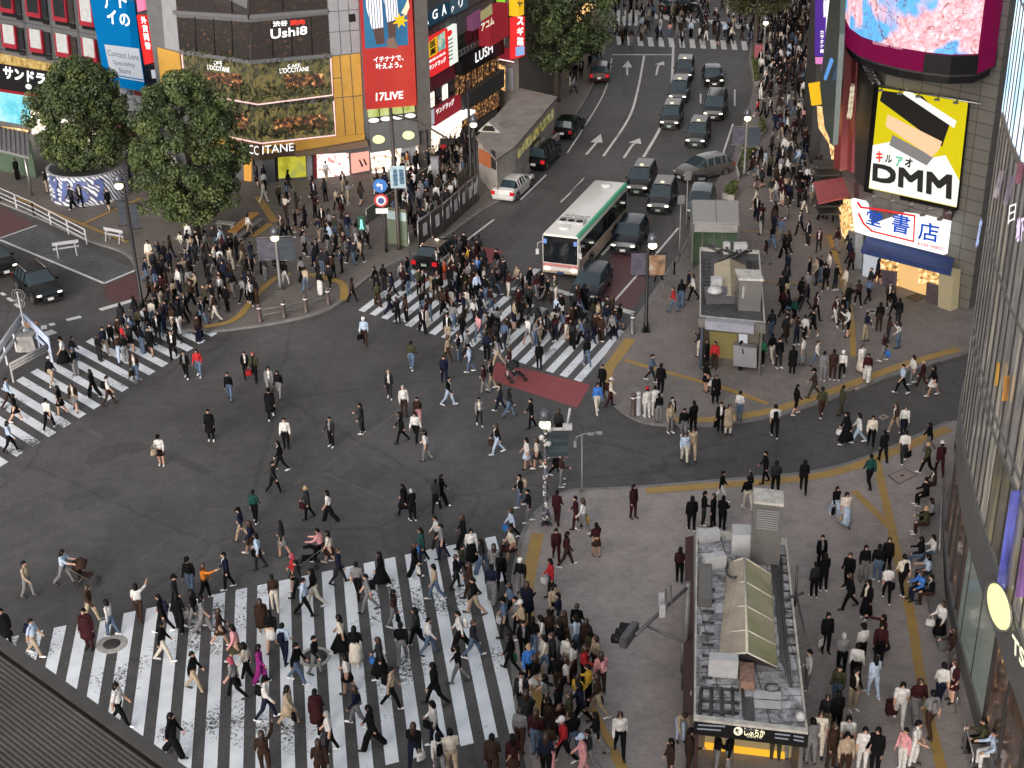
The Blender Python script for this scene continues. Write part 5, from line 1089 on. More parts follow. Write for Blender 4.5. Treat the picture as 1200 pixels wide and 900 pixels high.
# ---------------------------------------------------------------- trees
def leafmat(name, c):
    return mat(name, c, .65, var=.35, scale=2.5)
LEAF = [leafmat('leaf_dark', (.028, .045, .012)), leafmat('leaf_mid', (.05, .074, .018)), leafmat('leaf_light', (.08, .105, .027))]
LEAFB = [leafmat('leaf_brown_dark', (.022, .026, .008)), leafmat('leaf_brown_mid', (.034, .04, .012)), leafmat('leaf_brown_light', (.05, .052, .018))]
M_BARK = mat('bark', (.035, .028, .022), .9, var=.4, scale=8, bump=.6)
def tree(base, h, rx, zlo, n, seed, label, lm=LEAF, lean=(0, 0), wide=.45, leaf=.22, per=150):
    rnd = random.Random(seed); r = thing('street_tree', base, label, 'tree')
    b = toV(base); zc = (zlo + h) / 2; cl = []
    for i in range(n):
        u = rnd.uniform(0, 1); z = zlo + (h - zlo) * u
        # egg-like outline, bulging below the middle, broken by big lobes
        e = max(.05, 1 - ((u - wide) / (1 - wide if u > wide else wide)) ** 2) ** .5
        a = rnd.uniform(0, 2 * math.pi); lob = 1 + .14 * math.sin(3 * a + seed + z * .7) + .16 * math.sin(5 * a + z * 1.3) - (.12 if math.sin(z * 2.3 + 2 * a + seed) > .55 else 0)
        rr = rx * e * lob * (rnd.uniform(.35, 1) ** .45)
        cl.append(Vector((b.x + lean[0] * u + rr * math.cos(a), b.y + lean[1] * u + rr * math.sin(a), z)))
    k = MB()
    for c in cl:
        tone = rnd.choice((0, 0, 0, 1, 1, 1, 2)); s = rnd.uniform(.42, .85) * rx / 4
        for j in range(per):
            d = Vector((rnd.gauss(0, 1), rnd.gauss(0, 1), rnd.gauss(0, .75))); d = d.normalized() * s * rnd.uniform(.45, 1) ** .5
            p = c + d; nn = (d.normalized() * .7 + Vector((rnd.uniform(-1, 1), rnd.uniform(-1, 1), rnd.uniform(-.2, 1)))).normalized()
            x = nn.orthogonal().normalized(); x.rotate(Matrix.Rotation(rnd.uniform(0, 6.28), 3, nn)); y = nn.cross(x); w_ = leaf * rnd.uniform(.6, 1.15); l_ = w_ * .55
            k.add([p - x * w_ * .5, p + y * l_ * .7, p + x * w_ * .5, p - y * l_ * .7], [(0, 1, 2, 3)], tone if rnd.random() > .06 else rnd.choice((0, 1, 2)))
    k.build('crown', lm, r)
    k = MB(); tr = .05 * rx + .08
    top = Vector((b.x + lean[0] * .5, b.y + lean[1] * .5, zlo + (h - zlo) * .55)); mid = Vector((b.x + lean[0] * .1, b.y, zlo + .4))
    k.tube([b, b + Vector((0, 0, .4)), mid, top], [tr * 1.5, tr, tr * .8, tr * .25], 10)
    for i in range(16):
        c = rnd.choice(cl); s0 = mid.lerp(top, rnd.uniform(0, .8)); m_ = s0.lerp(c, .5) + Vector((0, 0, .3)); k.tube([s0, m_, c], [tr * .4, tr * .25, .03], 6)
    k.build('trunk', M_BARK, r); return r
pc = W(95, 244); pc = (pc.x, pc.y + 2.9, 0)
tree((pc[0] + .2, pc[1], .6), 9.9, 3.5, 2.4, 290, 1, 'round dense green tree growing out of the zebra-striped round planter', wide=.42)
tb = W(232, 282); tree((tb.x, tb.y, .1), 11.3, 3.6, 1.7, 330, 2, 'tall dense green tree with a light crown standing over the crowd beside the orange bench', wide=.42)
tb = W(652, 120); tree((tb.x, tb.y, .1), 13.8, 4.4, 3.4, 240, 3, 'dark loose street tree with a bare forked trunk by the far shops', [LEAF[0], LEAF[0], LEAF[1]], (1.2, 0), .5, .26)
tb = W(884, 72); tree((tb.x, tb.y, .1), 12.5, 4.0, 5.0, 150, 4, 'brownish green street tree cut by the top edge above the far crossing', LEAFB, (0, 0), .4, .26)
# planter
rp = thing('round_planter', pc, 'round planter wall covered in wavy blue and white stripes with big letters', 'planter')
M_ZEB = newmat('wavy_stripe_wrap', .5); t, L, b = nodes_of(M_ZEB); wv = tex(t, 'ShaderNodeTexWave', 1.5); wv.bands_direction = 'DIAGONAL'; wv.inputs['Distortion'].default_value = 9; wv.inputs['Detail'].default_value = 1; wv.inputs['Detail Scale'].default_value = .7
rr = ramp(t, [(.42, (.06, .075, .13)), (.5, (.6, .62, .66))]); L(wv.outputs[0], rr.inputs[0]); L(rr.outputs[0], b.inputs['Base Color'])
k = MB(); prof_n = 48
vs = []; fs = []
for zi, z in enumerate((.12, 2.35)):
    for j in range(prof_n): a = 2 * math.pi * j / prof_n; vs.append((pc[0] + 2.9 * math.cos(a), pc[1] + 2.9 * math.sin(a), z))
for j in range(prof_n): fs.append((j, (j + 1) % prof_n, prof_n + (j + 1) % prof_n, prof_n + j))
k.add(vs, fs, 0, True); k.build('wrapped_wall', M_ZEB, rp)
k = MB(); k.lathe([(2.6, 2.0), (2.6, 2.36), (2.93, 2.36), (2.93, 2.3)], 48, (pc[0], pc[1], 0)); k.build('rim', M_PALE, rp)
k = MB(); k.lathe([(2.58, 1.9), (2.58, 1.95)], 40, (pc[0], pc[1], 0)); k.build('soil', mat('soil_cover', (.03, .045, .06), .8, var=.4), rp)
k = MB()
for ch, a0, w_, ms in (('Y', -128, .95, .2), ('A', -108, 1.05, .9), ('S', -86, 1.05, .5), ('2', -60, .8, .5)):
    a = R(a0); c = Vector((pc[0] + 2.97 * math.cos(a), pc[1] + 2.97 * math.sin(a), 0)); tx = Vector((-math.sin(a), math.cos(a), 0)) * w_ / 2; ra = Vector((math.cos(a), math.sin(a), 0)) * .02
    put_text(k, ch, [c - tx + Vector((0, 0, .45)), c + tx + Vector((0, 0, .45)), c + tx + Vector((0, 0, 2.1)), c - tx + Vector((0, 0, 2.1))], ra, bold=.03)
k.build('lettering', mat('blue_wrap_letters', (.07, .1, .25), .6), rp)
# ---------------------------------------------------------------- street furniture
M_POLE = mat('dark_pole', (.008, .008, .009), .45, .3, .2)
M_POLEG = mat('grey_pole', (.14, .14, .14), .5, .4, .2)
M_WRAIL = mat('white_rail', (.36, .365, .38), .5, var=.12)
M_LAMPON = glow('lamp_glow', (1, .86, .5), 4)
M_DOME = mat('lamp_dome', (.07, .075, .09), .25, .2)
STK = newmat('stickered_pole', .5); t, L, b = nodes_of(STK); n1 = tex(t, 'ShaderNodeTexVoronoi', 9); r1 = ramp(t, [(.0, (.02, .02, .02)), (.45, (.03, .03, .03)), (.5, (.45, .45, .43)), (.62, (.05, .06, .09)), (.8, (.3, .12, .1))], 'CONSTANT'); L(n1.outputs[1], r1.inputs[0]); L(r1.outputs[0], b.inputs['Base Color'])
def lamp(px, py, h, label, pm=M_POLE, ban=(), side=.0, r=.11, arm=None):
    p = W(px, py, .12); t = thing('street_lamp', p, label, 'street lamp')
    k = MB(); k.tube([p, p + Vector((0, 0, .5)), p + Vector((0, 0, .55)), p + Vector((0, 0, h))], [r * 1.5, r * 1.4, r, r * .75], 10); k.box((p.x, p.y, p.z + .03), (.5, .5, .06)); k.build('pole', pm, t)
    q = p + Vector((side, -.05, h)); k = MB(); k.lathe([(.06, -.1), (.2, 0), (.28, .2), (.26, .4), (.16, .58), (.03, .64)], 18, q); hd = k.build('lamp_head', M_DOME, t)
    k = MB(); k.ball((q.x, q.y - .12, q.z - .08), (.25, .25, .19), 14, 8); k.build('bulb', M_LAMPON, hd)
    for i, (dx, z, w_, hh, m, nm) in enumerate(ban):
        k = MB(); k.tube([(p.x, p.y, z + hh / 2 + .08), (p.x + dx * 2, p.y, z + hh / 2 + .08)], .03, 5); k.tube([(p.x, p.y, z - hh / 2 - .08), (p.x + dx * 2, p.y, z - hh / 2 - .08)], .03, 5); br = k.build('banner_bracket', pm, t)
        k = MB(); k.box((p.x + dx, p.y - .02, z), (w_, .05, hh)); k.build('banner', m, t)
    return t, p
M_BPUR = litmat('purple_banner', [(.03, .02, .07), (.12, .09, .2), (.3, .24, .32)], 2.5, .3, base=.05, rough=.6)
M_BTEAL = litmat('teal_banner', [(.01, .02, .03), (.04, .11, .13), (.2, .35, .38)], 1.6, .22, (.2, .2, 2), base=.03, rough=.6)
M_BBLUE = litmat('blue_banner', [(.03, .05, .09), (.09, .14, .2), (.14, .2, .26)], 2, .25, (.2, .2, 2), base=.03, rough=.6)
M_BORG = litmat('orange_banner', [(.12, .05, .01), (.5, .2, .04), (.75, .6, .45)], 2.2, .5, base=.06, rough=.6)
lamp(167, 360, 7.9, 'tall dark street lamp on the corner beside the left crosswalk with small blue banners', ban=((-.35, 6.2, .4, 1.4, M_BBLUE, 0), (.35, 6.0, .4, 1.4, M_BBLUE, 0)), side=-.25)
lamp(757, 388, 5.4, 'dark street lamp with purple and orange boards at the right end of the middle crosswalk', ban=((-.5, 4.3, .85, 1.3, M_BPUR, 0), (.55, 4.2, .9, 1.2, M_BORG, 0)), side=.25)
lt, lp = lamp(640, 613, 5.2, 'street lamp with a sticker-covered pole and teal board at the plaza tip', STK, ban=((.52, 4.2, .95, 1.25, M_BTEAL, 0),), r=.13)
k = MB(); k.box((lp.x + .45, lp.y - .1, 4.95), (.7, .1, .1))
for dx, z in ((.15, 4.3), (-.15, 4.6), (.2, 5.0)): k.ball((lp.x + dx, lp.y - .2, z), .13, 10, 6)
k.split('white_fitting', M_ACU, lt)
k = MB(); k.box((lp.x + .98, lp.y, 5.0), (.4, .12, .3)); k.tube([(lp.x + .98, lp.y, 5.1), (lp.x + 1.1, lp.y, 5.9)], .06, 5); k.build('camera_box', M_ACU, lt)
lamp(329, 340, 3.6, 'short street lamp with purple and blue boards on the island pavement', M_POLEG, ban=((-.62, 2.9, 1.1, 1.3, M_BPUR, 0), (.62, 2.9, 1.0, 1.4, M_BBLUE, 0)))
lamp(872, 207, 4.6, 'street lamp with purple and blue boards by the flower beds of the upper paving', M_POLEG, ban=((-.55, 3.3, .9, 1.2, M_BPUR, 0), (.6, 3.2, .9, 1.4, M_BBLUE, 0)))
lamp(894, 80, 4.4, 'small street lamp with a pink board beside the far crossing', M_POLEG, ban=((-.5, 1.8, .8, 1.2, glow('pink_board', (.4, .12, .14), .4), 0),))
lamp(558, 232, 5.6, 'lit street lamp on the twin poles in front of the subway entrance', M_POLE)
# poles with signals
def tpole(px, py, h, label, m=M_POLE, r=.11, name='signal_pole', cat='pole'):
    p = W(px, py, .12); t = thing(name, p, label, cat); k = MB(); k.tube([p, p + Vector((0, 0, .3)), p + Vector((0, 0, h))], [r * 1.3, r, r * .8], 10); k.build('pole', m, t); return t, p
t_, p = tpole(553, 232, 8.6, 'taller plain dark pole of the pair in front of the subway entrance')
t_, p = tpole(468, 292, 9.6, 'tall dark signal pole with a long arm above the stair fence', mat('brown_pole', (.05, .04, .035), .5, .3), .14)
k = MB(); e = W(524, 162, 8.6); k.tube([p + Vector((0, 0, 9.2)), p.lerp(e, .5) + Vector((0, 0, 4.8)) if False else (p + Vector((0, 0, 9.2))).lerp(e, .5) + Vector((0, 0, .3)), e], .07, 8); k.build('arm', MATS['brown_pole'], t_)
k = MB(); k.box((e.x, e.y, e.z - .2), (.9, .2, .35)); k.build('signal_head', M_BLACK, t_)
k = MB(); k.box((p.x + .2, p.y - .2, 5.2), (1.0, .06, 1.5)); bd = k.build('sign_board', mat('pale_blue_board', (.28, .38, .42), .5), t_)
k = MB(); put_text(k, '歩行者', [(p.x - .1, p.y - .25, 4.6), (p.x + .2, p.y - .25, 4.6), (p.x + .2, p.y - .25, 5.8), (p.x - .1, p.y - .25, 5.8)], (0, 0, 0)); put_text(k, '専用', [(p.x + .3, p.y - .25, 4.7), (p.x + .6, p.y - .25, 4.7), (p.x + .6, p.y - .25, 5.8), (p.x + .3, p.y - .25, 5.8)], (0, 0, 0)); k.build('lettering', mat('blue_print', (.03, .09, .16), .6), bd)
t_, p = tpole(453, 295, 5.2, 'dark pole with a blue arrow sign and a red-ringed sign by the middle crosswalk', r=.09)
def disc(t, c, r, m, nm, n=24, th=.04, out=-1):
    k = MB(); k.tube([Vector(c), Vector(c) + Vector((0, out * th, 0))], r, n, smooth=False); return k.build(nm, m, t)
c = (p.x - .12, p.y - .1, 4.75); s = disc(t_, c, .46, mat('sign_blue', (.02, .12, .36), .5, emit=.15), 'round_sign'); k = MB(); k.slab([(c[0] + .05, c[1] - .06, c[2] - .28), (c[0] + .15, c[1] - .06, c[2] - .28), (c[0] + .15, c[1] - .06, c[2] + .12), (c[0] - .08, c[1] - .06, c[2] + .12), (c[0] - .08, c[1] - .06, c[2] + .24), (c[0] - .28, c[1] - .06, c[2] + .06), (c[0] - .08, c[1] - .06, c[2] - .1), (c[0] - .08, c[1] - .06, c[2] + .02), (c[0] + .05, c[1] - .06, c[2] + .02)], (0, -.01, 0)); k.build('arrow', M_WFRAME, s)
c = (p.x - .12, p.y - .1, 3.75); s = disc(t_, c, .46, mat('sign_red', (.4, .02, .03), .5), 'round_sign'); disc(s.parent, (c[0], c[1] - .05, c[2]), .33, M_WFRAME, 'round_sign_face'); disc(t_, (c[0], c[1] - .1, c[2]), .2, mat('sign_blue2', (.03, .06, .2), .5), 'symbol')
k = MB(); k.box((c[0], c[1], 3.02), (.8, .05, .36)); k.build('plate', M_WFRAME, t_)
t_, p = tpole(426, 292, 1.4, 'low pedestrian signal showing a green figure at the crosswalk corner', M_POLEG, .05, 'pedestrian_signal', 'signal')
k = MB(); k.box((p.x, p.y, 2.0), (.5, .3, 1.0)); hd = k.build('signal_head', mat('green_case', (.01, .05, .035), .5), t_, bevel=.02); M_GO = glow('green_light', (.25, 1, .7), 1.3)
k = MB(); y = p.y - .17; k.ball((p.x, y, 2.2), (.07, .02, .08), 8, 6); k.slab([(p.x - .08, y, 1.9), (p.x + .08, y, 1.9), (p.x + .07, y, 2.12), (p.x - .07, y, 2.12)], (0, -.01, 0)); k.slab([(p.x - .14, y, 1.6), (p.x - .05, y, 1.6), (p.x + .02, y, 1.9), (p.x - .06, y, 1.9)], (0, -.01, 0)); k.slab([(p.x + .06, y, 1.6), (p.x + .15, y, 1.6), (p.x + .06, y, 1.9), (p.x - .02, y, 1.9)], (0, -.01, 0)); k.build('green_figure', M_GO, hd)
t_, p = tpole(682, 577, 3.0, 'thin white pole with small cameras on the kerb of the lower plaza', mat('camera_pole_grey', (.25, .25, .25), .5), .03, 'camera_pole', 'pole')
k = MB(); k.tube([p + Vector((-.3, 0, 2.6)), p + Vector((-.25, 0, 2.95)), p + Vector((.1, 0, 3.1)), p + Vector((.85, 0, 3.15))], .025, 6); k.box((p.x - .32, p.y, 2.7), (.12, .12, .3)); k.box((p.x + .4, p.y, 3.2), (.3, .1, .1)); k.box((p.x + .8, p.y, 3.25), (.25, .1, .12)); k.build('camera_arm', MATS['camera_pole_grey'], t_)
# signal on its arm by the near kiosk
e = W(741, 742, 4.7); p0 = W(806, 688, 4.7); t_ = thing('traffic_signal', (p0.x, p0.y, .1), 'grey traffic signal head hung on a diagonal arm beside the near kiosk roof', 'traffic signal')
k = MB(); k.tube([(p0.x, p0.y, .1), (p0.x, p0.y, 4.9)], .11, 10); k.build('pole', M_POLEG, t_)
k = MB(); k.tube([p0, e + Vector((.1, -.1, 0))], .07, 8); b1 = W(800, 752, 4.5); k.tube([W(757, 733, 4.7), b1], .05, 8); k.tube([b1, Vector((b1.x, b1.y, 3.2))], .05, 6); k.build('arm', mat('arm_grey', (.09, .09, .095), .5, .4), t_)
dA = (p0 - e).normalized(); Mh = Matrix.Rotation(math.atan2(dA.y, dA.x) + R(12), 4, 'Z')
k = MB(); k.box((0, 0, 0), (1.15, .28, .42), M=Matrix.Translation(e + Vector((-.1, .05, -.1))) @ Mh); hd = k.build('signal_head', MATS['arm_grey'], t_, bevel=.03)
k = MB()
for dx in (-.36, 0, .36): c = Matrix.Translation(e + Vector((-.1, .05, -.1))) @ Mh @ Vector((dx, .16, 0)); d2 = Mh @ Vector((0, .3, -.05)); k.tube([c, c + d2], [.16, .17], 12)
k.split('visor', M_BLACK, hd)
k = MB()
for px_, py_ in ((775, 702), (776, 716)): q = W(px_, py_, 4.9); k.box((q.x, q.y, q.z), (.2, .08, .5))
k.split('white_plate', M_WRAIL, t_)
k = MB(); q = W(780, 690, 4.9); q2 = W(782, 722, 4.9); k.tube([q, q2], .03, 5); q = W(786, 686, 4.9); q2 = W(788, 724, 4.9); k.tube([q, q2], .03, 5); k.split('plate_frame', M_POLEG, t_)
# rails and barriers
def rail(name, pxs, z0, label, h=1.0, m=M_WRAIL, rows=(1.0, .62, .3), step=1.6, r=.045, cat='railing'):
    P = [W(x, y, z0) for x, y in pxs]; t = thing(name, P[0], label, cat); k = MB()
    for z in rows: k.tube([p + Vector((0, 0, h * z)) for p in P], r, 6)
    k.build('rail', m, t); k = MB()
    for a, b in zip(P, P[1:]):
        n = max(1, int((b - a).length / step))
        for j in range(n + 1): q = a.lerp(b, j / n); k.box((q.x, q.y, z0 + h / 2), (.09, .09, h))
    k.split('post', m, t); return t
rail('guard_rail', [(-30, 222), (0, 235), (40, 253), (102, 286)], .12, 'long white double railing along the far left pavement edge', 1.05, step=2.4, r=.045)
rail('guard_rail', [(-14, 462), (30, 396)], .0, 'white guard rail forming the left arm of the triangle by the left crosswalk', 1.5, mat('bright_white_rail', (.5, .51, .54), .5), rows=(1, .85, .5), r=.1)
rail('guard_rail', [(33, 396), (62, 426)], .0, 'blue-white guard rail forming the right arm of the triangle by the left crosswalk', 1.5, mat('blue_white_rail', (.36, .42, .55), .5), rows=(1, .85, .5), r=.1)
rail('guard_rail', [(16, 448), (60, 424)], .0, 'grey guard rail closing the triangle toward the left crosswalk', 1.1, mat('grey_white_rail', (.3, .29, .28), .6), rows=(1, .85, .7), r=.08)
p = W(34, 409); t_ = thing('marker_post', p, 'thin white pole with round mesh reflectors set in a concrete block inside the rail triangle', 'marker post')
k = MB(); k.hexa([p + Vector(v) for v in ((-.55, -.45, 0), (.55, -.45, 0), (.55, .45, 0), (-.55, .45, 0))], [p + Vector(v) for v in ((-.45, -.38, .95), (.45, -.38, .95), (.45, .38, .95), (-.45, .38, .95))]); k.build('concrete_block', M_CONC, t_)
k = MB(); k.tube([p + Vector((0, 0, .9)), p + Vector((-.05, 0, 3.6))], .045, 8); k.build('pole', M_WRAIL, t_)
k = MB()
for z, r in ((3.4, .36), (2.9, .28)):
    for rr in (r, r * .6): k.tube([p + Vector((rr * math.cos(a * .4), -.05, z + rr * math.sin(a * .4))) for a in range(17)], .014, 4)
k.build('reflector', mat('reflector_grey', (.25, .25, .24), .5), t_)
k = MB(); k.box((p.x + .05, p.y + .9, 1.15), (.75, .35, .22)); k.build('cap_board', mat('orange_cap', (.4, .22, .12), .6), t_)
for px, py, rz, lab in ((79, 300, .35, 'white trestle barrier on the grey block paving'), (135, 285, -.5, 'small white panel barrier near the end of the left railing')):
    p = W(px, py); t_ = thing('barrier', p, lab, 'barrier', rz=rz); o = ORG[t_.name]; k = MB()
    k.box((o.x, o.y, .95), (1.7, .06, .22)); k.box((o.x, o.y, .6), (1.7, .05, .1)); k.build('board', M_WRAIL, t_); k = MB()
    for sx in (-.6, .6):
        for sy in (-.28, .28): k.bar((o.x + sx, o.y + sy, 0), (o.x + sx, o.y, 1.0), .06)
    k.split('leg', M_WRAIL, t_)
# bollards
M_BOL = mat('bollard_brown', (.07, .05, .045), .5)
first = None
for i, (px, py, z, m, lab) in enumerate(((305, 377, .12, 0, 'bollard nearest the tree crowd on the island kerb'), (333, 372, .12, 0, 'bollard among the group waiting on the island kerb'), (359, 366, .12, 0, 'bollard in the middle of the island kerb row'), (385, 357, .12, 0, 'bollard at the corner end of the island kerb row'), (742, 487, .12, 0, 'brown bollard on the upper plaza kerb left of the red-capped visitor'), (741, 391, .12, 1, 'grey bollard at the foot of the lamp by the middle crosswalk'), (748, 486, .12, 2, 'white bollard on the upper plaza kerb beside a brown one'))):
    p = W(px, py, z); h = 1.15 if i < 4 else 1.3
    t_ = thing('bollard', p, lab, 'bollard', 'kerb bollards'); mm = (M_BOL, M_POLEG, M_WRAIL)[m]
    k = MB(); k.lathe([(.15, 0), (.17, .05), (.13, .1), (.13, h - .1), (.15, h - .06), (.08, h)], 14, p); k.build('shaft', mm, t_); k = MB(); k.lathe([(.138, h - .3), (.138, h - .22)], 14, p); k.build('ring', M_WFRAME, t_)
k = MB(); P = [W(x, y, .12) for x, y in ((305, 377), (333, 372), (359, 366), (385, 357))]
rl = thing('kerb_chain', P[1], 'thin pipe rail linking the bollards on the island kerb', 'railing'); k.tube([q + Vector((0, 0, .75)) for q in P], .03, 6); k.tube([q + Vector((0, 0, .4)) for q in P], .03, 6); k.build('rail', M_POLEG, rl)
# benches, planters
def bench(px0, px1, w_, z, label, m):
    a, b = W(*px0, .12), W(*px1, .12); t_ = thing('bench', (a + b) / 2, label, 'bench'); d = (b - a).normalized(); n = Vector((-d.y, d.x, 0)) * w_ / 2
    k = MB(); k.slab([a - n + Vector((0, 0, z)), b - n + Vector((0, 0, z)), b + n + Vector((0, 0, z)), a + n + Vector((0, 0, z))], (0, 0, .1)); k.build('seat', m, t_, bevel=.02)
    for f_ in (.12, .88): q = a.lerp(b, f_); k = MB(); k.box((q.x, q.y, .12 + z / 2), (.3, .3, z)); k.build('leg', M_CONC, t_)
    return t_
M_WOODO = mat('orange_wood', (.42, .21, .06), .6, var=.2, scale=5)
bench((273, 281), (300, 258), .7, .5, 'long orange wooden bench right of the light-crowned tree', M_WOODO); bench((279, 284), (306, 262), .5, .3, 'grey stone ledge running along the orange bench', M_KERB)
bench((255, 268), (276, 270), .5, .45, 'pale low bench in the shade of the light-crowned tree', M_RIM)
M_GRASS = mat('hedge_leaf', (.055, .07, .015), .8, var=.4, scale=6)
for pxs, lab in (([(866, 212), (872, 196), (887, 190), (891, 178), (880, 173), (870, 178), (862, 200)], 'L-shaped flower bed with pale kerb nearest the road bus lane'), ([(889, 166), (897, 157), (897, 148), (890, 146), (887, 160)], 'small flower bed with pale kerb behind the L-shaped one'), ([(846, 233), (858, 222), (866, 224), (860, 236)], 'small planted bed behind the glass subway entrance'), ([(884, 102), (890, 100), (886, 68), (880, 70)], 'narrow planted strip along the far right kerb')):
    P = [W(x, y, .12) for x, y in pxs]; t_ = thing('flower_bed', P[0], lab, 'flower bed'); c = sum(P, Vector()) / len(P)
    k = MB()
    for a, b in zip(P, P[1:] + P[:1]):
        ia, ib = a + (c - a).normalized() * .25, b + (c - b).normalized() * .25; k.hexa([a, b, ib, ia], [a + Vector((0, 0, .4)), b + Vector((0, 0, .4)), ib + Vector((0, 0, .4)), ia + Vector((0, 0, .4))])
    k.build('kerb', M_RIM, t_); k = MB(); k.prism([(p.x, p.y) for p in [q + (c - q).normalized() * .24 for q in P]], .1, .4); k.build('soil', mat('soil', (.04, .03, .02), .9), t_)
    k = MB(); rnd = random.Random(len(lab))
    for i in range(420):
        ws = [rnd.random() ** 2 for _ in P]; s_ = sum(ws); q = sum((p * (w_ / s_) for p, w_ in zip(P, ws)), Vector()); q = q + (c - q) * .1
        a = Vector((rnd.uniform(-1, 1), rnd.uniform(-1, 1), rnd.uniform(-.3, 1))).normalized() * .16; b = a.orthogonal().normalized() * .09; q.z = .45 + rnd.uniform(0, .5); k.add([q - a, q + b, q + a, q - b], [(0, 1, 2, 3)])
    k.build('plants', M_GRASS, t_)
t_ = thing('litter_bin', W(821, 224), 'black square litter bin behind the glass subway entrance', 'bin'); p = W(821, 224, .12); k = MB(); k.box((p.x, p.y, .8), (.8, .6, 1.3)); k.build('case', M_BLACK, t_, bevel=.04); k = MB(); k.box((p.x, p.y - .31, 1.15), (.5, .02, .2)); k.build('opening', M_POLEG, t_)
# kerb rail along the road edge by the glass shelter
rail('guard_rail', [(776, 350), (790, 322), (806, 292)], .12, 'grey pipe railing along the road edge left of the far hut', 1.0, M_POLEG, (1, .5), 1.6, .035)
for px, py, h, lab in ((796, 300, 4.2, 'thin pale sign pole at the road edge left of the far hut'), (804, 266, 4.0, 'thin pale sign pole at the road edge left of the glass entrance')):
    t_, p = tpole(px, py, h, lab, M_POLEG, .05, 'sign_pole', 'pole'); k = MB(); k.box((p.x, p.y - .08, h - .2), (.45, .04, .6)); k.build('sign_back', M_POLEG, t_)
t_ = thing('floor_cone', W(521, 316), 'orange traffic cone near the black taxi by the middle crosswalk', 'cone'); p = W(521, 318, .0)
k = MB(); k.lathe([(.16, .04), (.03, .7), (.02, .72)], 14, p); k.build('cone', mat('cone_orange', (.6, .1, .03), .5), t_); k = MB(); k.box((p.x, p.y, .02), (.42, .42, .04)); k.build('base', M_BLACK, t_)
# ---------------------------------------------------------------- vehicles
def carpaint(name, c, rough=.22, metal=.2): return mat(name, c, rough, metal, .04, 1, coat=.15, spec=.35)
P_BLACK = carpaint('black_paint', (.004, .004, .0045)); P_NAVY = carpaint('dark_navy_paint', (.006, .008, .012)); P_DKGREY = carpaint('dark_grey_paint', (.012, .013, .015)); P_WHITE = carpaint('white_paint', (.62, .62, .6)); P_SILVER = carpaint('silver_brown_paint', (.12, .115, .105), .2, .4); P_RED = carpaint('dark_red_paint', (.022, .005, .006)); P_GUN = carpaint('gunmetal_paint', (.016, .02, .024)); P_GREY = carpaint('blue_grey_paint', (.06, .07, .08), .2)
M_CGLASS = mat('car_glass', (.02, .034, .042), .06, .0, .2, 1, spec=1.0)
M_TYRE = mat('tyre', (.012, .012, .012), .85); M_RIMW = mat('alloy_rim', (.25, .25, .25), .3, .8); M_HEAD = glow('headlight_glow', (1, .93, .75), 2.4); M_HEADOFF = mat('headlight_lens', (.5, .5, .5), .15, .3); M_TAIL = glow('tail_light_glow', (.7, .02, .03), .5); M_TAILOFF = mat('tail_light_lens', (.25, .01, .015), .2); M_PLATE = mat('number_plate', (.55, .57, .55), .5); M_PLATEG = mat('green_number_plate', (.22, .3, .24), .5); M_TRIM = mat('car_trim', (.015, .015, .016), .5)
KINDS = {  # L, W, H, hood length, hood z, belt z, windscreen run, roof end (from rear), rear z, clearance
 'taxi': (4.4, 1.7, 1.75, .95, .98, 1.02, .75, .25, 1.05, .17), 'suv': (4.6, 1.84, 1.65, 1.15, 1.0, 1.06, .85, .55, 1.08, .2),
 'sedan': (4.7, 1.8, 1.46, 1.15, .86, .92, .95, .95, .98, .15), 'minivan': (4.85, 1.85, 1.88, .85, 1.02, 1.08, .85, .2, 1.1, .17), 'wagon': (4.6, 1.78, 1.55, 1.1, .9, .96, .9, .5, 1.0, .16)}
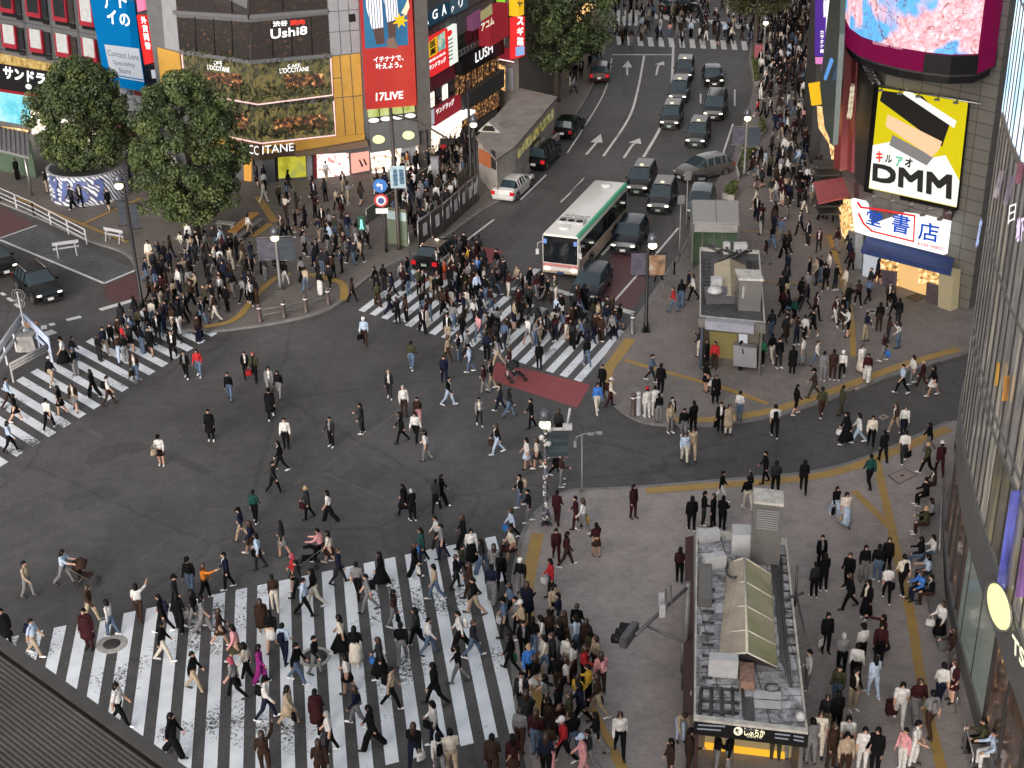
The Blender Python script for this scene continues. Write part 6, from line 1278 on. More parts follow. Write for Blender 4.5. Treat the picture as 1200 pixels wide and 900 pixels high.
def car(kind, paint, label, group=None, lights=True, taxi=False, tail=False, roof=None, cat='car', name='parked_car', rack=False):
    L_, Wd, H_, hl, hz, bz, wr, re, rz, cl = KINDS[kind]; hw = Wd / 2; f = L_ / 2
    t = thing(name, (0, 0, 0), label, cat, group)
    # stations from front (+y) to rear: y, half width low, z low, half width belt, z belt, half width roof, z roof(=top centre)
    hd = f - hl
    S = [(f, .74 * hw, cl + .15, .78 * hw, .62, .7 * hw, .66), (f - .12, .93 * hw, cl + .05, .93 * hw, hz - .14, .8 * hw, hz - .08), (f - .5, hw, cl, hw * .99, hz - .05, .84 * hw, hz + .02), (hd, hw, cl, hw, bz - .02, .86 * hw, bz + .05)]
    ws = hd - wr; rs = -f + re; rr_ = -f + re + (.25 if re < .4 else .15)
    S += [(ws, hw, cl, hw, bz, .76 * hw, H_ - .05), ((ws + rr_) / 2, hw, cl, hw, bz + .01, .78 * hw, H_), (rr_ - .05, hw, cl, hw, bz + .02, .75 * hw, H_ - .05)]
    tz = rz if re > .4 else rz
    S += [(-f + (.28 if re < .4 else re * .35 + .1), hw * .99, cl, hw * .97, bz + .02, .82 * hw if re > .4 else .8 * hw, tz + .06), (-f + .06, .95 * hw, cl + .05, .93 * hw, rz - .1, .8 * hw, rz - .02), (-f, .86 * hw, cl + .18, .84 * hw, .6, .74 * hw, .64)]
    body_ = MB(); gl = MB(); n = len(S); rings = []
    for (y, wl, zl, wb, zb, wr_, zr) in S:
        zs = zl + (zb - zl) * .4
        half = [(0, zl), (wl * .9, zl), (wl * 1.0, zs), (wb, zb - .1 * (zb - zl)), (wb * .965, zb), (wr_, zr - .035), (wr_ * .75, zr), (0, zr + .015)]
        rings.append([Vector((x, y, z)) for x, z in half] + [Vector((-x, y, z)) for x, z in half[-2:0:-1]])
    m = len(rings[0]); V = [v for r in rings for v in r]; bf = []; gf = {'windscreen': [], 'rear_window': [], 'side_window': [[], []]}
    for i in range(n - 1):
        for j in range(m):
            q = (i * m + j, i * m + (j + 1) % m, (i + 1) * m + (j + 1) % m, (i + 1) * m + j)
            side = j == 4 or j == m - 5
            topb = j in (5, 6, 7, 8)
            if 3 <= i <= 6 and side and i in (4, 5): gf['side_window'][0 if j == 4 else 1].append(q)
            elif i == 3 and topb: gf['windscreen'].append(q)
            elif i == 6 and topb: gf['rear_window'].append(q)
            elif i in (3, 6) and side: gf['side_window'][0 if j == 4 else 1].append(q)
            else: bf.append(q)
    body_.add(V, bf); body_.add(rings[0], [tuple(range(m))]); body_.add(rings[-1], [tuple(range(m - 1, -1, -1))])
    # door pillars and roof skin
    for s in (1, -1):
        for fr in (.02, .36, .7, .97):
            y = ws + (rr_ - ws) * fr
            body_.bar((s * hw * .975, y, bz), (s * hw * .785, y - .02, H_ - .07), .07)
    body_.build('body', [paint], t, sharp=40)
    for nm in ('windscreen', 'rear_window'): k = MB(); k.add(V, gf[nm]); k.build(nm, M_CGLASS, t)
    for fcs in gf['side_window']: k = MB(); k.add(V, fcs); k.build('side_window', M_CGLASS, t)
    if taxi and not roof: roof = mat('sky_sheen_roof', (.13, .125, .112), .3, .3, .1, 1)  # sky reflection on taxi roofs put into a paler panel colour
    if roof: k = MB(); k.slab([(-.7 * hw, ws - .1, H_ + .0), (.7 * hw, ws - .1, H_ + .0), (.7 * hw, rr_ + .05, H_ + .0), (-.7 * hw, rr_ + .05, H_ + .0)], (0, 0, .02)); k.build('roof_panel', roof, t)
    for sx in (1, -1):
        for y in (f - .82, -f + .85):
            k = MB(); x0 = sx * (hw - .2); x1 = sx * (hw + .005); k.tube([(x0, y, .32), (x1, y, .32)], .325, 18, smooth=False); w_ = k.build('wheel', M_TYRE, t); k = MB(); k.tube([(x1, y, .32), (x1 + sx * .012, y, .32)], .21, 14, smooth=False); k.build('rim', M_RIMW, w_)
            k = MB(); k.tube([(sx * (hw + .002), y + .4 * math.cos(a * .3142), .32 + .4 * math.sin(a * .3142)) for a in range(11)], .025, 5); k.build('wheel_arch', M_TRIM, t)
        k = MB(); k.box((sx * (hw + .09), ws + wr * .75, bz + .08), (.2, .12, .14)); k.build('mirror', paint, t, bevel=.02)
        k = MB(); k.box((sx * hw * .7, f - .045, .73), (.3, .15, .095), -sx * .22); k.build('headlight', M_HEAD if lights else M_HEADOFF, t, bevel=.03)
        k = MB(); k.box((sx * hw * .8, -f + .04, rz - .25), (.3, .12, .26)); k.build('tail_light', M_TAIL if tail else M_TAILOFF, t)
    k = MB(); k.box((0, f - .01, .5), (hw * 1.05, .06, .22)); k.build('grille', M_TRIM, t); k = MB(); k.box((0, f + .03, .42), (.36, .03, .17)); k.build('number_plate', M_PLATEG if taxi else M_PLATE, t); k = MB(); k.box((0, -f - .01, .62), (.36, .03, .17)); k.build('number_plate', M_PLATEG if taxi else M_PLATE, t)
    k = MB(); k.box((0, f - .08, .28), (hw * 1.6, .1, .1)); k.build('bumper', M_TRIM, t)
    if taxi:
        k = MB(); k.box((0, ws - .35, H_ + .08), (.3, .14, .12)); k.build('roof_sign', M_SIGNY, t, bevel=.04)
    if rack:
        k = MB()
        for s in (1, -1): k.tube([(s * hw * .66, ws - .1, H_ + .06), (s * hw * .66, rr_, H_ + .06)], .03, 6)
        k.build('roof_rail', M_STEEL, t)
    return t
protos = {}
def put(t, px, py, front, off=.0):
    p = W(px, py); q = W(*front); d = q - p; t.location = (p.x, p.y, 0); t.rotation_euler.z = math.atan2(d.y, d.x) - math.pi / 2
# px = ground point under the middle of the car, front = a point ahead of it
CARS = [
 ('taxi', P_BLACK, (802, 90), (797, 110), 'black taxi waiting first in the queue, nearest the far crossing in the inner lane', 'taxis queuing up the hill', dict(taxi=True, roof=None)),
 ('taxi', P_GUN, (796, 115), (788, 140), 'dark grey-blue taxi second from the far crossing in the inner lane', 'taxis queuing up the hill', dict(taxi=True)),
 ('taxi', P_BLACK, (787, 145), (776, 175), 'black taxi third from the far crossing in the inner lane', 'taxis queuing up the hill', dict(taxi=True)),
 ('sedan', P_BLACK, (835, 96), (841, 118), 'low black saloon waiting in the outer lane beside the first taxi', None, {}),
 ('minivan', P_BLACK, (838, 134), (830, 160), 'tall black van behind the low black saloon in the outer lane', None, dict(rack=True)),
 ('taxi', P_DKGREY, (818, 166), (808, 190), 'dark grey taxi in the outer lane just behind the grey-brown car', 'taxis queuing up the hill', dict(taxi=True)),
 ('suv', P_SILVER, (824, 207), (790, 215), 'grey-brown car turned sideways across the lane near the flower beds', None, dict(lights=False)),
 ('taxi', P_BLACK, (752, 220), (738, 245), 'black taxi with pink dashboard reflection just behind the bus on its right', 'taxis behind the bus', dict(taxi=True)),
 ('taxi', P_DKGREY, (776, 241), (766, 264), 'dark taxi with pale roof sign between the bus and the glass entrance', 'taxis behind the bus', dict(taxi=True)),
 ('wagon', P_GREY, (821, 246), (812, 275), 'blue-grey car half hidden behind the glass subway entrance', None, dict(lights=False)),
 ('suv', P_NAVY, (738, 286), (724, 310), 'dark navy car beside the bus with both headlights lit', None, {}),
 ('wagon', P_GUN, (693, 343), (678, 366), 'gunmetal car stopped at the white line right of the bus', None, dict(lights=False)),
 ('sedan', P_WHITE, (602, 226), (622, 208), 'white saloon driving away past the concrete subway entrance', None, dict(lights=False, tail=True)),
 ('minivan', P_BLACK, (636, 191), (655, 172), 'black minivan parked beside the yellow-lit subway windows', None, dict(lights=False, tail=True)),
 ('wagon', P_BLACK, (667, 156), (684, 138), 'black car parked ahead of the black minivan on the left kerb', None, dict(lights=False)),
 ('suv', P_RED, (703, 92), (705, 75), 'dark red car driving away under the far street tree', None, dict(lights=False, tail=True)),
 ('sedan', P_BLACK, (514, 306), (536, 286), 'black taxi with a white side banner stopped among walkers by the stair fence', None, dict(lights=False, tail=True, taxi=True)),
 ('suv', P_BLACK, (46, 344), (66, 362), 'black car with chrome roof rails and lit headlights at the left junction', None, dict(rack=True)),
 ('wagon', P_BLACK, (-6, 314), (15, 330), 'black car cut off by the left edge of the view', None, {}),
 ('wagon', P_DKGREY, (797, 14), (815, 12), 'dark grey car crossing beyond the far crosswalk', None, dict(lights=False)),
]
for kind, pt_, at, fr_, lab, grp, kw in CARS:
    o = car(kind, pt_, lab, grp, name='taxi' if kw.get('taxi') else 'car', cat='taxi' if kw.get('taxi') else 'car', **kw); put(o, at[0], at[1], fr_)
    if 'side banner' in lab:
        k = MB(); k.slab([(.93, -1.6, .35), (.93, .8, .35), (.93, .8, .85), (.93, -1.6, .85)], (.02, 0, 0)); bn = k.build('side_banner', M_WFRAME, o)
        k = MB()
        for y0, y1 in ((-1.4, -.9), (-.75, -.5), (-.35, -.1), (.05, .3), (.4, .65)): k.slab([(.956, y0, .48), (.956, y1, .48), (.956, y1, .72), (.956, y0, .72)], (.004, 0, 0))
        k.build('lettering', M_BLK, bn)
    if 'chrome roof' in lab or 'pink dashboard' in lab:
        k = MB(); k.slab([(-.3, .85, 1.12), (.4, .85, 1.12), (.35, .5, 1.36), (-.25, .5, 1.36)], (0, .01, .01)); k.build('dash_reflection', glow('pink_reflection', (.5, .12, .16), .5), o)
# ---- bus
t = thing('city_bus', (0, 0, 0), 'white city bus with green roof edge and dark windows stopped behind the crosswalk line', 'bus')
BL, BW, BH = 10.9, 2.42, 3.0; f = BL / 2; hw = BW / 2
M_BWHITE = mat('bus_white', (.62, .62, .58), .35, 0, .05, 1, coat=.3); M_BGREEN = mat('bus_green', (.06, .38, .2), .35, 0, .08, 1, coat=.3); M_BCREAM = mat('bus_cream', (.45, .36, .27), .45, 0, .15, 2); M_BPINK = mat('bus_pink', (.45, .18, .17), .45); M_BGLASS = mat('bus_glass', (.008, .01, .012), .06, spec=.9)
def rr(hw_, z0, z1, r, n=4):
    p = [(hw_, z0)]
    for i in range(n + 1): a = math.pi / 2 * i / n; p.append((hw_ - r + r * math.cos(a), z1 - r + r * math.sin(a)))
    for i in range(n + 1): a = math.pi / 2 * (1 + i / n); p.append((-hw_ + r + r * math.cos(a), z1 - r + r * math.sin(a)))
    p.append((-hw_, z0)); return p
k = MB(); st = [(f, .96, .42), (f - .12, 1, .34), (-f + .1, 1, .34), (-f, .97, .42)]; rg = []
for y, s, z0 in st: rg.append([Vector((x * s, y, z)) for x, z in rr(hw, z0, BH - .02 * (s < 1), .22)])
m = len(rg[0]); k.add([v for r_ in rg for v in r_], [(i * m + j, i * m + (j + 1) % m, (i + 1) * m + (j + 1) % m, (i + 1) * m + j) for i in range(3) for j in range(m)] + [tuple(range(m)), tuple(range(4 * m - 1, 3 * m - 1, -1))])
k.build('body', M_BWHITE, t, sharp=35)
for s in (1, -1):
    k = MB(); k.slab([(s * (hw + .004), -f + .1, .4), (s * (hw + .004), f - .15, .4), (s * (hw + .004), f - .15, 1.25), (s * (hw + .004), -f + .1, 1.25)], (s * .01, 0, 0)); k.build('side_panel', M_BCREAM, t)
    k = MB(); k.slab([(s * (hw + .006), -f + .25, 1.3), (s * (hw + .006), f - .25, 1.3), (s * (hw + .006), f - .25, 2.55), (s * (hw + .006), -f + .25, 2.55)], (s * .012, 0, 0)); k.build('window_band', M_BGLASS, t)
    k = MB()
    for i in range(8): y = -f + 1.2 + i * 1.2; k.box((s * (hw + .022), y, 1.93), (.015, .05, 1.25))
    for i in range(7): y = -f + 1.8 + i * 1.2; k.box((s * (hw + .022), y, 2.2), (.012, 1.1, .03))
    k.build('window_frame', M_TRIM, t)
    k = MB(); e = []
    for a in range(5): an = R(10 + a * 20); e.append((s * (hw - .22 + .235 * math.cos(an)), BH - .22 + .235 * math.sin(an)))
    for (x0, z0), (x1, z1) in zip(e, e[1:]): k.add([(x0, -f + .02, z0), (x0, f - .02, z0), (x1, f - .02, z1), (x1, -f + .02, z1)], [(0, 1, 2, 3)])
    if s == -1: k.build('green_roof_edge', M_BGREEN, t)
    for y in (f - 2.5, -f + 3.0):
        k = MB(); k.tube([(s * (hw - .3), y, .48), (s * (hw + .02), y, .48)], .48, 20, smooth=False); w_ = k.build('wheel', M_TYRE, t); k = MB(); k.tube([(s * (hw + .02), y, .48), (s * (hw + .035), y, .48)], .28, 16, smooth=False); k.build('rim', M_RIMW, w_)
        k = MB(); k.tube([(s * (hw + .02), y + .6 * math.cos(a * .3142), .48 + .6 * math.sin(a * .3142)) for a in range(11)], .04, 5); k.build('wheel_arch', M_TRIM, t)
    k = MB(); k.tube([(s * (hw - .1), f - .05, 2.5), (s * (hw + .2), f + .25, 2.4), (s * (hw + .2), f + .28, 2.0)], .025, 6); k.box((s * (hw + .2), f + .28, 1.85), (.2, .1, .36)); k.build('mirror', M_ACU, t)
    k = MB(); k.ball((s * .88, f - .0, .68), (.2, .06, .13), 12, 8); k.build('headlight', glow('bus_headlight', (1, .85, .5), 5), t)
k = MB(); k.slab([(-hw - .008, -f + .1, .42), (-hw - .008, -f + 2.2, .42), (-hw - .008, -f + 1.4, 1.26), (-hw - .008, -f + .1, 1.26)], (-.012, 0, 0)); k.build('green_panel', mat('bus_side_green', (.1, .19, .08), .4), t)
k = MB(); k.slab([(-hw * .93, f + .004, 1.1), (hw * .93, f + .004, 1.1), (hw * .93, f - .0, 2.85), (-hw * .93, f - .0, 2.85)], (0, .012, 0)); k.build('windscreen', M_BGLASS, t)
k = MB(); k.slab([(-hw * .8, f + .018, 2.5), (hw * .45, f + .018, 2.5), (hw * .45, f + .018, 2.78), (-hw * .8, f + .018, 2.78)], (0, .006, 0)); k.build('route_display', M_BLACK, t)
for sx, c_ in ((.82, (.1, .2, .5)), (-.82, (.1, .2, .5))): k = MB(); k.box((sx * hw, f + .02, 2.5), (.22, .01, .3)); k.build('sticker', mat('blue_sticker', c_, .5), t)
k = MB(); k.slab([(-hw * .96, f + .004, .84), (hw * .96, f + .004, .84), (hw * .96, f + .004, 1.05), (-hw * .96, f + .004, 1.05)], (0, .014, 0)); k.build('front_band', M_BPINK, t)
k = MB(); k.box((0, f + .03, .46), (.45, .03, .2)); k.build('number_plate', mat('blue_plate', (.03, .05, .12), .5), t)
k = MB(); k.box((0, f + .0, .52), (BW * .9, .06, .18)); k.build('bumper', M_BCREAM, t)
for y in (f - 1.25, -f + 1.0): k = MB(); k.lathe([(.36, 0), (.36, .07), (.3, .1)], 22, (.12 if y > 0 else .0, y, BH)); k.build('roof_hatch', M_BWHITE, t)
k = MB(); k.box((0, f - 2.3, BH + .08), (1.75, .75, .18)); un = k.build('air_conditioner', M_ACU, t, bevel=.03)
for dx in (-.55, 0, .55): k = MB(); k.lathe([(.22, .17), (.22, .2), (.16, .2)], 16, (dx, f - 2.3 + .08, BH)); k.build('fan', M_BLACK, un)
k = MB(); k.box((-.45, f - 2.72, BH + .1), (.75, .08, .14)); k.box((.45, f - 2.72, BH + .1), (.75, .08, .14)); k.build('grille', M_POLEG, un)
k = MB(); put_text(k, '57060', [(.85, f - 3.35, BH + .012), (-.85, f - 3.35, BH + .012), (-.85, f - 3.7, BH + .012), (.85, f - 3.7, BH + .012)], (0, 0, 0), bold=.0); k.build('roof_lettering', M_POLEG, t)
a = W(640, 271.6, BH); b = W(673, 279, BH); c = W(735, 211, BH); d_ = (b - c); mid = (a + b) / 2 - d_.normalized() * f
t.location = (mid.x, mid.y, 0); t.rotation_euler.z = math.atan2(d_.y, d_.x) - math.pi / 2
# ---------------------------------------------------------------- people
PAL = {'k': ('black', (.0045, .0045, .005)), 'c': ('charcoal', (.018, .0185, .021)), 'g': ('grey', (.15, .15, .155)), 'w': ('white', (.5, .49, .475)), 'e': ('cream', (.5, .46, .39)), 'b': ('beige', (.3, .24, .17)), 'n': ('brown', (.032, .018, .013)), 'v': ('navy', (.009, .011, .026)), 'l': ('pale blue', (.33, .41, .52)), 'd': ('denim blue', (.075, .11, .17)), 'r': ('red', (.32, .02, .025)), 'i': ('pink', (.5, .24, .25)), 'o': ('olive', (.04, .04, .022)), 'm': ('maroon', (.03, .008, .01)), 'G': ('green', (.03, .17, .08)), 'O': ('orange', (.4, .13, .02)), 'y': ('yellow', (.48, .3, .04)), 'P': ('purple', (.2, .02, .14)), 't': ('teal', (.012, .05, .045)), 'B': ('blue', (.04, .14, .42))}
def cloth(c): n, v = PAL[c]; return mat(n.replace(' ', '_') + '_cloth', v, .9, var=.3, scale=7, spec=.1)
SKIN = [mat('skin_light', (.42, .26, .19), .6, var=.06), mat('skin_mid', (.34, .2, .14), .6, var=.06)]
HAIRM = {'black': mat('black_hair', (.0035, .003, .003), .6, spec=.15), 'brown': mat('brown_hair', (.025, .011, .006), .45), 'grey': mat('grey_hair', (.25, .25, .25), .6), 'blond': mat('blond_hair', (.3, .2, .1), .5), 'red': mat('dyed_red_hair', (.25, .03, .05), .5)}
M_EYE = mat('eye_dark', (.01, .008, .008), .3); M_LIP = mat('lip', (.3, .1, .09), .5); M_SHOEW = mat('white_shoe', (.6, .6, .6), .6); M_SHOEK = mat('black_shoe', (.006, .006, .006), .5)
def rotx(v, a, o): d = v - o; return o + Vector((d.x, d.y * math.cos(a) - d.z * math.sin(a), d.y * math.sin(a) + d.z * math.cos(a)))
POSES = {  # thigh L,R  knee L,R  arm L,R  elbow L,R  lean  splay L,R
 'walk_a': (21, -16, 6, 20, -17, 15, 12, 20, 3, 6, 6), 'walk_b': (-16, 21, 20, 6, 15, -17, 20, 12, 3, 6, 6), 'walk_c': (13, -10, 8, 14, -8, 8, 16, 34, 2, 6, 8),
 'stand_b': (7, -3, 12, 2, 2, 10, 30, 70, 2, 7, 5),
 'stand': (3, -2, 3, 4, -2, 6, 10, 14, 0, 9, 9), 'phone': (4, -3, 4, 5, 8, 30, 35, 105, 3, 8, 6), 'reach': (12, -12, 6, 14, 10, 100, 12, 18, 3, 10, 24), 'sit': (82, 80, 84, 80, 22, 26, 55, 60, 6, 10, 10), 'push': (24, -18, 8, 22, 38, 42, 42, 40, 8, 4, 4), 'bend': (6, 2, 6, 8, 60, 55, 20, 20, 42, 6, 6)}
def joints(pose):
    tl, tr, kl, kr, al, ar, el, er, ln, sl_, sr_ = [R(a) for a in POSES[pose]]
    J = {}; hip = Vector((0, 0, .9))
    for s, nm, th, kn in ((-1, 'L', tl, kl), (1, 'R', tr, kr)):
        h = hip + Vector((s * .09, 0, -.02)); k = h + Vector((s * .005, .42 * math.sin(th), -.42 * math.cos(th))); a = k + Vector((0, .40 * math.sin(th - kn), -.40 * math.cos(th - kn)))
        foot = max(-.5, min(.6, (th - kn) * .7)) if pose != 'sit' else 0
        J['hip' + nm], J['knee' + nm], J['ank' + nm] = h, k, a; J['toe' + nm] = a + Vector((s * .02, .17 * math.cos(foot), -.055 + .17 * math.sin(foot))); J['heel' + nm] = a + Vector((0, -.05, -.055))
    def up(v): return rotx(v, -ln, hip)
    J['pel'] = hip; J['waist'] = up(Vector((0, .005, 1.05))); J['chest'] = up(Vector((0, .0, 1.26))); J['neck'] = up(Vector((0, -.005, 1.42))); J['head'] = up(Vector((0, .015, 1.575)))
    for s, nm, b, e, sp in ((-1, 'L', al, el, sl_), (1, 'R', ar, er, sr_)):
        sh = up(Vector((s * .152, -.005, 1.36))); b2 = b - ln * .5
        d = Vector((s * math.sin(sp), math.sin(b2) * math.cos(sp), -math.cos(b2) * math.cos(sp))); el_ = sh + d * .28
        c = b2 + e; d2 = Vector((s * math.sin(sp) * .3, math.sin(c), -math.cos(c))).normalized(); wr = el_ + d2 * .245
        J['sho' + nm], J['elb' + nm], J['wri' + nm], J['hd' + nm] = sh, el_, wr, d2
    zmin = min(min(J[q + n].z for q in ('toe', 'heel')) for n in 'LR') - .035
    for k_ in J:
        if not k_.startswith('hd'): J[k_] = J[k_] - Vector((0, 0, zmin))
    J['lean'] = ln; return J
def capsule(k, a, b, ra, rb, n=10, squash=1.0):
    d = (b - a).normalized(); k.tube([a - d * ra * .8, a - d * ra * .45, a, b, b + d * rb * .45, b + d * rb * .8], [ra * .45, ra * .85, ra, rb, rb * .85, rb * .45], n, squash=squash)
def evalmesh(ob):
    dg = bpy.context.evaluated_depsgraph_get(); return bpy.data.meshes.new_from_object(ob.evaluated_get(dg))
def make_body(pose, wide, name, ratio, vox):
    J = joints(pose); k = MB(); w = 1.55 if wide else 1.0; segs = []
    def seg(a, b, ra, rb, lab): capsule(k, J[a] if isinstance(a, str) else a, J[b] if isinstance(b, str) else b, ra, rb); segs.append((J[a] if isinstance(a, str) else a, J[b] if isinstance(b, str) else b, (ra + rb) / 2, lab))
    for n in 'LR':
        seg('hip' + n, 'knee' + n, .096, .074 * w, 2); seg('knee' + n, 'ank' + n, .068 * w, .052 * (1.9 if wide else 1), 3)
        ft = J['heel' + n]; seg(ft, J['toe' + n], .042, .038, 4)
        seg('sho' + n, 'elb' + n, .06, .054, 1); seg('elb' + n, 'wri' + n, .053, .04, 5)
        d = J['hd' + n]; wr = J['wri' + n]; s = -1 if n == 'L' else 1; side = Vector((0, 1, 0)) if abs(d.y) < .8 else Vector((0, 0, 1)); side = (side - d * side.dot(d)).normalized(); nrm = d.cross(side)
        pal = wr + d * .085; k.ball(wr + d * .055, (.02, .042, .05), 8, 6, M=Matrix((nrm, side, d)).transposed().to_3x3().to_4x4()); segs.append((wr + d * .02, pal + d * .06, .03, 0))
        inw = nrm * (1 if nrm.x * s < 0 else -1)
        for i, (o, ln) in enumerate(((-.033, .06), (-.011, .072), (.011, .076), (.033, .068))):
            b0 = pal + side * o; b1 = b0 + d * ln * .55; b2 = b1 + (d * .8 + inw * .6).normalized() * ln * .5; k.tube([b0 - d * .02, b1, b2], [.0105, .0095, .008], 6)
        t0 = wr + d * .03 + side * .035; k.tube([t0, t0 + side * .022 + d * .022, t0 + side * .03 + d * .055], [.012, .011, .009], 6)
    for a, b, ra, rb, sq in (('pel', 'waist', .155, .15, .8), ('waist', 'chest', .15, .16, .8)):
        c = J[a]; e = J[b]; dd = (e - c).normalized()
        x = Vector((1, 0, 0)); y = dd.cross(x); vs = []; nn = 14
        rows = [(c - dd * .09, ra * .6), (c - dd * .05, ra * .9), (c, ra), (e, rb), (e + dd * .06, rb * .9), (e + dd * .12, rb * .55)]
        for p, r in rows:
            for j in range(nn): an = 2 * math.pi * j / nn; vs.append(p + x * r * math.cos(an) + y * r * sq * math.sin(an))
        k.add(vs, [(i * nn + j, i * nn + (j + 1) % nn, (i + 1) * nn + (j + 1) % nn, (i + 1) * nn + j) for i in range(5) for j in range(nn)] + [tuple(range(nn - 1, -1, -1)), tuple(range(5 * nn, 6 * nn))])
    segs += [(J['pel'], J['pel'] + Vector((0, 0, .07)), .14, 2), (J['waist'], J['chest'], .15, 1), (J['chest'], J['neck'] - Vector((0, 0, .03)), .13, 1)]
    capsule(k, J['shoL'].lerp(J['neck'], .2), J['shoR'].lerp(J['neck'], .2), .055, .055); segs.append((J['shoL'], J['shoR'], .06, 1))
    capsule(k, J['neck'] - Vector((0, 0, .03)), J['head'] - Vector((0, .02, .03)), .052, .05); segs.append((J['neck'] + Vector((0, 0, .025)), J['head'], .06, 0))
    Rl = Matrix.Rotation(-J['lean'], 4, 'X'); hc = J['head']
    k.ball(hc, (.074, .092, .116), 14, 10, M=Rl); k.ball(hc + Rl @ Vector((0, .02, -.055)), (.058, .068, .06), 12, 8, M=Rl); k.ball(hc + Rl @ Vector((0, .095, -.02)), (.014, .02, .026), 8, 6, M=Rl)
    for s in (-1, 1): k.ball(hc + Rl @ Vector((s * .076, -.005, -.005)), (.012, .022, .033), 8, 6, M=Rl)
    segs.append((hc, hc, .11, 0))
    ob = k.build('person_source', SKIN[0])
    m = ob.modifiers.new('r', 'REMESH'); m.mode = 'VOXEL'; m.voxel_size = vox; m.use_smooth_shade = True
    s_ = ob.modifiers.new('s', 'SMOOTH'); s_.factor = .5; s_.iterations = 2
    d_ = ob.modifiers.new('d', 'DECIMATE'); d_.ratio = ratio
    me = evalmesh(ob); bpy.data.objects.remove(ob); me.name = name
    me.materials.clear()
    for i in range(9): me.materials.append(SKIN[0])
    idx = []
    for p in me.polygons:
        c = p.center; best = (9, 1)
        for a, b, r, lab in segs:
            ab = b - a; u = max(0, min(1, (c - a).dot(ab) / ab.length_squared)) if ab.length_squared > 1e-9 else 0
            dd = (c - (a + ab * u)).length - r
            if dd < best[0]: best = (dd, lab)
        lab_ = best[1]
        if lab_ == 1 and abs(c.x) < .05 and p.normal.y > .3 and c.z > J['waist'].z - .08: lab_ = 8
        idx.append(lab_)
    me.polygons.foreach_set('material_index', idx); me.polygons.foreach_set('use_smooth', [True] * len(idx))
    # eyes, brows and mouth belong to the same mesh
    e = MB()
    for s in (-1, 1):
        e.ball(hc + Rl @ Vector((s * .031, .083, .006)), (.013, .008, .008), 6, 4, 6, M=Rl); e.box((0, 0, 0), (.034, .01, .007), 0, 6, M=Matrix.Translation(hc + Rl @ Vector((s * .031, .086, .03))) @ Rl)
    e.ball(hc + Rl @ Vector((0, .087, -.062)), (.022, .008, .007), 8, 4, 7, M=Rl)
    bm = bmesh.new(); bm.from_mesh(me); vv = [bm.verts.new(v) for v in e.v]
    for f, mi in zip(e.f, e.m):
        fc = bm.faces.new([vv[i] for i in f]); fc.material_index = mi
    bm.to_mesh(me); bm.free(); return me, J
BODY = {}; BODYLOW = {}
for ps in POSES:
    for wd in ((0, 1) if ps in ('walk_a', 'walk_b', 'walk_c', 'stand') else (0,)):
        BODY[ps, wd] = make_body(ps, wd, 'body_' + ps, .24, .0115)
# hair, hats and garments as shared shapes around the head or hips
def hair_mesh(kind):
    k = MB(); n = 20; prof = []; ln = {'short': .075, 'bob': .15, 'long': .36, 'bald': .0}[kind]
    rows = 9
    vs = [Vector((0, -.005, .131))]
    for i in range(1, rows + 1):
        for j in range(n):
            a = 2 * math.pi * j / n; fx, fy = math.sin(a), math.cos(a)       # fy=1 front
            front = max(0, (fy - .25) / .75) ** .6
            lo = (-.05 if kind == 'short' else -ln) * (1 - front) + .055 * front
            if kind == 'short' and fy > -.2: lo = max(lo, .0 + .055 * max(0, fy))
            z = .131 + (lo - .131) * (i / rows)
            rad = math.sqrt(max(.12, 1 - max(0, z / .131) ** 2)) if z > 0 else 1 - .05 * min(1, -z / .3)
            w_ = .01 * math.sin(j * 2.7 + i)
            vs.append(Vector((fx * (.086 + w_ * .5) * rad, fy * .103 * rad - .012 - (.02 if z < -.03 else 0), z)))
    fs = [(0, 1 + j, 1 + (j + 1) % n) for j in range(n)] + [(1 + i * n + j, 1 + (i + 1) * n + j, 1 + (i + 1) * n + (j + 1) % n, 1 + i * n + (j + 1) % n) for i in range(rows - 1) for j in range(n)]
    k.add(vs, fs, 0, True); o = k.build('hair', HAIRM['black']); me = o.data; bpy.data.objects.remove(o); return me
HAIRMESH = {q: hair_mesh(q) for q in ('short', 'bob', 'long')}
def hat_mesh():
    k = MB(); k.lathe([(.1, .0), (.103, .04), (.095, .09), (.06, .13), (.01, .142)], 18); k.add([(-.085, .06, .005), (-.06, .165, -.01), (0, .19, -.012), (.06, .165, -.01), (.085, .06, .005), (0, .05, .02)], [(0, 1, 2, 5), (5, 2, 3, 4)])
    o = k.build('cap', cloth('k')); me = o.data; bpy.data.objects.remove(o); return me
HATM = hat_mesh()
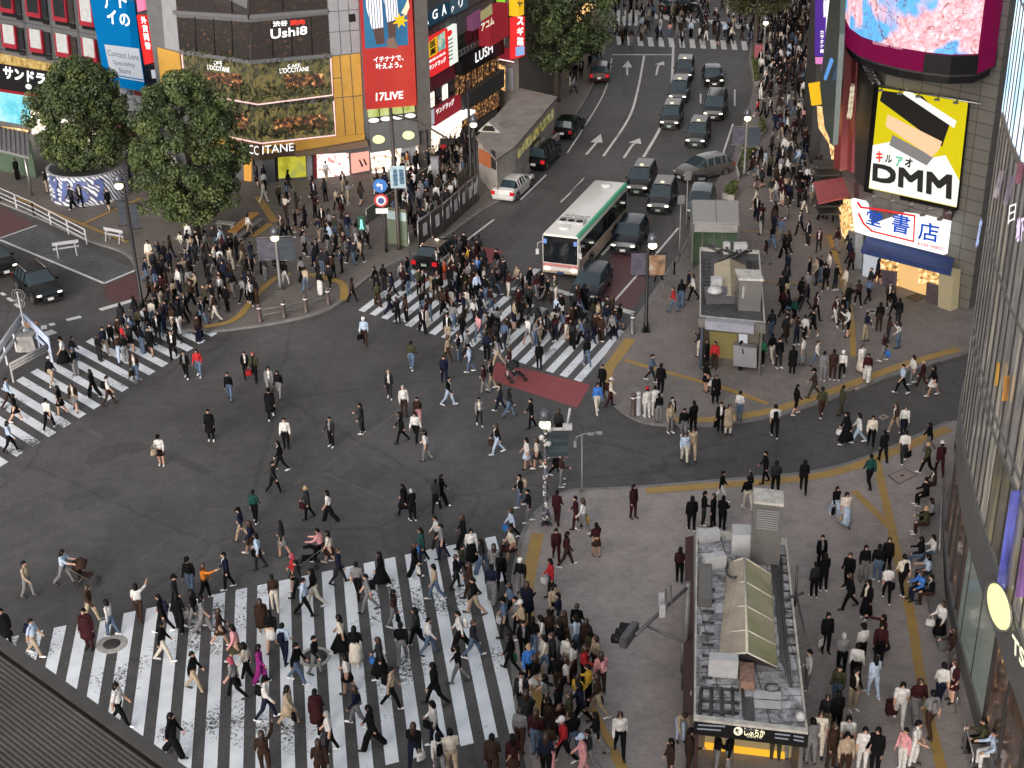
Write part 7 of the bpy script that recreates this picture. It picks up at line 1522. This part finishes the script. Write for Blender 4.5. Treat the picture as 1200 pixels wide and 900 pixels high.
def garment(J, z0, z1, r0, r1, name, walk, pose):
    """a skirt or coat: rings from z0 (top) to z1 (hem) following the lean of the body"""
    k = MB(); n = 18; rows = 6; vs = []
    hip = J['pel']; mid = (J['kneeL'] + J['kneeR']) / 2; spread = abs(J['kneeL'].y - J['kneeR'].y) / 2
    for i in range(rows + 1):
        u = i / rows; z = z0 + (z1 - z0) * u
        if z > hip.z: f = (z - hip.z) / max(.01, J['neck'].z - hip.z); c = hip.lerp(J['neck'], f)
        else: f = min(1.4, (hip.z - z) / .42); c = hip.lerp(Vector((0, mid.y, z)), min(1, f))
        r = r0 + (r1 - r0) * u; sp = spread * (max(0, hip.z - z) / .45 if z < hip.z else 0)
        for j in range(n):
            a = 2 * math.pi * j / n; w_ = 1 + .05 * math.sin(5 * a) * u
            vs.append((c.x + math.cos(a) * r * w_, c.y + math.sin(a) * (r * .78 + sp) * w_, z))
    k.add(vs, [(i * n + j, i * n + (j + 1) % n, (i + 1) * n + (j + 1) % n, (i + 1) * n + j) for i in range(rows) for j in range(n)] + [tuple(range(rows * n, rows * n + n))], 0, True)
    o = k.build(name, cloth('k')); me = o.data; bpy.data.objects.remove(o); return me
GARM = {}
def get_garment(kind, pose, wd):
    key = (kind, pose, wd)
    if key not in GARM:
        J = BODY[pose, wd][1]; hz = J['pel'].z
        if kind == 'skirt': g = garment(J, hz + .13, hz - .33, .14, .21, 'skirt', 1, pose)
        elif kind == 'long_skirt': g = garment(J, hz + .13, hz - .68, .14, .25, 'skirt', 1, pose)
        else: g = garment(J, J['chest'].z + .12, hz - .42, .175, .235, 'coat', 1, pose)
        GARM[key] = g
    return GARM[key]
LEGN = {'T': 'trousers', 'W': 'wide trousers', 'S': 'short skirt', 'L': 'long skirt', 'H': 'shorts', 'C': 'trousers'}
HAIRN = {'a': ('short', 'black', 'short black hair'), 'l': ('long', 'black', 'long black hair'), 'b': ('bob', 'black', 'black bob'), 'n': ('long', 'brown', 'long brown hair'), 's': ('short', 'brown', 'short brown hair'), 'g': ('short', 'grey', 'grey hair'), 'y': ('short', 'blond', 'blond hair'), 'q': ('bob', 'red', 'dyed red hair'), 'h': ('short', 'black', 'white cap'), 'k': ('short', 'black', 'black cap'), 'r': ('short', 'black', 'red cap'), 'u': ('short', 'black', 'pale blue cap'), 'z': (None, None, 'bald head')}
HATC = {'h': 'w', 'k': 'k', 'r': 'r', 'u': 'l'}
DIRV = {'U': (0, 1), 'D': (0, -1), 'L': (-1, 0), 'R': (1, 0)}
DIRN = {'U': 'away', 'D': 'forward', 'L': 'left', 'R': 'right', 'UL': 'up-left', 'UR': 'up-right', 'DL': 'down-left', 'DR': 'down-right'}
POSEN = {'w': 'walking', 's': 'facing', 'p': 'on phone facing', 'u': 'arm raised facing', 't': 'sitting facing', 'h': 'pushing buggy', 'f': 'bending'}
used_labels = set(); NP = [0]
def place_name(x, y, z):
    if z == 'near':
        return 'on the near crosswalk'
    return z
def where(x, y):
    if x < 245 and y < 560 and y > 408: return 'on left crosswalk', 'people on the left crosswalk', 0
    if y > 690 + (x - 245) * -.18 and x < 600 - max(0, (700 - y)) * .02 and x < 605: return 'on near crosswalk', 'people on the near crosswalk', 0
    if x > 1068 and y > 560: return 'along the tower', 'people along the glass tower', .12
    if y > 845 and 770 < x < 955: return 'before near kiosk', 'people in front of the near kiosk', .12
    if x > 935 and y > 590: return 'right of kiosk', 'people right of the near kiosk', .12
    if x > 785 and 585 < y < 690: return 'behind near kiosk', 'people behind the near kiosk', .12
    if x > 600 and y > 690: return 'in kerbside crowd', 'people in the crowd at the near kerb', .12
    if x > 608 and y > 580 and x < 790: return 'on lower plaza', 'people on the lower plaza', .12
    # side street between the two plazas
    if x > 790 and 497 < y + (x - 900) * .26 < 560 - (x - 900) * .02 and y < 575: return 'in side street', 'people in the side street', 0
    if x > 800 and y >= 540: return 'on lower kerb', 'people on the lower kerb', .12
    if x > 705 and y <= 500: return 'on upper plaza', 'people on the upper plaza', .12
    if y < 450 and 470 < x < 705: return 'at middle crosswalk', 'people at the middle crosswalk', 0
    return 'on open road', 'people crossing the open road', 0
BAGS = []
def person(x, y, code, top, leg, hr, bag, rnd):
    pc_, dr = code[0], code[1:]
    pl, grp, z = where(x, y)
    p = W(x, y, z); v = Vector((sum(DIRV[c][0] for c in dr), sum(DIRV[c][1] for c in dr)))
    yaw = math.atan2(v.y, v.x) - math.pi / 2 + rnd.uniform(-.3, .3) * (2 if pc_ == 's' else 1)
    pose = {'w': rnd.choice(('walk_a', 'walk_b', 'walk_c')), 's': rnd.choice(('stand', 'stand', 'stand_b')), 'p': 'phone', 'u': 'reach', 't': 'sit', 'h': 'push', 'f': 'bend'}[pc_]
    lc, ls = leg[0], leg[1]
    def mk(top, lc, hr):
        tn = PAL[top][0]; t = tn + (' coat' if ls == 'C' else ' top'); ln = LEGN[ls]
        h = HAIRN[hr][2]; ac = POSEN[pc_] + ('' if pc_ in 'hf' else ' ' + DIRN[dr])
        return f'person with {h}, {t}, {PAL[lc][0]} {ln}, {ac} {pl}'
    lab = mk(top, lc, hr); tries = 0
    while lab in used_labels or len(lab.split()) > 16:
        tries += 1
        if tries < 12: hr = rnd.choice('albnsasl') if hr in 'albns' else hr; lc = lc if tries < 5 else rnd.choice('kcgdevnb')
        elif tries < 60: hr = rnd.choice('albns'); lc = rnd.choice('kcgdevnbwo'); top = rnd.choice('kcngvemo')
        else: break
        lab = mk(top, lc, hr)
    used_labels.add(lab)
    wd = 1 if ls in 'W' and (pose, 1) in BODY else 0
    me, J = BODY[pose, wd]; sc_ = rnd.uniform(.95, 1.05) * (1 + max(0, min(.13, .0005 * (y - 620)))); skin = rnd.choice(SKIN)
    r = bpy.data.objects.new('person', me); COL.objects.link(r); r.location = (p.x, p.y, z + (.08 if pc_ == 't' else 0)); r.rotation_euler = (0, 0, yaw); gx = rnd.uniform(.98, 1.18); r.scale = (sc_ * gx, sc_ * (gx * .5 + .5), sc_)
    tag(r, lab, 'person', grp)
    tm = cloth(top); lm = cloth(lc); short_sleeve = top in 'welgid' and rnd.random() < .4
    shoes = M_SHOEW if rnd.random() < .45 else M_SHOEK
    sm = {0: skin, 1: tm, 2: skin if ls == 'S' else lm, 3: skin if ls in 'SH' else lm, 4: shoes, 5: skin if short_sleeve else tm, 6: M_EYE, 7: M_LIP, 8: cloth(rnd.choice('wwegk')) if top in 'kcvnomg' and rnd.random() < .38 and ls not in 'C' else tm}
    for i, m in sm.items(): r.material_slots[i].link = 'OBJECT'; r.material_slots[i].material = m
    hk, hc, _ = HAIRN[hr]; hp = J['head']; Ml = Matrix.Rotation(-J['lean'], 4, 'X')
    def child(name, mesh, m, mtx=None):
        c = bpy.data.objects.new(name, mesh); COL.objects.link(c); c.parent = r
        if mtx is not None: c.matrix_local = mtx
        c.material_slots[0].link = 'OBJECT'; c.material_slots[0].material = m; return c
    if hk: child('hair', HAIRMESH[hk], HAIRM[hc], Matrix.Translation(hp) @ Ml)
    if hr in HATC: child('cap', HATM, cloth(HATC[hr]), Matrix.Translation(hp + Ml @ Vector((0, 0, .035))) @ Ml)
    gk = {'S': 'skirt', 'L': 'long_skirt', 'C': 'coat'}.get(ls)
    if gk and pose not in ('sit', 'bend'): child('coat' if gk == 'coat' else 'skirt', get_garment(gk, pose, wd), tm if gk == 'coat' else lm)
    if bag: BAGS.append((bag, r, J, yaw, sc_, p, z, pl, PAL[top][0], HAIRN[hr][2], pc_))
    NP[0] += 1; return r
PEOPLE = """
35 700 wR b gT a|77 684 hR l gT l|108 730 wR n bT n|106 760 sD m mC a|132 745 wL w dT b tk|165 727 uU w dW l|193 741 wL k kT a Kv|212 739 wU k kW b tw|208 716 wR c kT k|225 696 wD k dT k|242 702 uR O kT n|194 775 wR k eT b|240 740 wR g gW l|260 756 wR n nS n|279 778 wL i oS b|277 818 wL g kT q tk|10 757 sD k kC a|43 768 wR l bT a Kv|143 850 wR w kT b|206 886 wR k kW l
285 634 wL v bH k|300 612 wU t kT a|297 650 wL v nH n|305 667 wL l cT b tk|333 652 wL c gS b|362 608 wL c kT y tm|387 612 wL w kW l|378 659 hL i kT a|388 662 wL e nS l|398 684 wR v cT s|347 692 wL r kS q|323 715 wU n eT a|370 710 wL k eT b|358 722 wR l kT a|309 745 wU n bC n|320 761 wU k wS b|335 776 wU l vT a Kv|433 717 wL g gT a Kk|402 766 wL e kL l|418 779 wU k eL l|371 790 wR k gT a|307 801 wR P PW l|314 843 wR w vT k Kk|340 849 wR b bC l tk|373 856 wU m kC a|388 882 wL w kT g|409 812 wL w kS l|312 906 uU n nT n|378 920 wU n nT n|437 878 wL k kW l|447 795 wL c kL n tB
511 826 wL k kT a tk|510 870 wL w vT b tk|487 899 wU k vT n tw|516 910 wU w gT b Kk|530 908 wU e bT a|578 914 wU n nT a|602 914 wU m nS l Km|472 776 wU k gT a|490 758 wL c kT b tk|503 767 wR w dT a|540 762 wL w kW a Kw|448 686 wL k kL l|487 677 wR k kW n tw|511 703 wL b dT b|519 655 wL g vT a|496 660 wL t vT b tB|553 658 wD w kL l|542 678 wR o vT a|566 673 wL c dW b|552 700 wL n nT n|557 720 wL k bH a|577 706 wU v gW a|588 689 wU k kT a Kk|580 680 wU g gT n|600 658 wL e nS n tm|611 695 sD k gT h|599 725 wL d kT n|592 747 wL d cT k tw|618 728 sU v cC n|612 748 wL b nT h|635 765 wL w wL l|644 762 sU n kT a|658 775 wL k gT b Kn|614 772 wD k kT a|599 786 wL k kT l tG|620 804 sD B kT y|629 815 wL k wS n|655 852 uL k nS n|677 838 sU y wT n|690 826 sL y kT a|664 815 wL w kT n|700 840 wL n bT n tn|704 812 sU i nT n Ki|672 800 sL w nT l|684 805 sR r kT n|617 860 sU c cC n|629 885 sU m dT n|644 897 wU n iW k|661 893 wL r kT h|699 885 wL k gW b|726 884 wD w kT n Kk|683 912 wL i iT u|687 770 sU n nC n|676 768 sL l dT b|692 782 sU o kT b|698 792 sL b nT n|666 790 sD w bT l|648 790 wL c kT s|640 838 wL g kT b|668 860 wL o bT s|606 742 wL g kT a|625 770 wU k dT l|655 740 wL v gT a|662 760 sL n bT n|676 752 wU k kT s|640 790 wL e dT b tk|655 815 sU k nT a|680 850 wL v kT b|644 868 wL n kC l|672 884 wU k dT a tb|690 905 wL c gT a|640 912 wU v kT n|612 838 wD c kT a|610 880 wU g nT s|650 730 sD b kT l
231 735 wL k gT l|352 700 wL c kT b|268 690 wL v kT a|463 735 wR n gT l tk|420 700 wU g kT a|292 800 wL e kT b|350 800 wR k dT a|420 850 wL v gT n|460 830 wR b kT a Kk|538 800 wL k gT b|555 770 wR c dT s|230 810 wR k bT a
653 614 wU m mT a|675 620 wL m mT a|684 624 wL w gT n ty|699 652 pU m nS a|742 607 sD m mT l|620 612 wL k gT a|610 594 wL k dT a Kb|652 657 wD m mT b|664 664 wR m nT b|646 698 wL r cT b tw|583 532 wL k lT n tn|623 502 wL k kT a|655 517 sU c kT n|618 549 wL w lS b|630 549 wL e cS n|652 560 wR k kT a|658 570 sR n gT n|600 632 wL l kT n tB|484 610 sU k kT g|475 604 wL k kC l|512 600 wU c kT a|518 592 wR k kW l|513 643 wL w nT a|544 643 wL k kW n|535 690 wR k cT s
289 443 wD k kT a|300 447 wD o kT q tr|270 469 wD k dT a|317 462 wD g gT l|328 466 wD k gT l|318 490 wD k kC k|336 525 sD w kT a|330 551 wL k kT b|322 578 wR c kT a|389 523 sD c kT a|425 508 sL c cT a|457 467 wD c cT z|483 433 wU o dT a|521 449 wD v vT a|526 475 wR k lT a|474 488 sD w nT g|490 498 wD n iT a|471 519 wL k kT a|488 517 wD w kT b|500 540 wL w gT l|428 404 wD l nT h tk|248 516 sD k kC a|190 545 pD w kS k tb|219 443 wD k kT a|234 441 wD r dT l
12 478 wR l nT a|20 494 wR k kS l|14 530 wR l kT b|62 452 wU k bT h|59 503 wU w kT a|73 486 wL k kS b|77 428 wL w kL k|89 482 wD n gS n|111 466 wL k kW l|129 475 wR w nT a Kk|143 424 wD n lT n|160 446 wD n dT n tn|204 420 wD k kT a
700 484 wD B eT b|706 460 sD k kT a|715 477 wR e mT h Km|763 447 wR d cT a|774 462 sU k kT a|758 489 sU w wT r|767 487 sU w wT a|772 495 sU k gT a|787 500 sD k nT a|785 507 sD b gT n|812 507 sU k kT a|801 513 wD k gT b|802 542 wD l eT n|811 538 wD b bT n tb|827 459 sR k kS b tw|838 472 sD k kC n|837 432 sD r nT n|844 506 sD k kT a tk|853 509 sD b eC n|866 493 sU w dT a|907 512 wU w kT a Kk|932 486 wR k kH a|953 466 wL n oT k|962 488 wU o nT a|985 486 uR o oT a|991 520 wL k kL l tw|1005 519 wL w lT l|1020 523 wD e kT b Km|1034 541 wU k kT a|1058 542 wU w cT a tk|1048 507 wL n bT n|1058 510 wD w vT n|1018 571 wU t kT a|1056 461 wL l kT a|1068 450 wL w gT b|1080 455 wL m nT y|1092 464 wL k wS b|1087 530 wL k gT l|1085 556 wL o kT y|1100 556 wU m mT h|896 566 wL k kT a|908 578 wU c kT a|941 577 wU k kT a|845 588 wR k wT a|876 597 uU k eT a|810 622 sU k kT l|824 615 sR k cT a|846 620 sU k kT b|835 617 sL k kT s|978 606 wD k lW l tk|989 615 wD e lL l tb
964 692 sU k kT b|961 667 sD k kT a|953 700 sU c kT a|993 690 sD k kT s|994 713 wL k kT n|1011 681 sD k gW l|1014 725 sL k kL l|1027 680 sU k dT a|1038 672 sD k kT a|1038 704 wU w kT a tk|1056 694 wU e kT a Kk|1032 766 uL k kL a|1029 776 sD m kT l|967 764 sD k kT b tw|1078 665 tL k dT l|1092 660 tL w dT b|1086 685 tL l lT n|1078 703 tL B vT n|1090 710 tL k nT a|1100 748 sL w kL n tw|1084 592 tL k kT a|1093 580 tL n nT b|1090 615 tL g kT l|1084 628 tL o nT y|985 790 sU g kT g|1008 778 sU w kT k|1001 802 sU w kT a|980 828 sD o dT a|998 832 sD k kT a|1022 816 wU l lT l|1053 846 wD w wT l|1072 845 wD m gW n|1100 828 wU w vT a|1088 860 wU g nT a Kg|1114 822 sL m mS n|1112 783 sL n gT n|978 862 sU k kT a|966 862 sD c bT n|958 886 sD e eT n|990 888 sD w kL l|1009 903 sD w wT b|1024 906 sD k kT l|1056 903 sL i wT a|1069 897 sR w wT a|988 912 sD b nT b|973 900 sD n nT n|949 894 sU g gT a|1150 884 tL o kT a|1163 899 tL l wT a|797 868 fD b lT n|806 908 sR n nT a|839 906 pR k gT l|853 908 sL k gT b|785 915 sL n nT l|925 890 sU n gT y|908 889 sU t oT k|945 808 sL w gT a|796 682 sU m kT b
964 446 sU g gT a|975 445 sU n nT a|986 444 wD w kT h|1008 437 wD w eL n|1015 448 wD m wW l|1034 423 wR m gT n tB|928 438 sU k kC a|940 428 sL w gL a|912 431 sD k cT a|892 428 sD G kT n|867 433 sR v kT a|850 420 sU l lW n
525 424 wR b nT n|551 436 wL l dT k|571 423 sU v kT a|598 440 wL m wT n|568 461 wL m gT a|576 456 wL k bT n|562 499 wD g cT a|587 483 wL c vT a tw|597 489 wR c dT l|632 433 sU k kT a|688 430 wU k dT b
"""
rnd = random.Random(21)
for row in PEOPLE.replace('\n', '|').split('|'):
    q = row.split()
    if len(q) < 6: continue
    person(float(q[0]), float(q[1]), q[2], q[3], q[4], q[5], q[6] if len(q) > 6 else None, rnd)
# ---- bags (carried things are things of their own)
def bag_proto(kind):
    k = MB()
    if kind == 'K':
        k.tube([(0, 0, -.2), (0, 0, -.19), (0, 0, .1), (0, 0, .19), (0, 0, .22)], [.12, .155, .15, .12, .05], 14, squash=.6); a = k
        s = MB()
        for sx in (-.09, .09): s.tube([(sx, .08, .15), (sx, .2, .2), (sx, .27, .1), (sx, .26, -.06), (sx, .12, -.16)], .016, 6)
        p = MB(); p.box((0, -.105, -.07), (.2, .05, .17))
        return [('sack', a), ('strap', s), ('pocket', p)]
    k.tube([(0, 0, -.3), (0, 0, -.29), (0, 0, -.05), (0, 0, -.02)], [.19, .2, .17, .165], 12, squash=.38)
    s = MB(); s.tube([(-.1, 0, -.04), (-.09, 0, .14), (0, 0, .2), (.09, 0, .14), (.1, 0, -.04)], .011, 6); return [('bag_body', k), ('handle', s)]
BP = {}
for kd in 'Kt':
    ms = []
    for nm, k in bag_proto(kd):
        o = k.build(nm, cloth('k'), bevel=.01 if nm == 'pocket' else 0); ms.append((nm, o.data)); bpy.data.objects.remove(o)
    BP[kd] = ms
for bag, pr, J, yaw, s_, p, z, pl, tn, hn, pc_ in BAGS:
    kd, cc = bag[0], bag[1]; m = cloth(cc); cn = PAL[cc][0]
    if kd == 'K': lo = J['chest'] + Vector((0, -.2, -.06))
    else: lo = J['wriR'] + Vector((.03, .02, -.2))
    wv_ = Matrix.Rotation(yaw, 3, 'Z') @ (lo * s_) + Vector((p.x, p.y, z))
    nm = 'backpack' if kd == 'K' else 'tote_bag'
    r = bpy.data.objects.new(nm, None); COL.objects.link(r); r.location = wv_; r.rotation_euler = (0, 0, yaw); r.empty_display_size = .2
    what = f'{cn} backpack' if kd == 'K' else f'{cn} tote bag'
    lab = f'{what} {"worn" if kd == "K" else "carried"} by person with {hn}, {tn} top, {pl}'
    while lab in used_labels: lab = lab.replace(' top,', ' clothes,', 1) if ' top,' in lab else lab.replace('carried', 'held').replace('worn', 'borne') + ' too'
    used_labels.add(lab); tag(r, lab, 'backpack' if kd == 'K' else 'bag', 'backpacks on walkers' if kd == 'K' else 'bags carried by walkers')
    for nm2, me in BP[kd]:
        c = bpy.data.objects.new(nm2, me); COL.objects.link(c); c.parent = r; c.material_slots[0].link = 'OBJECT'; c.material_slots[0].material = m
# ---- strollers, suitcase
def stroller(px, py, z, yaw, label, m):
    p = W(px, py, z); t = thing('stroller', p, label, 'stroller', rz=yaw); k = MB()
    def T(*v): return Vector(v) + p
    k.slab([T(-.22, -.28, .42), T(.22, -.28, .42), T(.22, .2, .4), T(-.22, .2, .4)], (0, 0, .06)); k.slab([T(-.22, -.3, .42), T(.22, -.3, .42), T(.22, -.48, .9), T(-.22, -.48, .9)], (0, .05, .02)); k.build('seat', m, t)
    k = MB(); k.tube([T(0, -.5, .7), T(0, -.42, .95), T(0, -.2, 1.05), T(0, .05, .98)], [.2, .27, .28, .22], 12, squash=.35); k.build('hood', m, t)
    k = MB()
    for s in (-.24, .24): k.tube([T(s, -.72, 1.0), T(s, -.45, .8), T(s, .35, .14)], .016, 6); k.tube([T(s, -.1, .5), T(s, -.42, .14)], .016, 6)
    k.tube([T(-.24, -.72, 1.0), T(.24, -.72, 1.0)], .018, 6); k.build('frame', M_POLEG, t)
    for s in (-.24, .24):
        for y in (.35, -.42): k = MB(); k.tube([T(s - .03, y, .12), T(s + .03, y, .12)], .12, 14, smooth=False); k.build('wheel', M_TYRE, t)
stroller(104, 684, 0, -math.pi / 2, 'brown stroller pushed right ahead of the near crosswalk by a pale-topped walker', cloth('n'))
stroller(360, 664, 0, math.pi / 2, 'black stroller pushed left at the top edge of the near crosswalk', cloth('k'))
stroller(607, 446, 0, -math.pi * .4, 'black stroller standing on the red lane below the middle crosswalk', cloth('c'))
p = W(1044, 838, .12); t_ = thing('suitcase', p, 'maroon suitcase behind the long-haired walker in white right of the near kiosk', 'suitcase'); k = MB(); k.box((p.x, p.y, .5), (.42, .26, .64)); k.build('case', cloth('m'), t_, bevel=.04); k = MB(); k.tube([(p.x - .12, p.y, .8), (p.x - .12, p.y, 1.1), (p.x + .12, p.y, 1.1), (p.x + .12, p.y, .8)], .012, 6); k.build('handle', M_STEEL, t_)
# ---- the rest of the crowd as one mass
def lowmesh(ps, wd):
    me = BODY[ps, wd][0].copy(); o = bpy.data.objects.new('low_source', me); COL.objects.link(o); d = o.modifiers.new('d', 'DECIMATE'); d.ratio = .075; m2 = evalmesh(o); bpy.data.objects.remove(o)
    J = BODY[ps, wd][1]; vs = [v.co.copy() for v in m2.vertices]; fs = [tuple(p.vertices) for p in m2.polygons]; mi = [p.material_index for p in m2.polygons]; bpy.data.meshes.remove(m2); return vs, fs, mi, J
LOWV = [lowmesh(a, b) for a, b in (('walk_a', 0), ('walk_b', 0), ('stand', 0), ('phone', 0), ('walk_a', 1), ('stand', 1))]
CM = [SKIN[0], SKIN[1], HAIRM['black'], HAIRM['brown'], M_SHOEW, M_SHOEK] + [cloth(c) for c in PAL]; CI = {c: 6 + i for i, c in enumerate(PAL)}
class Crowd:
    def __init__(s): s.v = []; s.f = []; s.m = []; s.n = 0
    def add(s, x, y, z=.12, top=None, leg=None, coat=None, yaw=None):
        r = s.r; p = W(x, y, z); vs, fs, mi, J = r.choice(LOWV[:2] + LOWV) if yaw is None or yaw != 'still' else r.choice(LOWV[2:4])
        a = r.uniform(0, 6.28); sc_ = r.uniform(.93, 1.06); ca, sa = math.cos(a) * sc_, math.sin(a) * sc_; o = len(s.v)
        t = CI[top or r.choices('kcnvmgwebloidrBtGOy', (38, 20, 12, 8, 9, 9, 7, 4, 4, 2, 2, .8, 3, .5, .2, .6, .2, .1, .1))[0]]; l = CI[leg or r.choices('kcvdnbgew', (34, 14, 8, 10, 11, 5, 9, 4, 4))[0]]
        bare = r.random() < .1; sk = r.choice((0, 0, 1)); sh = r.choice((4, 5, 5)); h = r.choice((2, 2, 2, 3))
        mp = {0: sk, 1: t, 2: l, 3: sk if bare else l, 4: sh, 5: t, 6: 2, 7: sk, 8: CI['w'] if r.random() < .25 else t}
        s.v += [(p.x + ca * v.x - sa * v.y, p.y + sa * v.x + ca * v.y, z + v.z * sc_) for v in vs]
        hd = J['head']
        for f, m in zip(fs, mi): s.f.append([i + o for i in f]); s.m.append(mp[m])
        hl = r.choice(('short', 'short', 'long', 'bob')); hm = HL[hl]; o = len(s.v)
        s.v += [(p.x + ca * v.x - sa * v.y, p.y + sa * v.x + ca * v.y, z + v.z * sc_) for v in [q + hd for q in hm[0]]]
        for f in hm[1]: s.f.append([i + o for i in f]); s.m.append(h)
        s.n += 1
HL = {}
for q, me in HAIRMESH.items():
    keep = me; HL[q] = ([v.co.copy() for v in me.vertices], [tuple(p.vertices) for p in me.polygons])
def inpoly(x, y, P):
    c = False
    for i in range(len(P)):
        (x0, y0), (x1, y1) = P[i], P[i - 1]
        if (y0 > y) != (y1 > y) and x < (x1 - x0) * (y - y0) / (y1 - y0) + x0: c = not c
    return c
CR_ = Crowd(); CR_.r = random.Random(5)
def fill(P, n, z=.12, gap=3.2, tone=None, still=False, avoid=()):
    r = CR_.r; xs = [p[0] for p in P]; ys = [p[1] for p in P]; done = []; t = 0
    while len(done) < n and t < n * 60:
        t += 1; x, y = r.uniform(min(xs), max(xs)), r.uniform(min(ys), max(ys))
        if not inpoly(x, y, P) or any(inpoly(x, y, A) for A in avoid): continue
        if any(abs(x - a) < gap and abs(y - b) < gap * .8 for a, b in done): continue
        done.append((x, y)); CR_.add(x, y, z, top=r.choice(tone) if tone else None, yaw='still' if still else None)
fill([(408, 352), (500, 300), (560, 312), (640, 345), (700, 372), (735, 388), (700, 412), (640, 412), (560, 410), (480, 392)], 96, 0, 4)
fill([(500, 300), (560, 300), (600, 330), (640, 350), (600, 360), (520, 345)], 34, 0, 4)
fill([(640, 345), (735, 385), (715, 415), (640, 410)], 16, 0, 6)
fill([(168, 330), (176, 300), (230, 285), (280, 300), (315, 330), (300, 358), (280, 374), (245, 384), (210, 380), (180, 368)], 72, .12, 4.5)
fill([(168, 372), (205, 380), (245, 384), (240, 402), (200, 412), (120, 412), (130, 395)], 26, 0, 6)
fill([(300, 215), (420, 212), (450, 240), (420, 330), (400, 345), (330, 360), (300, 330), (285, 300)], 52, .12, 6)
fill([(375, 270), (420, 262), (440, 290), (405, 330), (360, 320), (345, 300)], 12, .12, 5)
fill([(436, 226), (505, 186), (540, 200), (556, 222), (520, 258), (490, 280), (470, 262), (450, 250)], 66, .12, 4)
fill([(455, 205), (510, 170), (560, 145), (555, 165), (548, 196), (500, 200)], 52, .12, 4)
fill([(560, 140), (590, 118), (640, 75), (655, 85), (620, 110), (600, 108)], 46, .12, 3.4)
fill([(300, 200), (330, 205), (300, 222)], 5, .12, 5)
fill([(135, 205), (200, 200), (215, 215), (150, 232)], 14, .12, 6); fill([(145, 165), (180, 168), (182, 188), (150, 186)], 20, .12, 4); fill([(5, 205), (60, 222), (140, 245), (150, 260), (60, 240)], 7, .12, 8)
fill([(870, 245), (990, 245), (1000, 300), (1070, 380), (1060, 412), (980, 412), (900, 400), (905, 300)], 56, .12, 7)
fill([(880, 120), (945, 120), (955, 160), (985, 215), (960, 245), (880, 240), (880, 200), (905, 180)], 84, .12, 4.2)
fill([(896, 30), (950, 20), (948, 118), (890, 118), (888, 70)], 112, .12, 3.2)
fill([(898, -8), (952, -8), (950, 40), (894, 45)], 90, .12, 2.8)
fill([(720, 28), (890, 30), (893, 55), (720, 55)], 52, 0, 3.4); fill([(715, -5), (890, -5), (893, 30), (715, 28)], 78, 0, 3.2)
fill([(655, 85), (700, 60), (712, 20), (716, 55), (690, 100), (668, 120)], 20, .12, 3.4)
fill([(812, 395), (900, 398), (905, 412), (812, 410)], 10, .12, 7)
for x, y, zz in ((118, 423, 0), (124, 416, 0), (149, 425, 0), (168, 414, 0), (178, 416, 0), (828, 415, .12), (840, 417, .12), (819, 418, .12), (548, 420, 0), (538, 423, 0), (90, 440, 0), (88, 425, 0), (877, 424, .12), (904, 424, .12), (956, 430, .12), (828, 431, .12), (584, 429, 0)): CR_.add(x, y, zz)
for x, y in ((789, 366), (798, 360), (764, 305), (772, 330), (812, 352), (806, 345), (880, 330), (897, 310), (916, 370), (922, 395), (960, 330), (955, 375), (945, 350), (978, 340), (990, 372), (993, 395)): CR_.add(x, y, .12, top='r' if (x, y) == (789, 366) else None)
me = bpy.data.meshes.new('crowd'); me.from_pydata(CR_.v, [], CR_.f)
for m in CM: me.materials.append(m)
me.polygons.foreach_set('material_index', CR_.m); me.polygons.foreach_set('use_smooth', [True] * len(CR_.m)); ob = bpy.data.objects.new('crowd', me); COL.objects.link(ob)
tag(ob, 'distant mass of small walkers filling the middle crosswalk, stairs and far street', 'crowd', None, 'stuff')
EXPOSURE = 1.0
# ---------------------------------------------------------------- camera, light
cd = bpy.data.cameras.new('camera'); cam = bpy.data.objects.new('camera', cd); COL.objects.link(cam)
cd.sensor_width = 36; cd.lens = FPX / 1200 * 36; cd.clip_start = .5; cd.clip_end = 3000
Mx = Matrix.Identity(4)
for i in range(3):
    Mx[i][0] = CR[i]; Mx[i][1] = CU[i]; Mx[i][2] = -_F0[i]; Mx[i][3] = CAM[i]
cam.matrix_world = Mx; sc.camera = cam
w = bpy.data.worlds.new('World'); sc.world = w; w.use_nodes = True; t = w.node_tree
sky = _n(t, 'ShaderNodeTexSky', sky_type='NISHITA'); sky.sun_disc = False; sky.sun_elevation = R(14); sky.sun_rotation = R(200); sky.air_density = 1.0; sky.dust_density = 4.0; sky.ozone_density = 1.0
hs = _n(t, 'ShaderNodeHueSaturation'); hs.inputs['Saturation'].default_value = .22
t.links.new(sky.outputs[0], hs.inputs['Color'])
tn = _n(t, 'ShaderNodeMix', data_type='RGBA', blend_type='MULTIPLY'); tn.inputs[0].default_value = 1; tn.inputs[7].default_value = (1.045, .99, .972, 1); t.links.new(hs.outputs[0], tn.inputs[6])
bg = t.nodes['Background']; bg.inputs[1].default_value = .15; t.links.new(tn.outputs[2], bg.inputs[0])
sl = bpy.data.lights.new('sun', 'SUN'); sl.energy = .5; sl.angle = R(50); sl.color = (1, .95, .9)
so = bpy.data.objects.new('sun', sl); COL.objects.link(so); so.rotation_euler = (R(76 - 20), 0, R(-20)); so.location = (0, 0, 60)
sc.view_settings.view_transform = 'Standard'; sc.view_settings.look = 'None'; sc.view_settings.gamma = 1; sc.view_settings.exposure = EXPOSURE
sc.cycles.max_bounces = 5; sc.cycles.diffuse_bounces = 3; sc.cycles.glossy_bounces = 3; sc.cycles.transparent_max_bounces = 6
sc.cycles.use_denoising = True; sc.cycles.caustics_reflective = False; sc.cycles.caustics_refractive = False
